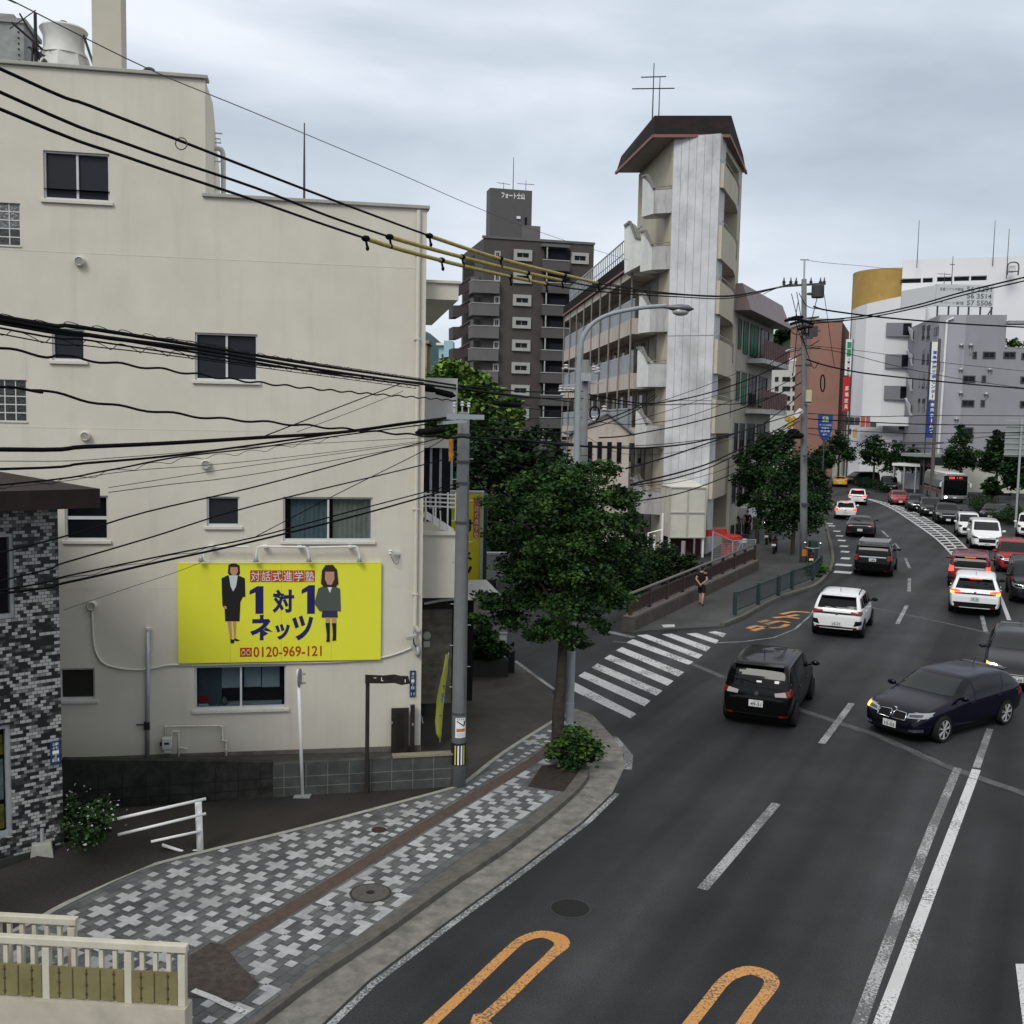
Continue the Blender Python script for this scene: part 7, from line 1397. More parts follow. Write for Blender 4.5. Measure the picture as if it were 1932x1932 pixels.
def car_body(k):
    if k in _BODY:return _BODY[k]
    s=SPECS[k];L,W=s['L'],s['W'];xs=sorted({x for x,_ in s['top']} | {-L/2+.02,-L*.25,0.0,L*.12,L/2-.25});xs=[x for i,x in enumerate(xs) if i==0 or x-xs[i-1]>.012]
    rings=[]
    for x in xs:
        zt=interp(s['top'],x);zb=interp([(-L/2,s['sill']+.10),(-L/2+.5,s['sill']),(L/2-.5,s['sill']-.02),(L/2,s['sill']+.02)],x);bl=interp(s['belt'],x)
        w=W/2*interp([(-L/2,.87),(-L/2+.06,.93),(-L/2+.35,.985),(-L/4,1),(L/5,1),(L/2-.55,.965),(L/2-.22,.90),(L/2-.05,.78),(L/2,.70)],x)
        cab=zt>bl+.10
        if cab:
            h=min(1,(zt-bl)/(s['H']-bl-.08));wr=w*(1-(1-s['roofw'])*h);c=.05
            ring=[(0,zb),(w*.86,zb),(w*.965,zb+.05),(w,zb+(bl-zb)*.5),(w*.995,bl-.12),(w*.965,bl),(w*.965+(wr-w*.965)*.45,bl+(zt-c-bl)*.45),(wr+.012,zt-c-.05),(wr-.05,zt-.018),(wr*.5,zt-.002),(0,zt)]
        else:
            be=min(bl,zt-.04);ring=[(0,zb),(w*.86,zb),(w*.965,zb+.05),(w,zb+(be-zb)*.5),(w*.99,zb+(be-zb)*.8),(w*.955,zb+(be-zb)*.93),(w*.90,be+(zt-be)*.35),(w*.80,zt-.028),(w*.62,zt-.008),(w*.35,zt),(0,zt)]
        rings.append([(x,y,z) for y,z in ring]+[(x,-y,z) for y,z in ring[-2:0:-1]])
    # round off both ends
    def shrink(r,dx,f):
        cz=sum(p[2] for p in r)/len(r);return [(p[0]+dx,p[1]*f,cz+(p[2]-cz)*f) for p in r]
    rings=[shrink(rings[0],-.012,.5)]+[shrink(rings[0],-.008,.9)]+rings+[shrink(rings[-1],.01,.88),shrink(rings[-1],.015,.45)]
    n=len(rings[0]);vs=[p for r in rings for p in r];fs=[[i*n+j,i*n+(j+1) % n,(i+1)*n+(j+1) % n,(i+1)*n+j] for i in range(len(rings)-1) for j in range(n)]+[list(range(n)),[(len(rings)-1)*n+j for j in range(n)]]
    me=bpy.data.meshes.new('shell');me.from_pydata(vs,[],fs);bm=bmesh.new();bm.from_mesh(me);bmesh.ops.recalc_face_normals(bm,faces=bm.faces);bm.to_mesh(me);bm.free()
    o=bpy.data.objects.new('shell',me);COL.objects.link(o);sb=o.modifiers.new('s','SUBSURF');sb.levels=2;sb.render_levels=2;bpy.context.view_layer.update()
    m2=bpy.data.meshes.new_from_object(o.evaluated_get(bpy.context.evaluated_depsgraph_get()));bpy.data.objects.remove(o);m2.polygons.foreach_set('use_smooth',[True]*len(m2.polygons));m2.name='body'
    m2.materials.clear();m2.materials.append(BLKP)
    bvh=BVHTree.FromPolygons([v.co for v in m2.vertices],[list(p.vertices) for p in m2.polygons])
    _BODY[k]=(m2,bvh);return _BODY[k]
DIRS={'L':(V((0,6,0)),V((0,-1,0))),'R':(V((0,-6,0)),V((0,1,0))),'F':(V((8,0,0)),V((-1,0,0))),'B':(V((-8,0,0)),V((1,0,0))),'T':(V((0,0,6)),V((0,0,-1)))}
def cast(bvh,view,a,c,off=.006):
    o,d=DIRS[view];p=V((a,o.y,c)) if view in 'LR' else V((o.x,a,c)) if view in 'FB' else V((a,c,o.z))
    h,nrm,_,_=bvh.ray_cast(p,d,12)
    if h is None:return None
    if nrm.dot(d)>0:nrm=-nrm
    return h+nrm*off
def decal(mb,bvh,view,quad,n=8,m=6,mi=0,off=.006):
    g={}
    for i in range(n+1):
        for j in range(m+1):
            u,v=i/n,j/m;a=V(quad[0]).lerp(V(quad[1]),u);c=V(quad[3]).lerp(V(quad[2]),u);p=a.lerp(c,v);g[i,j]=cast(bvh,view,p[0],p[1],off)
    for i in range(n):
        for j in range(m):
            q=[g[i,j],g[i+1,j],g[i+1,j+1],g[i,j+1]]
            if all(x is not None for x in q) and max((q[a]-q[(a+1) % 4]).length for a in range(4))<.6:mb.add(q,[[0,1,2,3]],mi)
def disc(mb,bvh,view,cx,cz,r,off=.008,mi=0,nr=3,na=20):
    P={}
    for i in range(nr+1):
        for j in range(na):a=2*PI*j/na;P[i,j]=cast(bvh,view,cx+r*i/nr*math.cos(a),cz+r*i/nr*math.sin(a),off)
    for i in range(nr):
        for j in range(na):
            q=[P[i,j],P[i+1,j],P[i+1,(j+1) % na],P[i,(j+1) % na]]
            if all(x is not None for x in q) and max((q[a]-q[(a+1) % 4]).length for a in range(4))<.3:mb.add(q,[[0,1,2,3]],mi)
def wheel(par,x,y,r,w,rim,spokes=5):
    sg=1 if y>0 else -1;b=MB();b.lathe([(r*.72,-w/2),(r*.93,-w/2),(r,-w/2+.03),(r,w/2-.03),(r*.93,w/2),(r*.74,w/2),(r*.72,w/2-.02)],(0,0,0),'y',24);t=b.build('wheel',TYRE,par);smooth_by_angle(t,40);t.location=(x,y,r)
    yo=sg*(w/2-.015);b=MB();b.lathe([(r*.74,yo),(r*.70,yo-sg*.03),(.001,yo-sg*.035)],(0,0,0),'y',24,cap=False,mi=1)
    b.lathe([(r*.755,yo+sg*.004),(r*.67,yo+sg*.004)],(0,0,0),'y',24,cap=False)
    for k in range(spokes):
        for dd in (-.10,.10):
            a=2*PI*k/spokes+.3;b.bar((r*.08*math.cos(a),yo,r*.08*math.sin(a)),(r*.69*math.cos(a+dd),yo,r*.69*math.sin(a+dd)),.012,.030,up=(0,1,0))
    b.lathe([(r*.13,yo-sg*.01),(r*.12,yo+sg*.012),(.001,yo+sg*.014)],(0,0,0),'y',12);o=b.build('rim',[rim,BLKP],t);return t
NPL=[0]
def car(k,label,cat,pos,head,body_m,glass=None,rim=None,opt=(),plate='12-34',rearview=True,group=None,name='car',py=False,detail=2,zs=.94):
    s=SPECS[k];L,W,H=s['L'],s['W'],s['H'];me,bvh=car_body(k);glass=glass or CGL
    t=thing(name,label,cat,(pos[0],pos[1],0.004),head,group)
    o=bpy.data.objects.new('body',me);COL.objects.link(o);o.parent=t;o.material_slots[0].link='OBJECT';o.material_slots[0].material=body_m
    fx,rx,r=L/2-s['fo'],L/2-s['fo']-s['wb'],s['r']
    b=MB()
    for vw in 'LR':
        for x in (fx,rx):disc(b,bvh,vw,x,r,r+.055)
        decal(b,bvh,vw,[(rx+r,s['sill']+.0),(fx-r,s['sill']+.0),(fx-r,s['sill']+.10),(rx+r,s['sill']+.10)],10,2,off=.004)
    b.build('wheel_arches',BLKP,t)
    b=MB();b.box(rx-.3,fx+.3,-W/2+.16,W/2-.16,.12,s['sill']+.08);b.build('underbody',BLKP,t)
    for x in (fx,rx):
        for sg in (1,-1):wheel(t,x,sg*(W/2-.085),r,.205,rim or RIM,6 if k != 'hatch' else 7)
    bl=lambda x:interp(s['belt'],x)
    top=s['top'];hdr=max((p for p in top if p[1]>H-.18),key=lambda p:p[0]);cowl=next(p for p in top if p[0]>hdr[0]+.35)
    rhd=min((p for p in top if p[1]>H-.18),key=lambda p:p[0])
    # windows
    wl_,wt_=W/2*.80,W/2*s['roofw']*.86
    b=MB();decal(b,bvh,'F',[(-wl_,cowl[1]+.03),(wl_,cowl[1]+.03),(wt_,hdr[1]-.015),(-wt_,hdr[1]-.015)],16,8);b.build('windscreen',glass if 'paleglass' not in opt else CGL2,t)
    zrb=max(bl(-L/2)+.04,top[1][1]+.04) if k != 'sedan' else 1.11
    b=MB();decal(b,bvh,'B',[(-wl_*.96,zrb),(wl_*.96,zrb),(wt_*.98,rhd[1]-.035),(-wt_*.98,rhd[1]-.035)],16,8);b.build('rear_window',CGL,t)
    bp=(fx+rx)/2+.05;wz=lambda x:bl(x)+.045;ztop=H-.155
    ax=hdr[0];cx_=cowl[0]-.12
    for vw in 'LR':
        rows=[[(bp+.04,wz(bp)),(cx_,wz(cx_)+.02),(ax-.02,ztop),(bp+.04,ztop)],[(rx+.22,wz(rx)),(bp-.04,wz(bp)),(bp-.04,ztop),(rx+.10,ztop)],[(rhd[0]-.12 if k != 'sedan' else -1.35,wz(rx)+.05),(rx+.15,wz(rx)),(rx+.03,ztop),(rhd[0]+.12,ztop-.03)]]
        for q in rows:b=MB();decal(b,bvh,vw,q,8,6);b.build('side_window',CGL,t)
        b=MB();decal(b,bvh,vw,[(bp-.01,s['sill']+.12),(bp+.01,s['sill']+.12),(bp+.01,wz(bp)),(bp-.01,wz(bp))],1,8,off=.004);decal(b,bvh,vw,[(rx+r+.03,s['sill']+.14),(rx+r+.05,s['sill']+.14),(rx+.24,wz(rx)),(rx+.22,wz(rx))],1,8,off=.004);decal(b,bvh,vw,[(fx-r-.05,s['sill']+.14),(fx-r-.03,s['sill']+.14),(cx_,wz(cx_)),(cx_-.02,wz(cx_))],1,8,off=.004);b.build('door_gaps',BLKP,t)
        sg=1 if vw=='L' else -1
        for x in (bp+.08,rx+.30):
            c=cast(bvh,vw,x,bl(x)-.10,.02)
            if c:b=MB();b.bar(c,c+V((.17,0,0)),.03,.028);b.build('door_handle',body_m,t,bevel=.006)
        c=cast(bvh,vw,cx_-.12,bl(cx_)+.06,0)
        if c:
            b=MB();b.blob((c.x+.02,c.y+sg*.15,c.z+.05),(.07,.115,.075),8);b.bar(c,c+V((0,sg*.1,.03)),.04);b.build('door_mirror',body_m if 'blackmirror' not in opt else BLKP,t,smooth=True)
    # rear end
    lit='brake' in opt
    tz0,tz1,ty0,ty1={'suv':(.88,1.02,.46,.84),'minivan':(.86,1.05,.42,.83),'bigvan':(.92,1.22,.66,.87),'kei':(.62,.98,.60,.72),'hatch':(.72,.90,.48,.85),'sedan':(.78,.90,.50,.88),'crossover':(.95,1.06,.52,.90),'wagon':(.74,.94,.56,.82)}[k]
    for sg in (1,-1):
        b=MB();q=[(sg*ty0,tz0+.03),(sg*ty1,tz0),(sg*ty1,tz1+.03),(sg*ty0,tz1)]
        if k=='minivan':
            decal(b,bvh,'B',[(sg*.44,.86),(sg*.70,.88),(sg*.66,1.0),(sg*.42,.95)],6,4,1,.010);decal(b,bvh,'B',[(sg*.70,.88),(sg*.84,.90),(sg*.82,1.07),(sg*.66,1.0)],5,4,0,.010)
        else:decal(b,bvh,'B',q,8,5,0,.010)
        vw='L' if sg>0 else 'R';decal(b,bvh,vw,[(-L/2+.04,tz0),(-L/2+.26,tz0+.06),(-L/2+.30,tz1),(-L/2+.10,tz1+.03)],5,4,0,.008);tl=b.build('taillight',[BRK_ if lit else TLR,TLC],t)
        b=MB();decal(b,bvh,'B',[(sg*.55,.36),(sg*.74,.36),(sg*.74,.41),(sg*.55,.41)],4,2,0,.012);b.build('rear_reflector',TLR,t)
        if 'indicator' in opt:b=MB();decal(b,bvh,'B',[(sg*(ty1-.16),tz0-.02),(sg*(ty1-.02),tz0-.02),(sg*(ty1-.02),tz0+.07),(sg*(ty1-.16),tz0+.07)],4,3,0,.016);b.build('rear_indicator',IND,tl)
    if lit:b=MB();decal(b,bvh,'B',[(-.22,rhd[1]-.05),(.22,rhd[1]-.05),(.22,rhd[1]+.0),(-.22,rhd[1]+.0)],6,2,0,.02);b.build('high_brake_light',BRK_,t)
    b=MB();decal(b,bvh,'B',[(-W*.38,.30),(W*.38,.30),(W*.40,.46 if 'bumper' in opt else .40),(-W*.40,.46 if 'bumper' in opt else .40)],10,3,0,.008)
    if k=='suv':
        decal(b,bvh,'B',[(-.5,.90),(.5,.90),(.5,.965),(-.5,.965)],8,2,0,.008)
        for sg in (1,-1):decal(b,bvh,'B',[(sg*.56,.50),(sg*.80,.56),(sg*.80,.70),(sg*.62,.70)],4,4,0,.010)
    if k=='crossover':decal(b,bvh,'B',[(-.86,.93),(.86,.93),(.86,.985),(-.86,.985)],12,2,0,.008);decal(b,bvh,'B',[(-.70,.42),(.70,.42),(.78,.60),(-.78,.60)],10,3,0,.010)
    b.build('rear_trim',BLKP,t)
    if k in ('bigvan',):b=MB();decal(b,bvh,'B',[(-.62,1.10),(.62,1.10),(.62,1.16),(-.62,1.16)],8,2,0,.014);b.build('chrome_strip',CHR,t)
    b=MB();sp_=rhd;b.box(sp_[0]-.12,sp_[0]+.12,-wt_*.98,wt_*.98,sp_[1]+.0,sp_[1]+.035);b.build('spoiler',body_m,t,bevel=.012) if k != 'sedan' else None
    b=MB();c=cast(bvh,'B',.02,zrb+.02,.02);c2=cast(bvh,'B',.42,zrb+.10,.02)
    if c and c2:b.bar(c,c2,.02);b.build('rear_wiper',BLKP,t)
    # front end
    hz0,hz1,hy0,hy1={'suv':(.72,.86,.42,.78),'minivan':(.62,.80,.42,.76),'bigvan':(.72,.88,.45,.84),'kei':(.72,.90,.42,.68),'hatch':(.60,.72,.38,.78),'sedan':(.60,.72,.45,.82),'crossover':(.76,.88,.48,.84),'wagon':(.60,.74,.45,.78)}[k]
    for sg in (1,-1):
        b=MB();left=sg>0
        hl=HLC
        decal(b,bvh,'F',[(sg*hy0,hz0),(sg*hy1,hz0+.05),(sg*(hy1+.01),hz1+.05),(sg*hy0,hz1-.02)],8,5,0,.010);vw='L' if left else 'R';decal(b,bvh,vw,[(L/2-.42,hz0+.10),(L/2-.12,hz0+.03),(L/2-.10,hz1+.0),(L/2-.44,hz1+.05)],6,4,0,.008);h_=b.build('headlight',hl,t)
        b=MB();decal(b,bvh,'F',[(sg*(hy0+.04),hz0+.03),(sg*(hy1-.08),hz0+.06),(sg*(hy1-.08),hz1),(sg*(hy0+.04),hz1-.04)],5,3,0,.014)
        if 'headlights' not in opt:b.build('lamp_core',BLKP if k != 'hatch' else RIMD,h_)
        else:
            c=cast(bvh,'F',sg*(hy0+hy1)*.54,(hz0+hz1)*.5,.02);b=MB();b.blob((c.x-.03,c.y,c.z),(.10,.13,.10),8);b.build('lamp_core',HLL,h_,smooth=True)
        if ('ind_R' in opt and not left) or ('ind_L' in opt and left):b=MB();decal(b,bvh,'F',[(sg*(hy1-.14),hz0+.03),(sg*hy1,hz0+.05),(sg*hy1,hz1+.04),(sg*(hy1-.14),hz1)],5,3,0,.018);b.build('indicator',IND,h_)
        b=MB();decal(b,bvh,'F',[(sg*.48,.30),(sg*.74,.32),(sg*.74,.40),(sg*.48,.36)],5,2,0,.012);b.build('fog_lamp',CHR if 'chromefog' in opt else BLKP,t)
    b=MB();gz0,gz1,gy={'suv':(.46,.74,.42),'minivan':(.36,.58,.48),'bigvan':(.50,.80,.46),'kei':(.50,.74,.40),'hatch':(.42,.50,.45),'sedan':(.40,.66,.42),'crossover':(.46,.80,.45),'wagon':(.40,.58,.44)}[k];decal(b,bvh,'F',[(-gy,gz0),(gy,gz0),(gy*1.05,gz1),(-gy*1.05,gz1)],10,5,0,.009)
    decal(b,bvh,'F',[(-W*.36,.24),(W*.36,.24),(W*.34,.34),(-W*.34,.34)],10,2,0,.009);b.build('grille',BLKP,t)
    if k=='hatch' and 'kidney' in opt:
        for sg in (1,-1):
            b=MB();decal(b,bvh,'F',[(sg*.03,.53),(sg*.36,.54),(sg*.34,.68),(sg*.03,.69)],6,4,0,.010);kg=b.build('grille',BLKP,t);b=MB();P_=[cast(bvh,'F',sg*a,c,.015) for a,c in ((.03,.53),(.36,.54),(.35,.66),(.32,.69),(.06,.70),(.03,.67),(.03,.53))]
            if all(P_):b.tube(P_,.012,6);b.build('grille_surround',CHR,kg,smooth=True)
        c=cast(bvh,'F',0,.735,.008)
        if c:b=MB();b.blob((c.x,c.y,c.z),(.03,.045,.045),6);b.build('emblem',CHR,t)
    elif k in ('bigvan','suv','crossover') or 'chromegrille' in opt:b=MB();decal(b,bvh,'F',[(-gy,gz1-.07),(gy,gz1-.07),(gy*1.02,gz1-.03),(-gy*1.02,gz1-.03)],10,1,0,.016);b.build('chrome_bar',CHR,t)
    # emblem at the tail, plates
    c=cast(bvh,'B',0,tz0+.04 if k != 'hatch' else .85,.012)
    if c and k != 'kei':b=MB();b.lathe([(.001,-.012),(.05,-.01),(.055,0),(.05,.01),(.001,.012)],(c.x,c.y,c.z),'x',14);b.build('emblem',CHR,t)
    for vw,z in (('B',{'suv':.56,'minivan':.66,'bigvan':.98,'kei':.52,'hatch':.56,'sedan':.56,'crossover':.76,'wagon':.62}[k]),('F',.40)):
        if detail<1 and vw=='F' and rearview:continue
        c=cast(bvh,vw,0,z,.02)
        if not c:continue
        sg=-1 if vw=='B' else 1;b=MB();b.box(c.x-.006,c.x+.006,-.165,.165,z-.0825,z+.0825);pl=b.build('number_plate',PLY if py else PLW,t)
        M_=Matrix.Translation((c.x+sg*.009,0,z)) @ Matrix.Rotation(PI/2*sg,4,'Z')
        if detail>1:b=MB();put_text(b,plate,-.125,.135,-.065,.025,0,M=M_,bold=.02);put_text(b,'大分 500',-.07,.08,.038,.070,0,M=M_);b.build('plate_number',PLT if not py else BLACKT,pl)
    if 'rails' in opt:
        b=MB()
        for sg in (1,-1):b.tube(smooth_pts([(-L*.30,sg*wt_*1.06,H-.06),(-L*.27,sg*wt_*1.06,H+.01),(0,sg*wt_*1.06,H+.035),(L*.05,sg*wt_*1.06,H-.0)],3),.018,6)
        b.build('roof_rails',BLKP,t)
    if 'rack' in opt:
        b=MB()
        for i in range(7):x=-L*.40+i*.26;b.bar((x,-wt_,H+.09),(x,wt_,H+.09),.03)
        for sg in (1,-1):b.bar((-L*.42,sg*wt_,H+.11),(-L*.42+1.75,sg*wt_,H+.11),.05);b.bar((-L*.40,sg*wt_,H-.02),(-L*.40,sg*wt_,H+.1),.03);b.bar((-L*.05,sg*wt_,H-.02),(-L*.05,sg*wt_,H+.1),.03)
        b.build('roof_rack',STEEL,t)
    b=MB();c=cast(bvh,'T',-L*.28,0,0)
    if c:b.tube([c,c+V((-.10,0,.16))],.008,5);b.build('antenna',BLKP,t)
    if 'ribs' in opt:
        b=MB()
        for i in range(-4,5):b.box(-L*.38,L*.10,i*.14-.012,i*.14+.012,H-.012,H+.012)
        b.build('roof_ribs',BLKP,t)
    if 'sticker' in opt:b=MB();decal(b,bvh,'B',[(-.10,zrb+.06),(.02,zrb+.06),(.02,zrb+.10),(-.10,zrb+.10)],2,1,0,.012);decal(b,bvh,'B',[(-.50,zrb+.07),(-.40,zrb+.07),(-.40,zrb+.13),(-.50,zrb+.13)],2,1,0,.012);b.build('sticker',WHITET,t)
    t.scale=(1,1,zs)
    if 'taxi' in opt:b=MB();b.blob((0,0,H+.06),(.12,.2,.10),8);b.build('roof_lamp',PLW,t,smooth=True)
    return t
def R_(d):return math.radians(d)
def rear_at(u,v,z,head,L):                     # the sight line to the foot of the tail gives the centre
    p=G(u,v,z);return (p.x+math.cos(head)*L/2,p.y+math.sin(head)*L/2)
def front_at(u,v,z,head,L):p=G(u,v,z);return (p.x-math.cos(head)*L/2,p.y-math.sin(head)*L/2)
LQ='cars in the near carriageway';RQ='oncoming cars on the far side';PK='parked cars in the lot by the trees'
h=R_(66);car('minivan','black compact minivan driving away beside the zebra crossing','car',rear_at(1425,1356,.25,h,4.26),h,PB,rim=RIMD,opt=('sticker',),plate='49-51',group=LQ,zs=.95)
h=R_(65);car('suv','white compact suv driving away, black trim between its red tail lamps','car',rear_at(1577,1190,.28,h,4.0),h,PW,opt=('rails','bumper','blackmirror'),plate='19-17',group=LQ)
h=R_(66);car('bigvan','tall black van driving away with a rack on its roof','car',rear_at(1645,1079,.28,h,4.75),h,PB,opt=('rack',),plate='31-08',group=LQ,zs=.88)
h=R_(69);car('sedan','dark grey saloon driving away between the tall black van and the white estate','car',rear_at(1622,1007,.28,h,4.75),h,PDG,plate='70-36',group=LQ,detail=1)
h=R_(72);car('wagon','white estate car braking, third from the head of the near queue','car',rear_at(1595,974,.28,h,4.4),h,PW,opt=('brake',),group=LQ,detail=1)
h=R_(70);car('suv','white crossover braking with wide red lamps, second in the near queue','car',rear_at(1617,948,.28,h,4.0),h,PW,opt=('brake','blackmirror'),group=LQ,detail=1)
h=R_(74);car('sedan','yellow taxi at the head of the near queue','taxi',rear_at(1585,915,.28,h,4.75),h,PYL,opt=('taxi',),group=LQ,detail=0,name='taxi')
h=R_(196);car('bigvan','dark van turning across the far junction','van',(46.5,136.5),h,PDG,group=None,detail=0,name='van')
h=R_(215.8);car('hatch','navy blue hatchback turning across the road with its front wheels and orange indicator showing','car',(10.62,24.52),h,PNV,opt=('paleglass','kidney','ind_R','chromefog'),plate='10-03',rearview=False)
h=R_(243);car('hatch','dark grey car with one glaring headlamp waiting behind the navy hatchback','car',front_at(1918,1290,.25,h,4.33),h,paint('slate',(.018,.020,.024)),opt=('paleglass','headlights','ind_R'),plate='88-68',rearview=False)
h=R_(65.5);car('crossover','white crossover braking beside the double white line','car',rear_at(1838,1150,.30,h,4.74),h,PW,opt=('brake','indicator','blackmirror','bumper'),plate='55-20',group='cars waiting to turn')
h=R_(65.5);car('bigvan','dark red van braking, directly ahead of the white crossover','van',rear_at(1828,1101,.28,h,4.6),h,PRD,opt=('brake',),group='cars waiting to turn',name='van',detail=1,zs=.86)
h=R_(247);car('bigvan','dark car cut off by the frame edge, just below the red kei van','car',front_at(1952,1132,.25,h,4.75),h,PDG,opt=('paleglass',),rearview=False,group=RQ,detail=1)
h=R_(247);car('kei','boxy red kei van with a yellow number plate','van',front_at(1910,1073,.25,h,3.4),h,PRD2,glass=CGL2,opt=('chromegrille',),py=True,plate='42-58',rearview=False,group=RQ,name='van')
h=R_(250);car('bigvan','white minivan with a black grille, in front of the red kei van','van',front_at(1862,1031,.25,h,4.7),h,PW,glass=CGL2,rearview=False,group=RQ,name='van',plate='80-21')
h=R_(250);car('kei','small white tall wagon half hidden behind the white minivan','car',front_at(1828,1008,.25,h,3.4),h,PW,glass=CGL2,rearview=False,group=RQ,detail=1)
h=R_(251);car('crossover','black suv with a bright chrome grille bar in the oncoming queue','car',front_at(1789,984,.25,h,4.6),h,PB,opt=('chromegrille',),rearview=False,group=RQ,detail=1)
h=R_(252);car('minivan','black compact car between the black suv and the grey one behind it','car',front_at(1757,970,.25,h,4.26),h,PBG,rearview=False,group=RQ,detail=1)
h=R_(253);car('suv','grey compact car just in front of the red car, beside the bus','car',front_at(1732,961,.25,h,4.0),h,PDG,rearview=False,group=RQ,detail=1)
h=R_(254);car('hatch','bright red car in the oncoming queue','car',front_at(1699,949,.25,h,4.3),h,PRD2,rearview=False,group=RQ,detail=1)
h=R_(254);car('bigvan','black van last in the oncoming queue','van',front_at(1680,924,.25,h,4.7),h,PB,rearview=False,group=RQ,name='van',detail=0)
h=R_(238);car('sedan','dark grey coupe in the side lane beside the hedge','car',front_at(1868,977,.25,h,4.6),h,PDG,opt=('paleglass',),rearview=False,detail=1)
h=R_(240);car('kei','white kei car cut off by the frame edge, behind the hedge end','car',front_at(1938,1008,.25,h,3.4),h,PW,rearview=False,detail=1)
h=R_(262);car('hatch','red parked car beside the bus front','car',(58.4,131),h,PRD2,rearview=False,group=PK,detail=0);h=R_(250);car('bigvan','large white parked van next to the red parked car','van',front_at(1856,924,.2,h,4.7),h,PW,rearview=False,group=PK,detail=0,name='van')
h=R_(215);car('wagon','white parked car with a dark window, behind the tree trunk','car',front_at(1868,926,.2,h,4.4),h,PW,rearview=False,group=PK,detail=0);h=R_(262);car('suv','white parked car facing out with a black bumper, rightmost in the lot','car',front_at(1896,932,.2,h,4.0),h,PW,rearview=False,group=PK,detail=0,opt=('chromegrille',))
# ------------------------------------------------------------------ bus
p=G(1801,944,.35);hb_=R_(258);BU=thing('bus','city bus with a red and grey body and a lit red destination display','bus',(p.x-math.cos(hb_)*5.2,p.y-math.sin(hb_)*5.2,.004),hb_)
BW,BH,BL=1.23,2.95,5.2;sec=[(-BW,.35),(BW,.35),(BW,1.25),(BW-.02,2.3),(BW-.10,2.8),(BW-.35,BH),(-BW+.35,BH),(-BW+.10,2.8),(-BW+.02,2.3),(-BW,1.25)]
b=MB();xs_=[(-BL,.96),(-BL+.15,1),(BL-.2,1),(BL,.95)];n=len(sec);vs=[(x,y*f,.35+(z-.35)*(1-(1-f)*.4)) for x,f in xs_ for y,z in sec];fs=[[i*n+j,i*n+(j+1) % n,(i+1)*n+(j+1) % n,(i+1)*n+j] for i in range(3) for j in range(n)]+[list(range(n)),[3*n+j for j in range(n)]];b.add(vs,fs)
bus_m=mat('paint_bus_grey',(.20,.205,.22),.35,coat=.6);bo=b.build('body',bus_m,BU,bevel=.03)
b=MB();b.box(-BL+.1,BL-.1,-BW+.3,BW-.3,BH-.01,BH+.06);b.build('roof',mat('bus_roof',(.55,.55,.53),.5),BU,bevel=.02)
for sg in (1,-1):
    b=MB();b.box(-BL+.1,BL-.2,sg*BW-.012,sg*BW+.012,1.02,1.25);b.build('red_stripe',mat('bus_red',(.22,.03,.03),.4),BU)
    for k in range(7):b=MB();x=-BL+.35+k*1.38;y=sg*(BW+.006);b.add([(x,y,1.35),(x+1.28,y,1.35),(x+1.28,y-sg*.06,2.45),(x,y-sg*.06,2.45)],[[0,1,2,3]]);b.build('side_window',CGL,BU)
    for x in (BL-2.4,-BL+2.6):wheel(BU,x,sg*(BW-.12),.48,.26,RIMD,6)
    b=MB();b.box(BL-.1,BL+.15,sg*(BW+.18)-.07,sg*(BW+.18)+.07,1.7,2.1);b.bar((BL-.1,sg*(BW-.1),2.3),(BL+.05,sg*(BW+.18),2.05),.04);b.build('door_mirror',WHITEP,BU)
    b=MB();b.lathe([(.001,BL+.02),(.13,BL+.02),(.13,BL-.05)],(0,sg*.85,.62),'x',14);b.build('headlight',HLL if sg<0 else HLC,BU)
b=MB();b.add([(BL+.022,-1.12,.86),(BL+.022,1.12,.86),(BL+.022,1.10,2.38),(BL+.022,-1.10,2.38)],[[0,1,2,3]]);b.build('windscreen',CGL,BU);b=MB();b.box(BL-.06,BL+.02,-1.1,1.1,2.40,2.80);ds=b.build('destination_box',BLKP,BU)
DSP=mat('display_red',(.2,.02,.02),.4,emit=(1,.10,.06),es=.9);b=MB();M_=Matrix.Translation((BL+.024,0,2.6)) @ Matrix.Rotation(PI/2,4,'Z');put_text(b,'回送',-.62,-.08,-.12,.12,0,M=M_,bold=.03);put_text(b,'佐世保',.08,.68,-.10,.10,0,M=M_,bold=.02);b.build('display_lettering',DSP,ds)
b=MB();b.box(BL-.04,BL+.03,-1.1,1.1,.40,.52);b.build('bumper',BLKP,BU);b=MB();b.box(BL,BL+.016,-.165,.165,.54,.70);b.build('number_plate',PLW,BU)
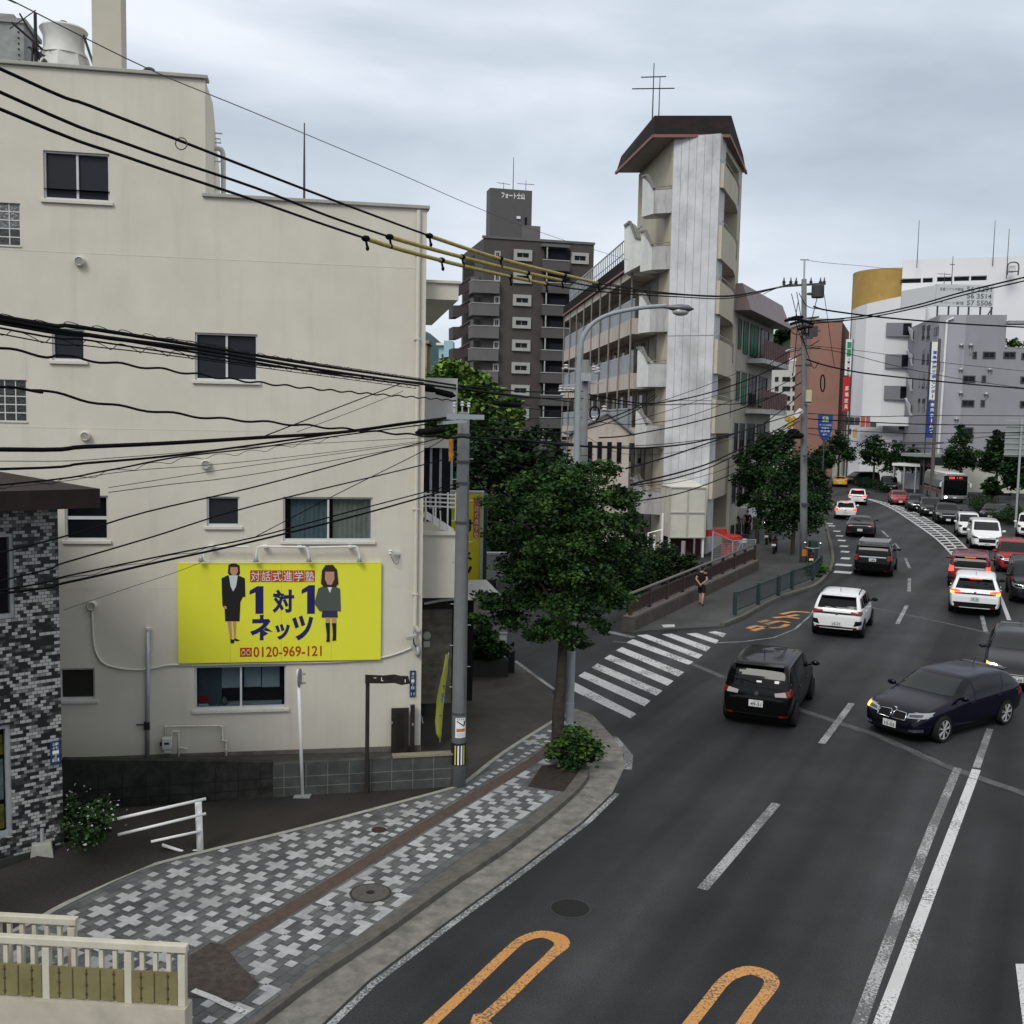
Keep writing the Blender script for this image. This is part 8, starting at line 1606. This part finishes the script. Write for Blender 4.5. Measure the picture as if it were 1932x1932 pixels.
# ------------------------------------------------------------------ motorbikes and a bicycle
def moto(label,pos,head):
    t=thing('motorcycle',label,'motorcycle',pos,head,'motorcycles parked on the bridge pavement')
    for x in (-.62,.62):
        b=MB();b.lathe([(.20,-.06),(.27,-.05),(.29,0),(.27,.05),(.20,.06)],(0,0,0),'y',20);o=b.build('wheel',TYRE,t,smooth=True);o.location=(x,0,.29);b=MB()
        b.lathe([(.205,-.03),(.205,.03)],(0,0,0),'y',18,cap=False)
        for k in range(5):a=2*PI*k/5;b.bar((0,0,0),(.2*math.cos(a),0,.2*math.sin(a)),.03)
        b.build('rim',RIMD,o)
    b=MB();vs=[];prof=[(-.75,.62,.10,.08),(-.4,.62,.13,.12),(-.05,.55,.14,.18),(.25,.72,.14,.20),(.45,.80,.12,.14),(.62,.72,.06,.10)]
    for x,z,w_,hh in prof:
        for j in range(10):a=2*PI*j/10;vs.append((x,w_*math.cos(a),z+hh*math.sin(a)))
    b.add(vs,[[i*10+j,i*10+(j+1) % 10,(i+1)*10+(j+1) % 10,(i+1)*10+j] for i in range(5) for j in range(10)]+[list(range(10)),[50+j for j in range(10)]]);b.build('body',PB,t,smooth=True)
    b=MB();b.box(-.72,.10,-.14,.14,.72,.82);b.build('seat',BLKP,t,bevel=.04);b=MB();b.tube([(.45,-.36,1.02),(.40,-.1,.98),(.40,.1,.98),(.45,.36,1.02)],.018,6);b.bar((.62,0,.29),(.40,0,.98),.07);b.build('handlebar',STEEL,t)
    for sg in (1,-1):b=MB();b.tube([(.42,sg*.28,1.0),(.40,sg*.36,1.2)],.008,5);b.blob((.40,sg*.38,1.24),(.02,.075,.05),6);b.build('mirror',CHR,t)
    b=MB();b.blob((-.80,0,.70),(.04,.10,.05),6);b.build('taillight',TLR,t);b=MB();b.box(-.84,-.82,-.11,.11,.48,.60);b.build('number_plate',PLW,t);b=MB();b.tube([(-.75,.18,.32),(-.1,.18,.30)],.05,8);b.build('exhaust',CHR,t)
moto('black motorcycle parked beside the far railing, its number plate showing',G(1462,1043,.06),R_(70));moto('black scooter tucked behind the far utility pole with one round mirror showing',G(1531,1072,.06),R_(72))
moto('dark motorcycle deeper in the row, under the trees',G(1450,1026,.06),R_(66))
p=G(1392,1049,.06);BC=thing('bicycle','white framed bicycle leaning by the red bin behind the brown railing','bicycle',p,R_(50))
for x in (-.52,.52):
    b=MB();b.tube([(x+.32*math.cos(2*PI*k/20),0,.33+.32*math.sin(2*PI*k/20)) for k in range(21)],.018,5);o=b.build('wheel',TYRE,BC)
    b=MB()
    for k in range(8):a=PI*k/4;b.bar((x,0,.33),(x+.31*math.cos(a),0,.33+.31*math.sin(a)),.004)
    b.build('spokes',STEEL,o)
b=MB()
for q in (((-.52,.33),(-.12,.30)),((-.12,.30),(.38,.78)),((-.20,.80),(.38,.78)),((-.12,.30),(-.22,.86)),((-.52,.33),(-.20,.78)),((.52,.33),(.36,.92))):b.bar((q[0][0],0,q[0][1]),(q[1][0],0,q[1][1]),.045)
b.build('frame',WHITEP,BC);b=MB();b.blob((-.23,0,.90),(.13,.08,.04),6);b.build('saddle',BLKP,BC);b=MB();b.tube([(.25,-.28,.98),(.36,0,.95),(.25,.28,.98)],.014,6);b.build('handlebar',STEEL,BC);b=MB();b.box(.42,.72,-.16,.16,.70,.92);b.build('basket',WHITEP,BC)

# ================================================================== PEOPLE
def skin_mesh(name,verts,edges,mt,par,sub=2):
    me=bpy.data.meshes.new(name);bm=bmesh.new();ly=bm.verts.layers.skin.verify();vv=[]
    for i,(p,r) in enumerate(verts):
        v=bm.verts.new(p);v[ly].radius=r if isinstance(r,tuple) else (r,r);v[ly].use_root=(i==0);vv.append(v)
    for a,c in edges:bm.edges.new((vv[a],vv[c]))
    bm.to_mesh(me);bm.free();o=bpy.data.objects.new(name,me);COL.objects.link(o);o.modifiers.new('skin','SKIN').use_smooth_shade=True;s_=o.modifiers.new('sub','SUBSURF');s_.levels=sub;s_.render_levels=sub
    bpy.context.view_layer.update();m2=bpy.data.meshes.new_from_object(o.evaluated_get(bpy.context.evaluated_depsgraph_get()));bpy.data.objects.remove(o);m2.polygons.foreach_set('use_smooth',[True]*len(m2.polygons));m2.materials.clear();m2.materials.append(mt)
    o=bpy.data.objects.new(name,m2);COL.objects.link(o);o.parent=par;return o
SKN=mat('skin',(.42,.25,.18),.6);TEE=mat('black_cotton',(.010,.010,.011),.9,var=.2,vs=20);HAIR=mat('black_hair',(.008,.007,.007),.5);TRO=mat('black_trousers',(.012,.012,.014),.9);SHOE=mat('black_shoe',(.012,.012,.012),.5)
def person(label,pos,head,H=1.62,hands='back',shorts=True,bag=False,stride=.19,mask=False):
    t=thing('person',label,'person',pos,head);k=H/1.7;S=lambda x,y,z:(x*k,y*k,z*k)
    V_=[(S(0,0,.93),.125*k),(S(0,0,1.08),(.115*k,.10*k)),(S(0,0,1.26),(.14*k,.11*k)),(S(-.01,0,1.40),(.13*k,.095*k)),(S(-.01,0,1.47),.055*k),(S(.005,0,1.53),.055*k),(S(.02,0,1.60),(.083*k,.095*k)),(S(.015,0,1.68),(.06*k,.07*k))];E_=[(i,i+1) for i in range(7)]
    def add(p,r,a):V_.append((S(*p),r if isinstance(r,tuple) else r*k));E_.append((a,len(V_)-1));return len(V_)-1
    legs=[]
    for sg in (1,-1):
        st=stride*sg;a=add((0,.09*sg,.86),.088,0);a=add((st*.35,.095*sg,.66),.074,a);a=add((st*.6+.02,.095*sg,.48),.056,a);a=add((st*.8-.02,.095*sg,.34),.058,a);a=add((st-.03,.095*sg,.09),.037,a);a=add((st-.0,.098*sg,.035),.036,a);add((st+.13,.105*sg,.028),.028,a);legs.append((st,.1*sg))
        s_=add((-.01,.17*sg,1.385),.058,3)
        if hands=='back':e_=add((-.10,.245*sg,1.12),.040,s_);wr=add((-.19,.06*sg,.96),.028,e_);hd=add((-.21,.0+.02*sg,.90),(.026*k,.036*k),wr);fd=(-.01,-.05*sg,-.05)
        else:e_=add((.02-st*.3,.23*sg,1.11),.040,s_);wr=add((.09-st*.6,.235*sg,.88),.028,e_);hd=add((.11-st*.6,.23*sg,.80),(.024*k,.036*k),wr);fd=(.03,0,-.08)
        hp_=V(V_[hd][0])/k
        for f in range(4):q=hp_+V((.012*(f-1.5),.0,0)) if hands != 'back' else hp_+V((0,0,.013*(f-1.5)));f1=add(tuple(q+V(fd)*(.55+.08*(f==1))),.0095,hd);add(tuple(q+V(fd)*(1.0+.1*(f==1))+V((.012,0,0))),.008,f1)
        tb=add(tuple(hp_+V((.03,-.01*sg,-.005))),.010,hd);add(tuple(hp_+V((.05,-.015*sg,-.035))),.009,tb)
    bd=skin_mesh('body',V_,E_,SKN,t,2)
    T_=[(S(0,0,.90),(.150*k,.145*k)),(S(0,0,1.08),(.138*k,.125*k)),(S(0,0,1.26),(.165*k,.135*k)),(S(-.01,0,1.40),(.15*k,.115*k)),(S(-.01,0,1.455),.075*k)];TE=[(0,1),(1,2),(2,3),(3,4)]
    for sg in (1,-1):
        T_.append((S(-.01,.18*sg,1.385),.078*k));TE.append((3,len(T_)-1));T_.append((S(-.06 if hands=='back' else .0,.215*sg,1.24),.066*k));TE.append((len(T_)-2,len(T_)-1))
        if not shorts:T_.append((S(-.10 if hands=='back' else .02,.243*sg,1.10),.052*k));TE.append((len(T_)-2,len(T_)-1));T_.append((S(.07,.235*sg,.92),.042*k));TE.append((len(T_)-2,len(T_)-1))
    skin_mesh('shirt',T_,TE,TEE,t)
    S_=[(S(0,0,.95),(.14*k,.135*k)),(S(0,0,.88),(.145*k,.14*k))];SE=[(0,1)]
    for sg in (1,-1):
        st=stride*sg;S_.append((S(st*.15,.09*sg,.78),.105*k));SE.append((1,len(S_)-1));S_.append((S(st*.5+.01,.098*sg,.50),.088*k));SE.append((len(S_)-2,len(S_)-1))
        if not shorts:S_.append((S(st-.02,.098*sg,.09),.062*k));SE.append((len(S_)-2,len(S_)-1))
    skin_mesh('shorts' if shorts else 'trousers',S_,SE,TRO,t)
    for st,y in legs:b=MB();b.blob(S(st+.045,y*1.02,.035),(.135*k,.05*k,.045*k),8);b.build('shoe',SHOE,t,smooth=True)
    b=MB();b.blob(S(-.005,0,1.645),(.098*k,.088*k,.090*k),10);b.blob(S(-.04,0,1.585),(.065*k,.075*k,.06*k),8);b.build('hair',HAIR,t,smooth=True)
    b=MB();b.blob(S(.105,0,1.585),(.018*k,.014*k,.022*k),6);b.build('nose',SKN,bd,smooth=True);b=MB()
    for sg in (1,-1):b.blob(S(.094,.033*sg,1.605),(.008*k,.012*k,.007*k),6)
    b.build('eyes',BLACKT,bd);b=MB();b.blob(S(.097,0,1.545),(.008*k,.024*k,.006*k),6);b.build('mouth',mat('lip',(.3,.12,.10),.6),bd);b=MB()
    for sg in (1,-1):b.blob(S(.01,.092*sg,1.59),(.022*k,.010*k,.032*k),6)
    b.build('ears',SKN,bd,smooth=True)
    if bag:b=MB();b.blob(S(-.17,0,1.22),(.09*k,.15*k,.21*k),8);b.build('backpack',mat('yellow_ochre_cloth',(.20,.15,.03),.8),t,smooth=True)
    return t
person('person in a black t-shirt and black shorts walking away with hands clasped behind the back',G(1323,1141,.06),R_(64),1.56)
person('person all in black walking towards the camera beside the wedge building',G(1409,1011,.06),R_(250),1.68,hands='side',shorts=False);person('person in dark clothes half hidden beside the one in black',G(1397,1006,.06),R_(245),1.62,hands='side',shorts=False)
person('person with an ochre backpack standing close to the wedge building wall',G(1387,1010,.06),R_(60),1.55,hands='side',shorts=False,bag=True)

# ================================================================== OVERHEAD WIRES
def cable(label,pts,d0,d1,r,mt=None,wavy=0.0,wl=0.55,ext=True,u0=None,u1=None,name='overhead_wire',coil=0.0,sub=5):
    """pts: sight points; depth runs from d0 (first) to d1 (last), linear in 1/depth as along a straight span"""
    ua,ub=(pts[0][0] if u0 is None else u0),(pts[-1][0] if u1 is None else u1);P=[]
    for u,v in pts:t=(u-ua)/(ub-ua);P.append(DP(u,v,1/(1/d0+t*(1/d1-1/d0))))
    if ext and pts[0][0]<=0:P=[P[0]+(P[0]-P[1]).normalized()*6+V((0,0,.3))]+P
    P=smooth_pts(P,sub)
    if wavy or coil:
        Q=arc_resample(P,max(20,int(sum((P[i+1]-P[i]).length for i in range(len(P)-1))/(wl/8))));s=0;out_=[]
        for i,p in enumerate(Q):
            if i:s+=(Q[i]-Q[i-1]).length
            a=2*PI*s/wl
            if coil:out_.append(p+V((0,math.cos(a),abs(math.sin(a*.5))-.5))*coil)
            else:out_.append(p+V((0,math.cos(a)*wavy,math.sin(a)*wavy)))
        P=out_
    b=MB();b.tube(P,r,5 if r<.02 else 7);o=b.build(name,mt or CABLE,None,smooth=True);return tag(o,label,'wire' if name=='overhead_wire' else 'cable','overhead wires')
Zs=lambda ox,oy,l:[(ox+x/4,oy+y/4) for x,y in l]
# three high voltage lines with yellow covers
T1=[(0,130),(170,200),(340,266),(483,322),(650,386),(810,445),(915,480),(1000,503),(1128,534),(1200,546),(1300,556),(1391,557),(1480,541)]
T2=[(0,174),(240,272),(483,355),(620,408),(735,447),(830,474),(955,506),(1060,529),(1150,545),(1280,556),(1391,558),(1490,536)]
T3=[(0,206),(240,297),(483,379),(600,420),(690,450),(760,472),(900,508),(1030,536),(1130,550),(1280,560),(1391,561),(1502,534)]
DT_=lambda u:1/(1/10+u/1517*(1/54.5-1/10))
for T_,lb_,sp_ in ((T1,'topmost thick black line over the cream wall, running into yellow sleeves',(810,1128)),(T2,'middle thick black line over the cream wall, running into yellow sleeves',(735,1060)),(T3,'lowest of the thick black lines that run into yellow sleeves',(690,1030))):
    cable(lb_,T_,10,DT_(T_[-1][0]),.019,u0=0);seg=[p for p in T_ if sp_[0]<=p[0]<=sp_[1]]
    o=cable('yellow sleeve on '+{T1[0]: 'the topmost',T2[0]: 'the middle',T3[0]: 'the lowest'}[T_[0]]+' of the three high black lines',seg,DT_(seg[0][0]),DT_(seg[-1][0]),.036,YCOVER,name='cable_sleeve');o['group']='yellow cable sleeves'
    for k,f in enumerate((0,.42,.8,1.0)):
        u=sp_[0]+(sp_[1]-sp_[0])*f;i=max(0,min(len(T_)-2,next((j for j in range(len(T_)-1) if T_[j+1][0]>=u),0)));a,c=T_[i],T_[i+1];v=a[1]+(c[1]-a[1])*(u-a[0])/(c[0]-a[0]);p=DP(u,v,DT_(u))
        b=MB();b.blob((0,0,0),(.07,.05,.05),6);b.tube([(0,0,0),(.03,0,-.15)],.02,5);b.blob((.03,0,-.15),(.03,.03,.04),5);o=b.build('cable_clamp',CABLE,None,smooth=True);o.location=p
        tag(o,'black clamp at the '+('near end','first third','second third','far end')[k]+' of the '+{T1[0]: 'topmost',T2[0]: 'middle',T3[0]: 'lowest'}[T_[0]]+' yellow sleeve','clamp','cable clamps')
p=DP(342,271,DT_(342));b=MB();b.tube([(.07*math.cos(2*PI*k/16),0,.07*math.sin(2*PI*k/16)) for k in range(17)],.007,5);o=b.build('wire_ring',CABLEG,None);o.location=p;tag(o,'small ring hanging on the topmost black line','ring')
cable('hair thin grey line high across the sky',[(-10,-12),(20,0),(280,130),(483,214),(740,322),(915,398),(1060,452),(1190,492)],14,60,.010,CABLEG)
def left(label,pts,r,**k):
    far=pts[-1][0];far=1100 if far>900 else far
    if far>900:return cable(label,pts,8.6,38,r*.68,u0=0,u1=1100,**k)
    if far<850 and pts[0][1]<840:return cable(label,pts,8.6,1/(1/8.6+far/1100*(1/38-1/8.6)),r*.68,u0=0,**k)
    return cable(label,pts,11.4,19.5 if far>780 else 1/(1/11.4+far/863*(1/19.5-1/11.4)),r*.8,u0=0,**k)
left('heavy black cable bundle, upper strand of the band crossing the middle windows',[(0,597),(150,617),(380,653),(600,689),(800,718),(880,729),(1000,739),(1100,738)],.030);left('heavy black cable, second strand of the band crossing the middle windows',[(0,603),(380,660),(600,697),(815,727),(1000,750),(1100,752)],.032)
left('heavy black cable, third strand of the band crossing the middle windows',[(0,610),(200,637),(380,667),(600,703),(790,728)],.022);left('black cable, lowest plain strand of the band crossing the middle windows',[(0,619),(160,641),(300,662),(480,688),(740,716),(800,722)],.014)
left('thin messenger wire above the heavy cable band',[(0,594),(380,647),(483,668),(800,715)],.007);left('coiled lashing around the heavy cable band',[(0,597),(150,615),(380,651),(600,688),(800,717)],.006,coil=.05,wl=.42);left('coiled lashing wire below the heavy cable band',[(0,626),(160,648),(300,664),(480,688),(740,724),(785,731)],.006,coil=.07,wl=.5);left('plain strand under the coiled lashing wire',[(0,630),(160,652),(300,668),(480,692),(740,727),(785,733)],.009)
left('upper twisted black cable drooping under the heavy band',[(0,657),(100,669),(180,681),(300,696),(370,706),(480,721),(640,738),(790,750),(880,757),(1000,764)],.018,wavy=.013,wl=.75);left('lower twisted black cable drooping past the glass block window',[(0,731),(60,734),(110,744),(200,763),(300,777),(400,789),(483,795),(600,805),(700,814),(800,822),(890,827)],.021,wavy=.016,wl=.85)
left('thick bundled cable rising to the concrete utility pole',[(0,848),(160,843),(320,836),(483,826),(640,816),(760,800),(862,786)],.034);left('second thick cable rising to the concrete utility pole, below the bundled one',[(0,885),(160,874),(320,860),(483,839),(650,815),(770,797),(865,788)],.020);left('third cable rising to the utility pole beside a zigzag lashing',[(0,915),(200,888),(330,863),(483,845),(640,822),(862,793)],.014)
left('zigzag lashing wire beside the third rising cable',[(0,919),(200,893),(330,870),(483,852),(640,826)],.005,coil=.06,wl=.6)
for i,(pts,lb_) in enumerate((([(0,1043),(275,966),(483,918),(700,860),(862,818)],'crossing above the small square window'),([(0,1096),(120,1062),(290,1012),(483,953),(798,877),(864,858)],'crossing the top of the curtained window'))):left('black service wire '+lb_+', rising to the utility pole',pts,.014)
left('upper black wire of the low pair crossing just above the billboard',[(0,1114),(120,1088),(300,1050),(483,1013),(650,968),(864,912)],.014);left('lower black wire of the low pair crossing just above the billboard',[(0,1120),(120,1100),(300,1060),(483,1020),(690,968),(866,918)],.020);left('zigzag lashing between the low pair of wires above the billboard',[(0,1117),(120,1094),(300,1055),(400,1034)],.005,coil=.05,wl=.8)
TH=(([(0,870),(240,862),(483,843),(800,826)],'just under the thick bundled cable'),([(0,921),(240,889),(483,869),(798,832)],'topmost of the faint fan of wires'),([(0,1040),(210,1068),(483,877),(800,836)][:0] or [(205,1068),(483,877),(800,836)],''),([(205,1072),(483,893),(797,838)],''))
left('faint thin wire '+TH[0][1],TH[0][0],.006,mt=CABLEG);left('faint thin wire, '+TH[1][1],TH[1][0],.006,mt=CABLEG)
cable('faint thin wire running from the tiled house to the utility pole, upper one',[(205,1068-0),(340,1046),(483,905)][:0] or [(205,920+0),(320,902),(483,877),(800,834)],15,19.8,.006,CABLEG,ext=False);cable('faint thin wire running from the tiled house to the utility pole, lower one',[(205,929),(320,914),(483,894),(800,838)],15,19.8,.007,CABLEG,ext=False)
cable('slanting thin wire from the heavy band down to the rising cables',[(498,823),(640,768),(758,723)],15.5,19,.010,ext=False);cable('second faint slanting wire beside the first, over the cream wall',[(560,815),(660,778),(760,738)],16,19,.006,CABLEG,ext=False);cable('slanting wire up from the curtained window to the utility pole',[(483,1012),(640,930),(800,850),(862,812)],17.5,19.5,.008,ext=False)
cable('faint double wire from the mosaic wall up to the billboard corner',[(120,1151),(240,1110),(336,1078),(386,1058)],16.5,20,.006,CABLEG,ext=False)
for i,(pa,pb,d,lb_) in enumerate((((787,731),(820,735),20.8,'left one of the two joined black splice cases'),((822,738),(855,746),21.2,'right one of the two joined black splice cases'),((788,816),(836,811),19.6,'lone black splice case left of the utility pole top'),((930,760),(980,765),26,'long black splice case right of the utility pole'))):
    a,c=DP(*pa,d),DP(*pb,d);e=(c-a).normalized();b=MB();b.tube([a-e*.05,a,a+e*.02,c-e*.02,c,c+e*.05],[.02,.04,.068,.068,.04,.02],10);o=b.build('splice_case',CABLE,None,smooth=True);tag(o,lb_,'splice case','splice cases')
# right of the near pole
def mid_(label,pts,d0,d1,r,**k):return cable(label,pts,d0,d1,r,ext=False,**k)
W_=[('from the near pole to the insulator pole, upper',[(885,805),(966,812),(1050,816),(1101,812)],20,45,.016),('from the near pole to the insulator pole, lower',[(885,826),(966,829),(1060,836),(1101,838)],20,45,.02),
      ('sagging along the galleries at mid height',[(1101,742),(1180,757),(1236,761),(1316,747),(1391,724),(1449,700),(1512,668)],45,54,.03),('sagging along the galleries, just below',[(1101,752),(1180,763),(1236,764),(1316,762),(1391,762),(1449,750)],45,54,.022),
      ('long wavy span across the concrete end wall, high',[(1130,826),(1176,823),(1231,813),(1291,801),(1370,780),(1449,752),(1512,722)],42,54,.028),('long span across the concrete end wall, middle',[(1181,884),(1250,865),(1316,843),(1391,817),(1449,797),(1510,778)],30,54,.026),
      ('lower heavy span to the far pole',[(1190,915),(1206,910),(1280,892),(1341,873),(1400,845),(1449,820),(1508,788)],28,54,.028),('lower heavy span to the far pole, twin strand',[(1195,916),(1270,903),(1341,881),(1400,852),(1449,826),(1508,795)],28,54,.022),
      ('lowest span over the cream tank',[(1150,948),(1201,945),(1260,936),(1316,920),(1391,890),(1449,858),(1505,812)],30,54,.022),('heavy dark span over the galleries near the street lamp',[(966,828),(1030,836),(1101,842),(1170,845),(1236,844),(1310,835),(1391,816),(1449,797)],26,50,.03),
      ('thin span just above the heavy dark one',[(1050,836),(1150,842),(1250,838),(1341,828),(1391,824)],40,52,.018),('rising diagonal from the lamp to the galleries',[(1096,806),(1150,789),(1204,766),(1236,744)],40,48,.03),('second rising diagonal beside the first',[(1096,812),(1150,797),(1204,772),(1240,747)],40,48,.022),
      ('thin high span behind the street lamp head',[(1146,535),(1230,549),(1323,557),(1391,556),(1470,541)],30,54,.016),('thin span from the tree to the wedge building',[(1190,796),(1250,778),(1330,752),(1391,735),(1449,714)],40,54,.012),('thin low span to the cream meter box',[(1205,918),(1300,905),(1400,870),(1500,800)],40,54,.012),
      ('drooping from the near pole through the tree tops, first',[(884,812),(930,838),(990,858),(1060,862),(1120,858)],20,38,.012),('drooping from the near pole through the tree tops, second',[(884,818),(920,860),(985,880),(1040,886)],20,30,.010),
      ('slack one from the near pole towards the camphor tree',[(884,790),(930,772),(990,770),(1050,776),(1098,772)],20,38,.014),('slack twin towards the camphor tree',[(884,796),(940,790),(1000,790),(1098,788)],20,38,.010),('falling steeply right of the near pole',[(884,800),(905,835),(940,880),(985,930)],20,27,.008),
      ('from the insulator pole across the gallery poles, upper',[(1101,772),(1150,776),(1200,770),(1250,756),(1330,728),(1400,700)],40,52,.014),('from the insulator pole across the gallery poles, lower',[(1101,790),(1160,800),(1230,798),(1300,785),(1391,752),(1449,728)],40,53,.016),('thin droop under the gallery beam',[(1101,820),(1160,852),(1230,858),(1320,845),(1400,822)],40,52,.010),
      ('crossing left of the lamp at window height',[(880,735),(966,745),(1030,752),(1090,760)],21,45,.022),('faint crossing behind the near tree top',[(900,800),(960,835),(1030,850),(1096,848)],22,40,.010)]
for lb_,pts,d0,d1,r in W_:mid_('overhead wire '+lb_,pts,d0,d1,r)
WR2=[('from the far pole, thick level one right across the white facade',[(1535,578),(1559,585),(1640,596),(1724,604),(1830,612),(1990,620)],54,62,.045),('from the far pole, rising steeply right',[(1530,606),(1549,604),(1624,597),(1724,577),(1824,549),(1990,510)],54,40,.035),('from the far pole, twin of the steep rising one',[(1535,610),(1624,601),(1724,582),(1824,555),(1990,517)],54,40,.030),
       ('from the far pole, drooping wavy one below the loggias',[(1522,678),(1560,690),(1624,703),(1709,713),(1820,724),(1990,738)],54,62,.040),('thin one from the vertical red sign level rightwards',[(1530,655),(1602,668),(1709,695),(1830,718),(1990,740)],54,64,.018),('faint one high over the white curved wing',[(1530,652),(1640,664),(1760,682),(1990,706)],54,64,.014),
       ('low level one at the blue vertical sign',[(1525,780),(1640,786),(1761,784),(1990,785)],55,70,.020),('low level one just under it',[(1525,790),(1571,793),(1761,801),(1990,802)],55,70,.030),('lowest level one over the far trees',[(1525,808),(1650,815),(1761,818),(1990,814)],55,70,.022),('low slack one at tree top height',[(1525,818),(1640,836),(1761,838),(1860,824),(1990,818)],55,70,.018),('thin upper one from the pole mast to the right',[(1524,491),(1560,496),(1640,503),(1700,510)],54,80,.012),
       ('steep one from the pole arm down to the pavement trees',[(1553,545),(1560,590),(1568,650),(1574,690)],54,60,.016),('short one from the pole to the mansard roof',[(1478,541),(1460,546),(1440,555)][::-1],56,54,.018),('drop wire from the pole to the lamp arm',[(1449,690),(1480,668),(1510,660)],56,54,.02),('drop wire from the pole to the small white block',[(1449,738),(1485,720),(1512,700)],58,54,.02),('drop wire to the balconies below the mansard',[(1440,800),(1480,770),(1512,742)],60,54,.025),('drop wire into the street trees',[(1440,836),(1480,806),(1514,775)],58,54,.025)]
for lb_,pts,d0,d1,r in WR2:mid_('overhead wire '+lb_,pts,d0,d1,r)
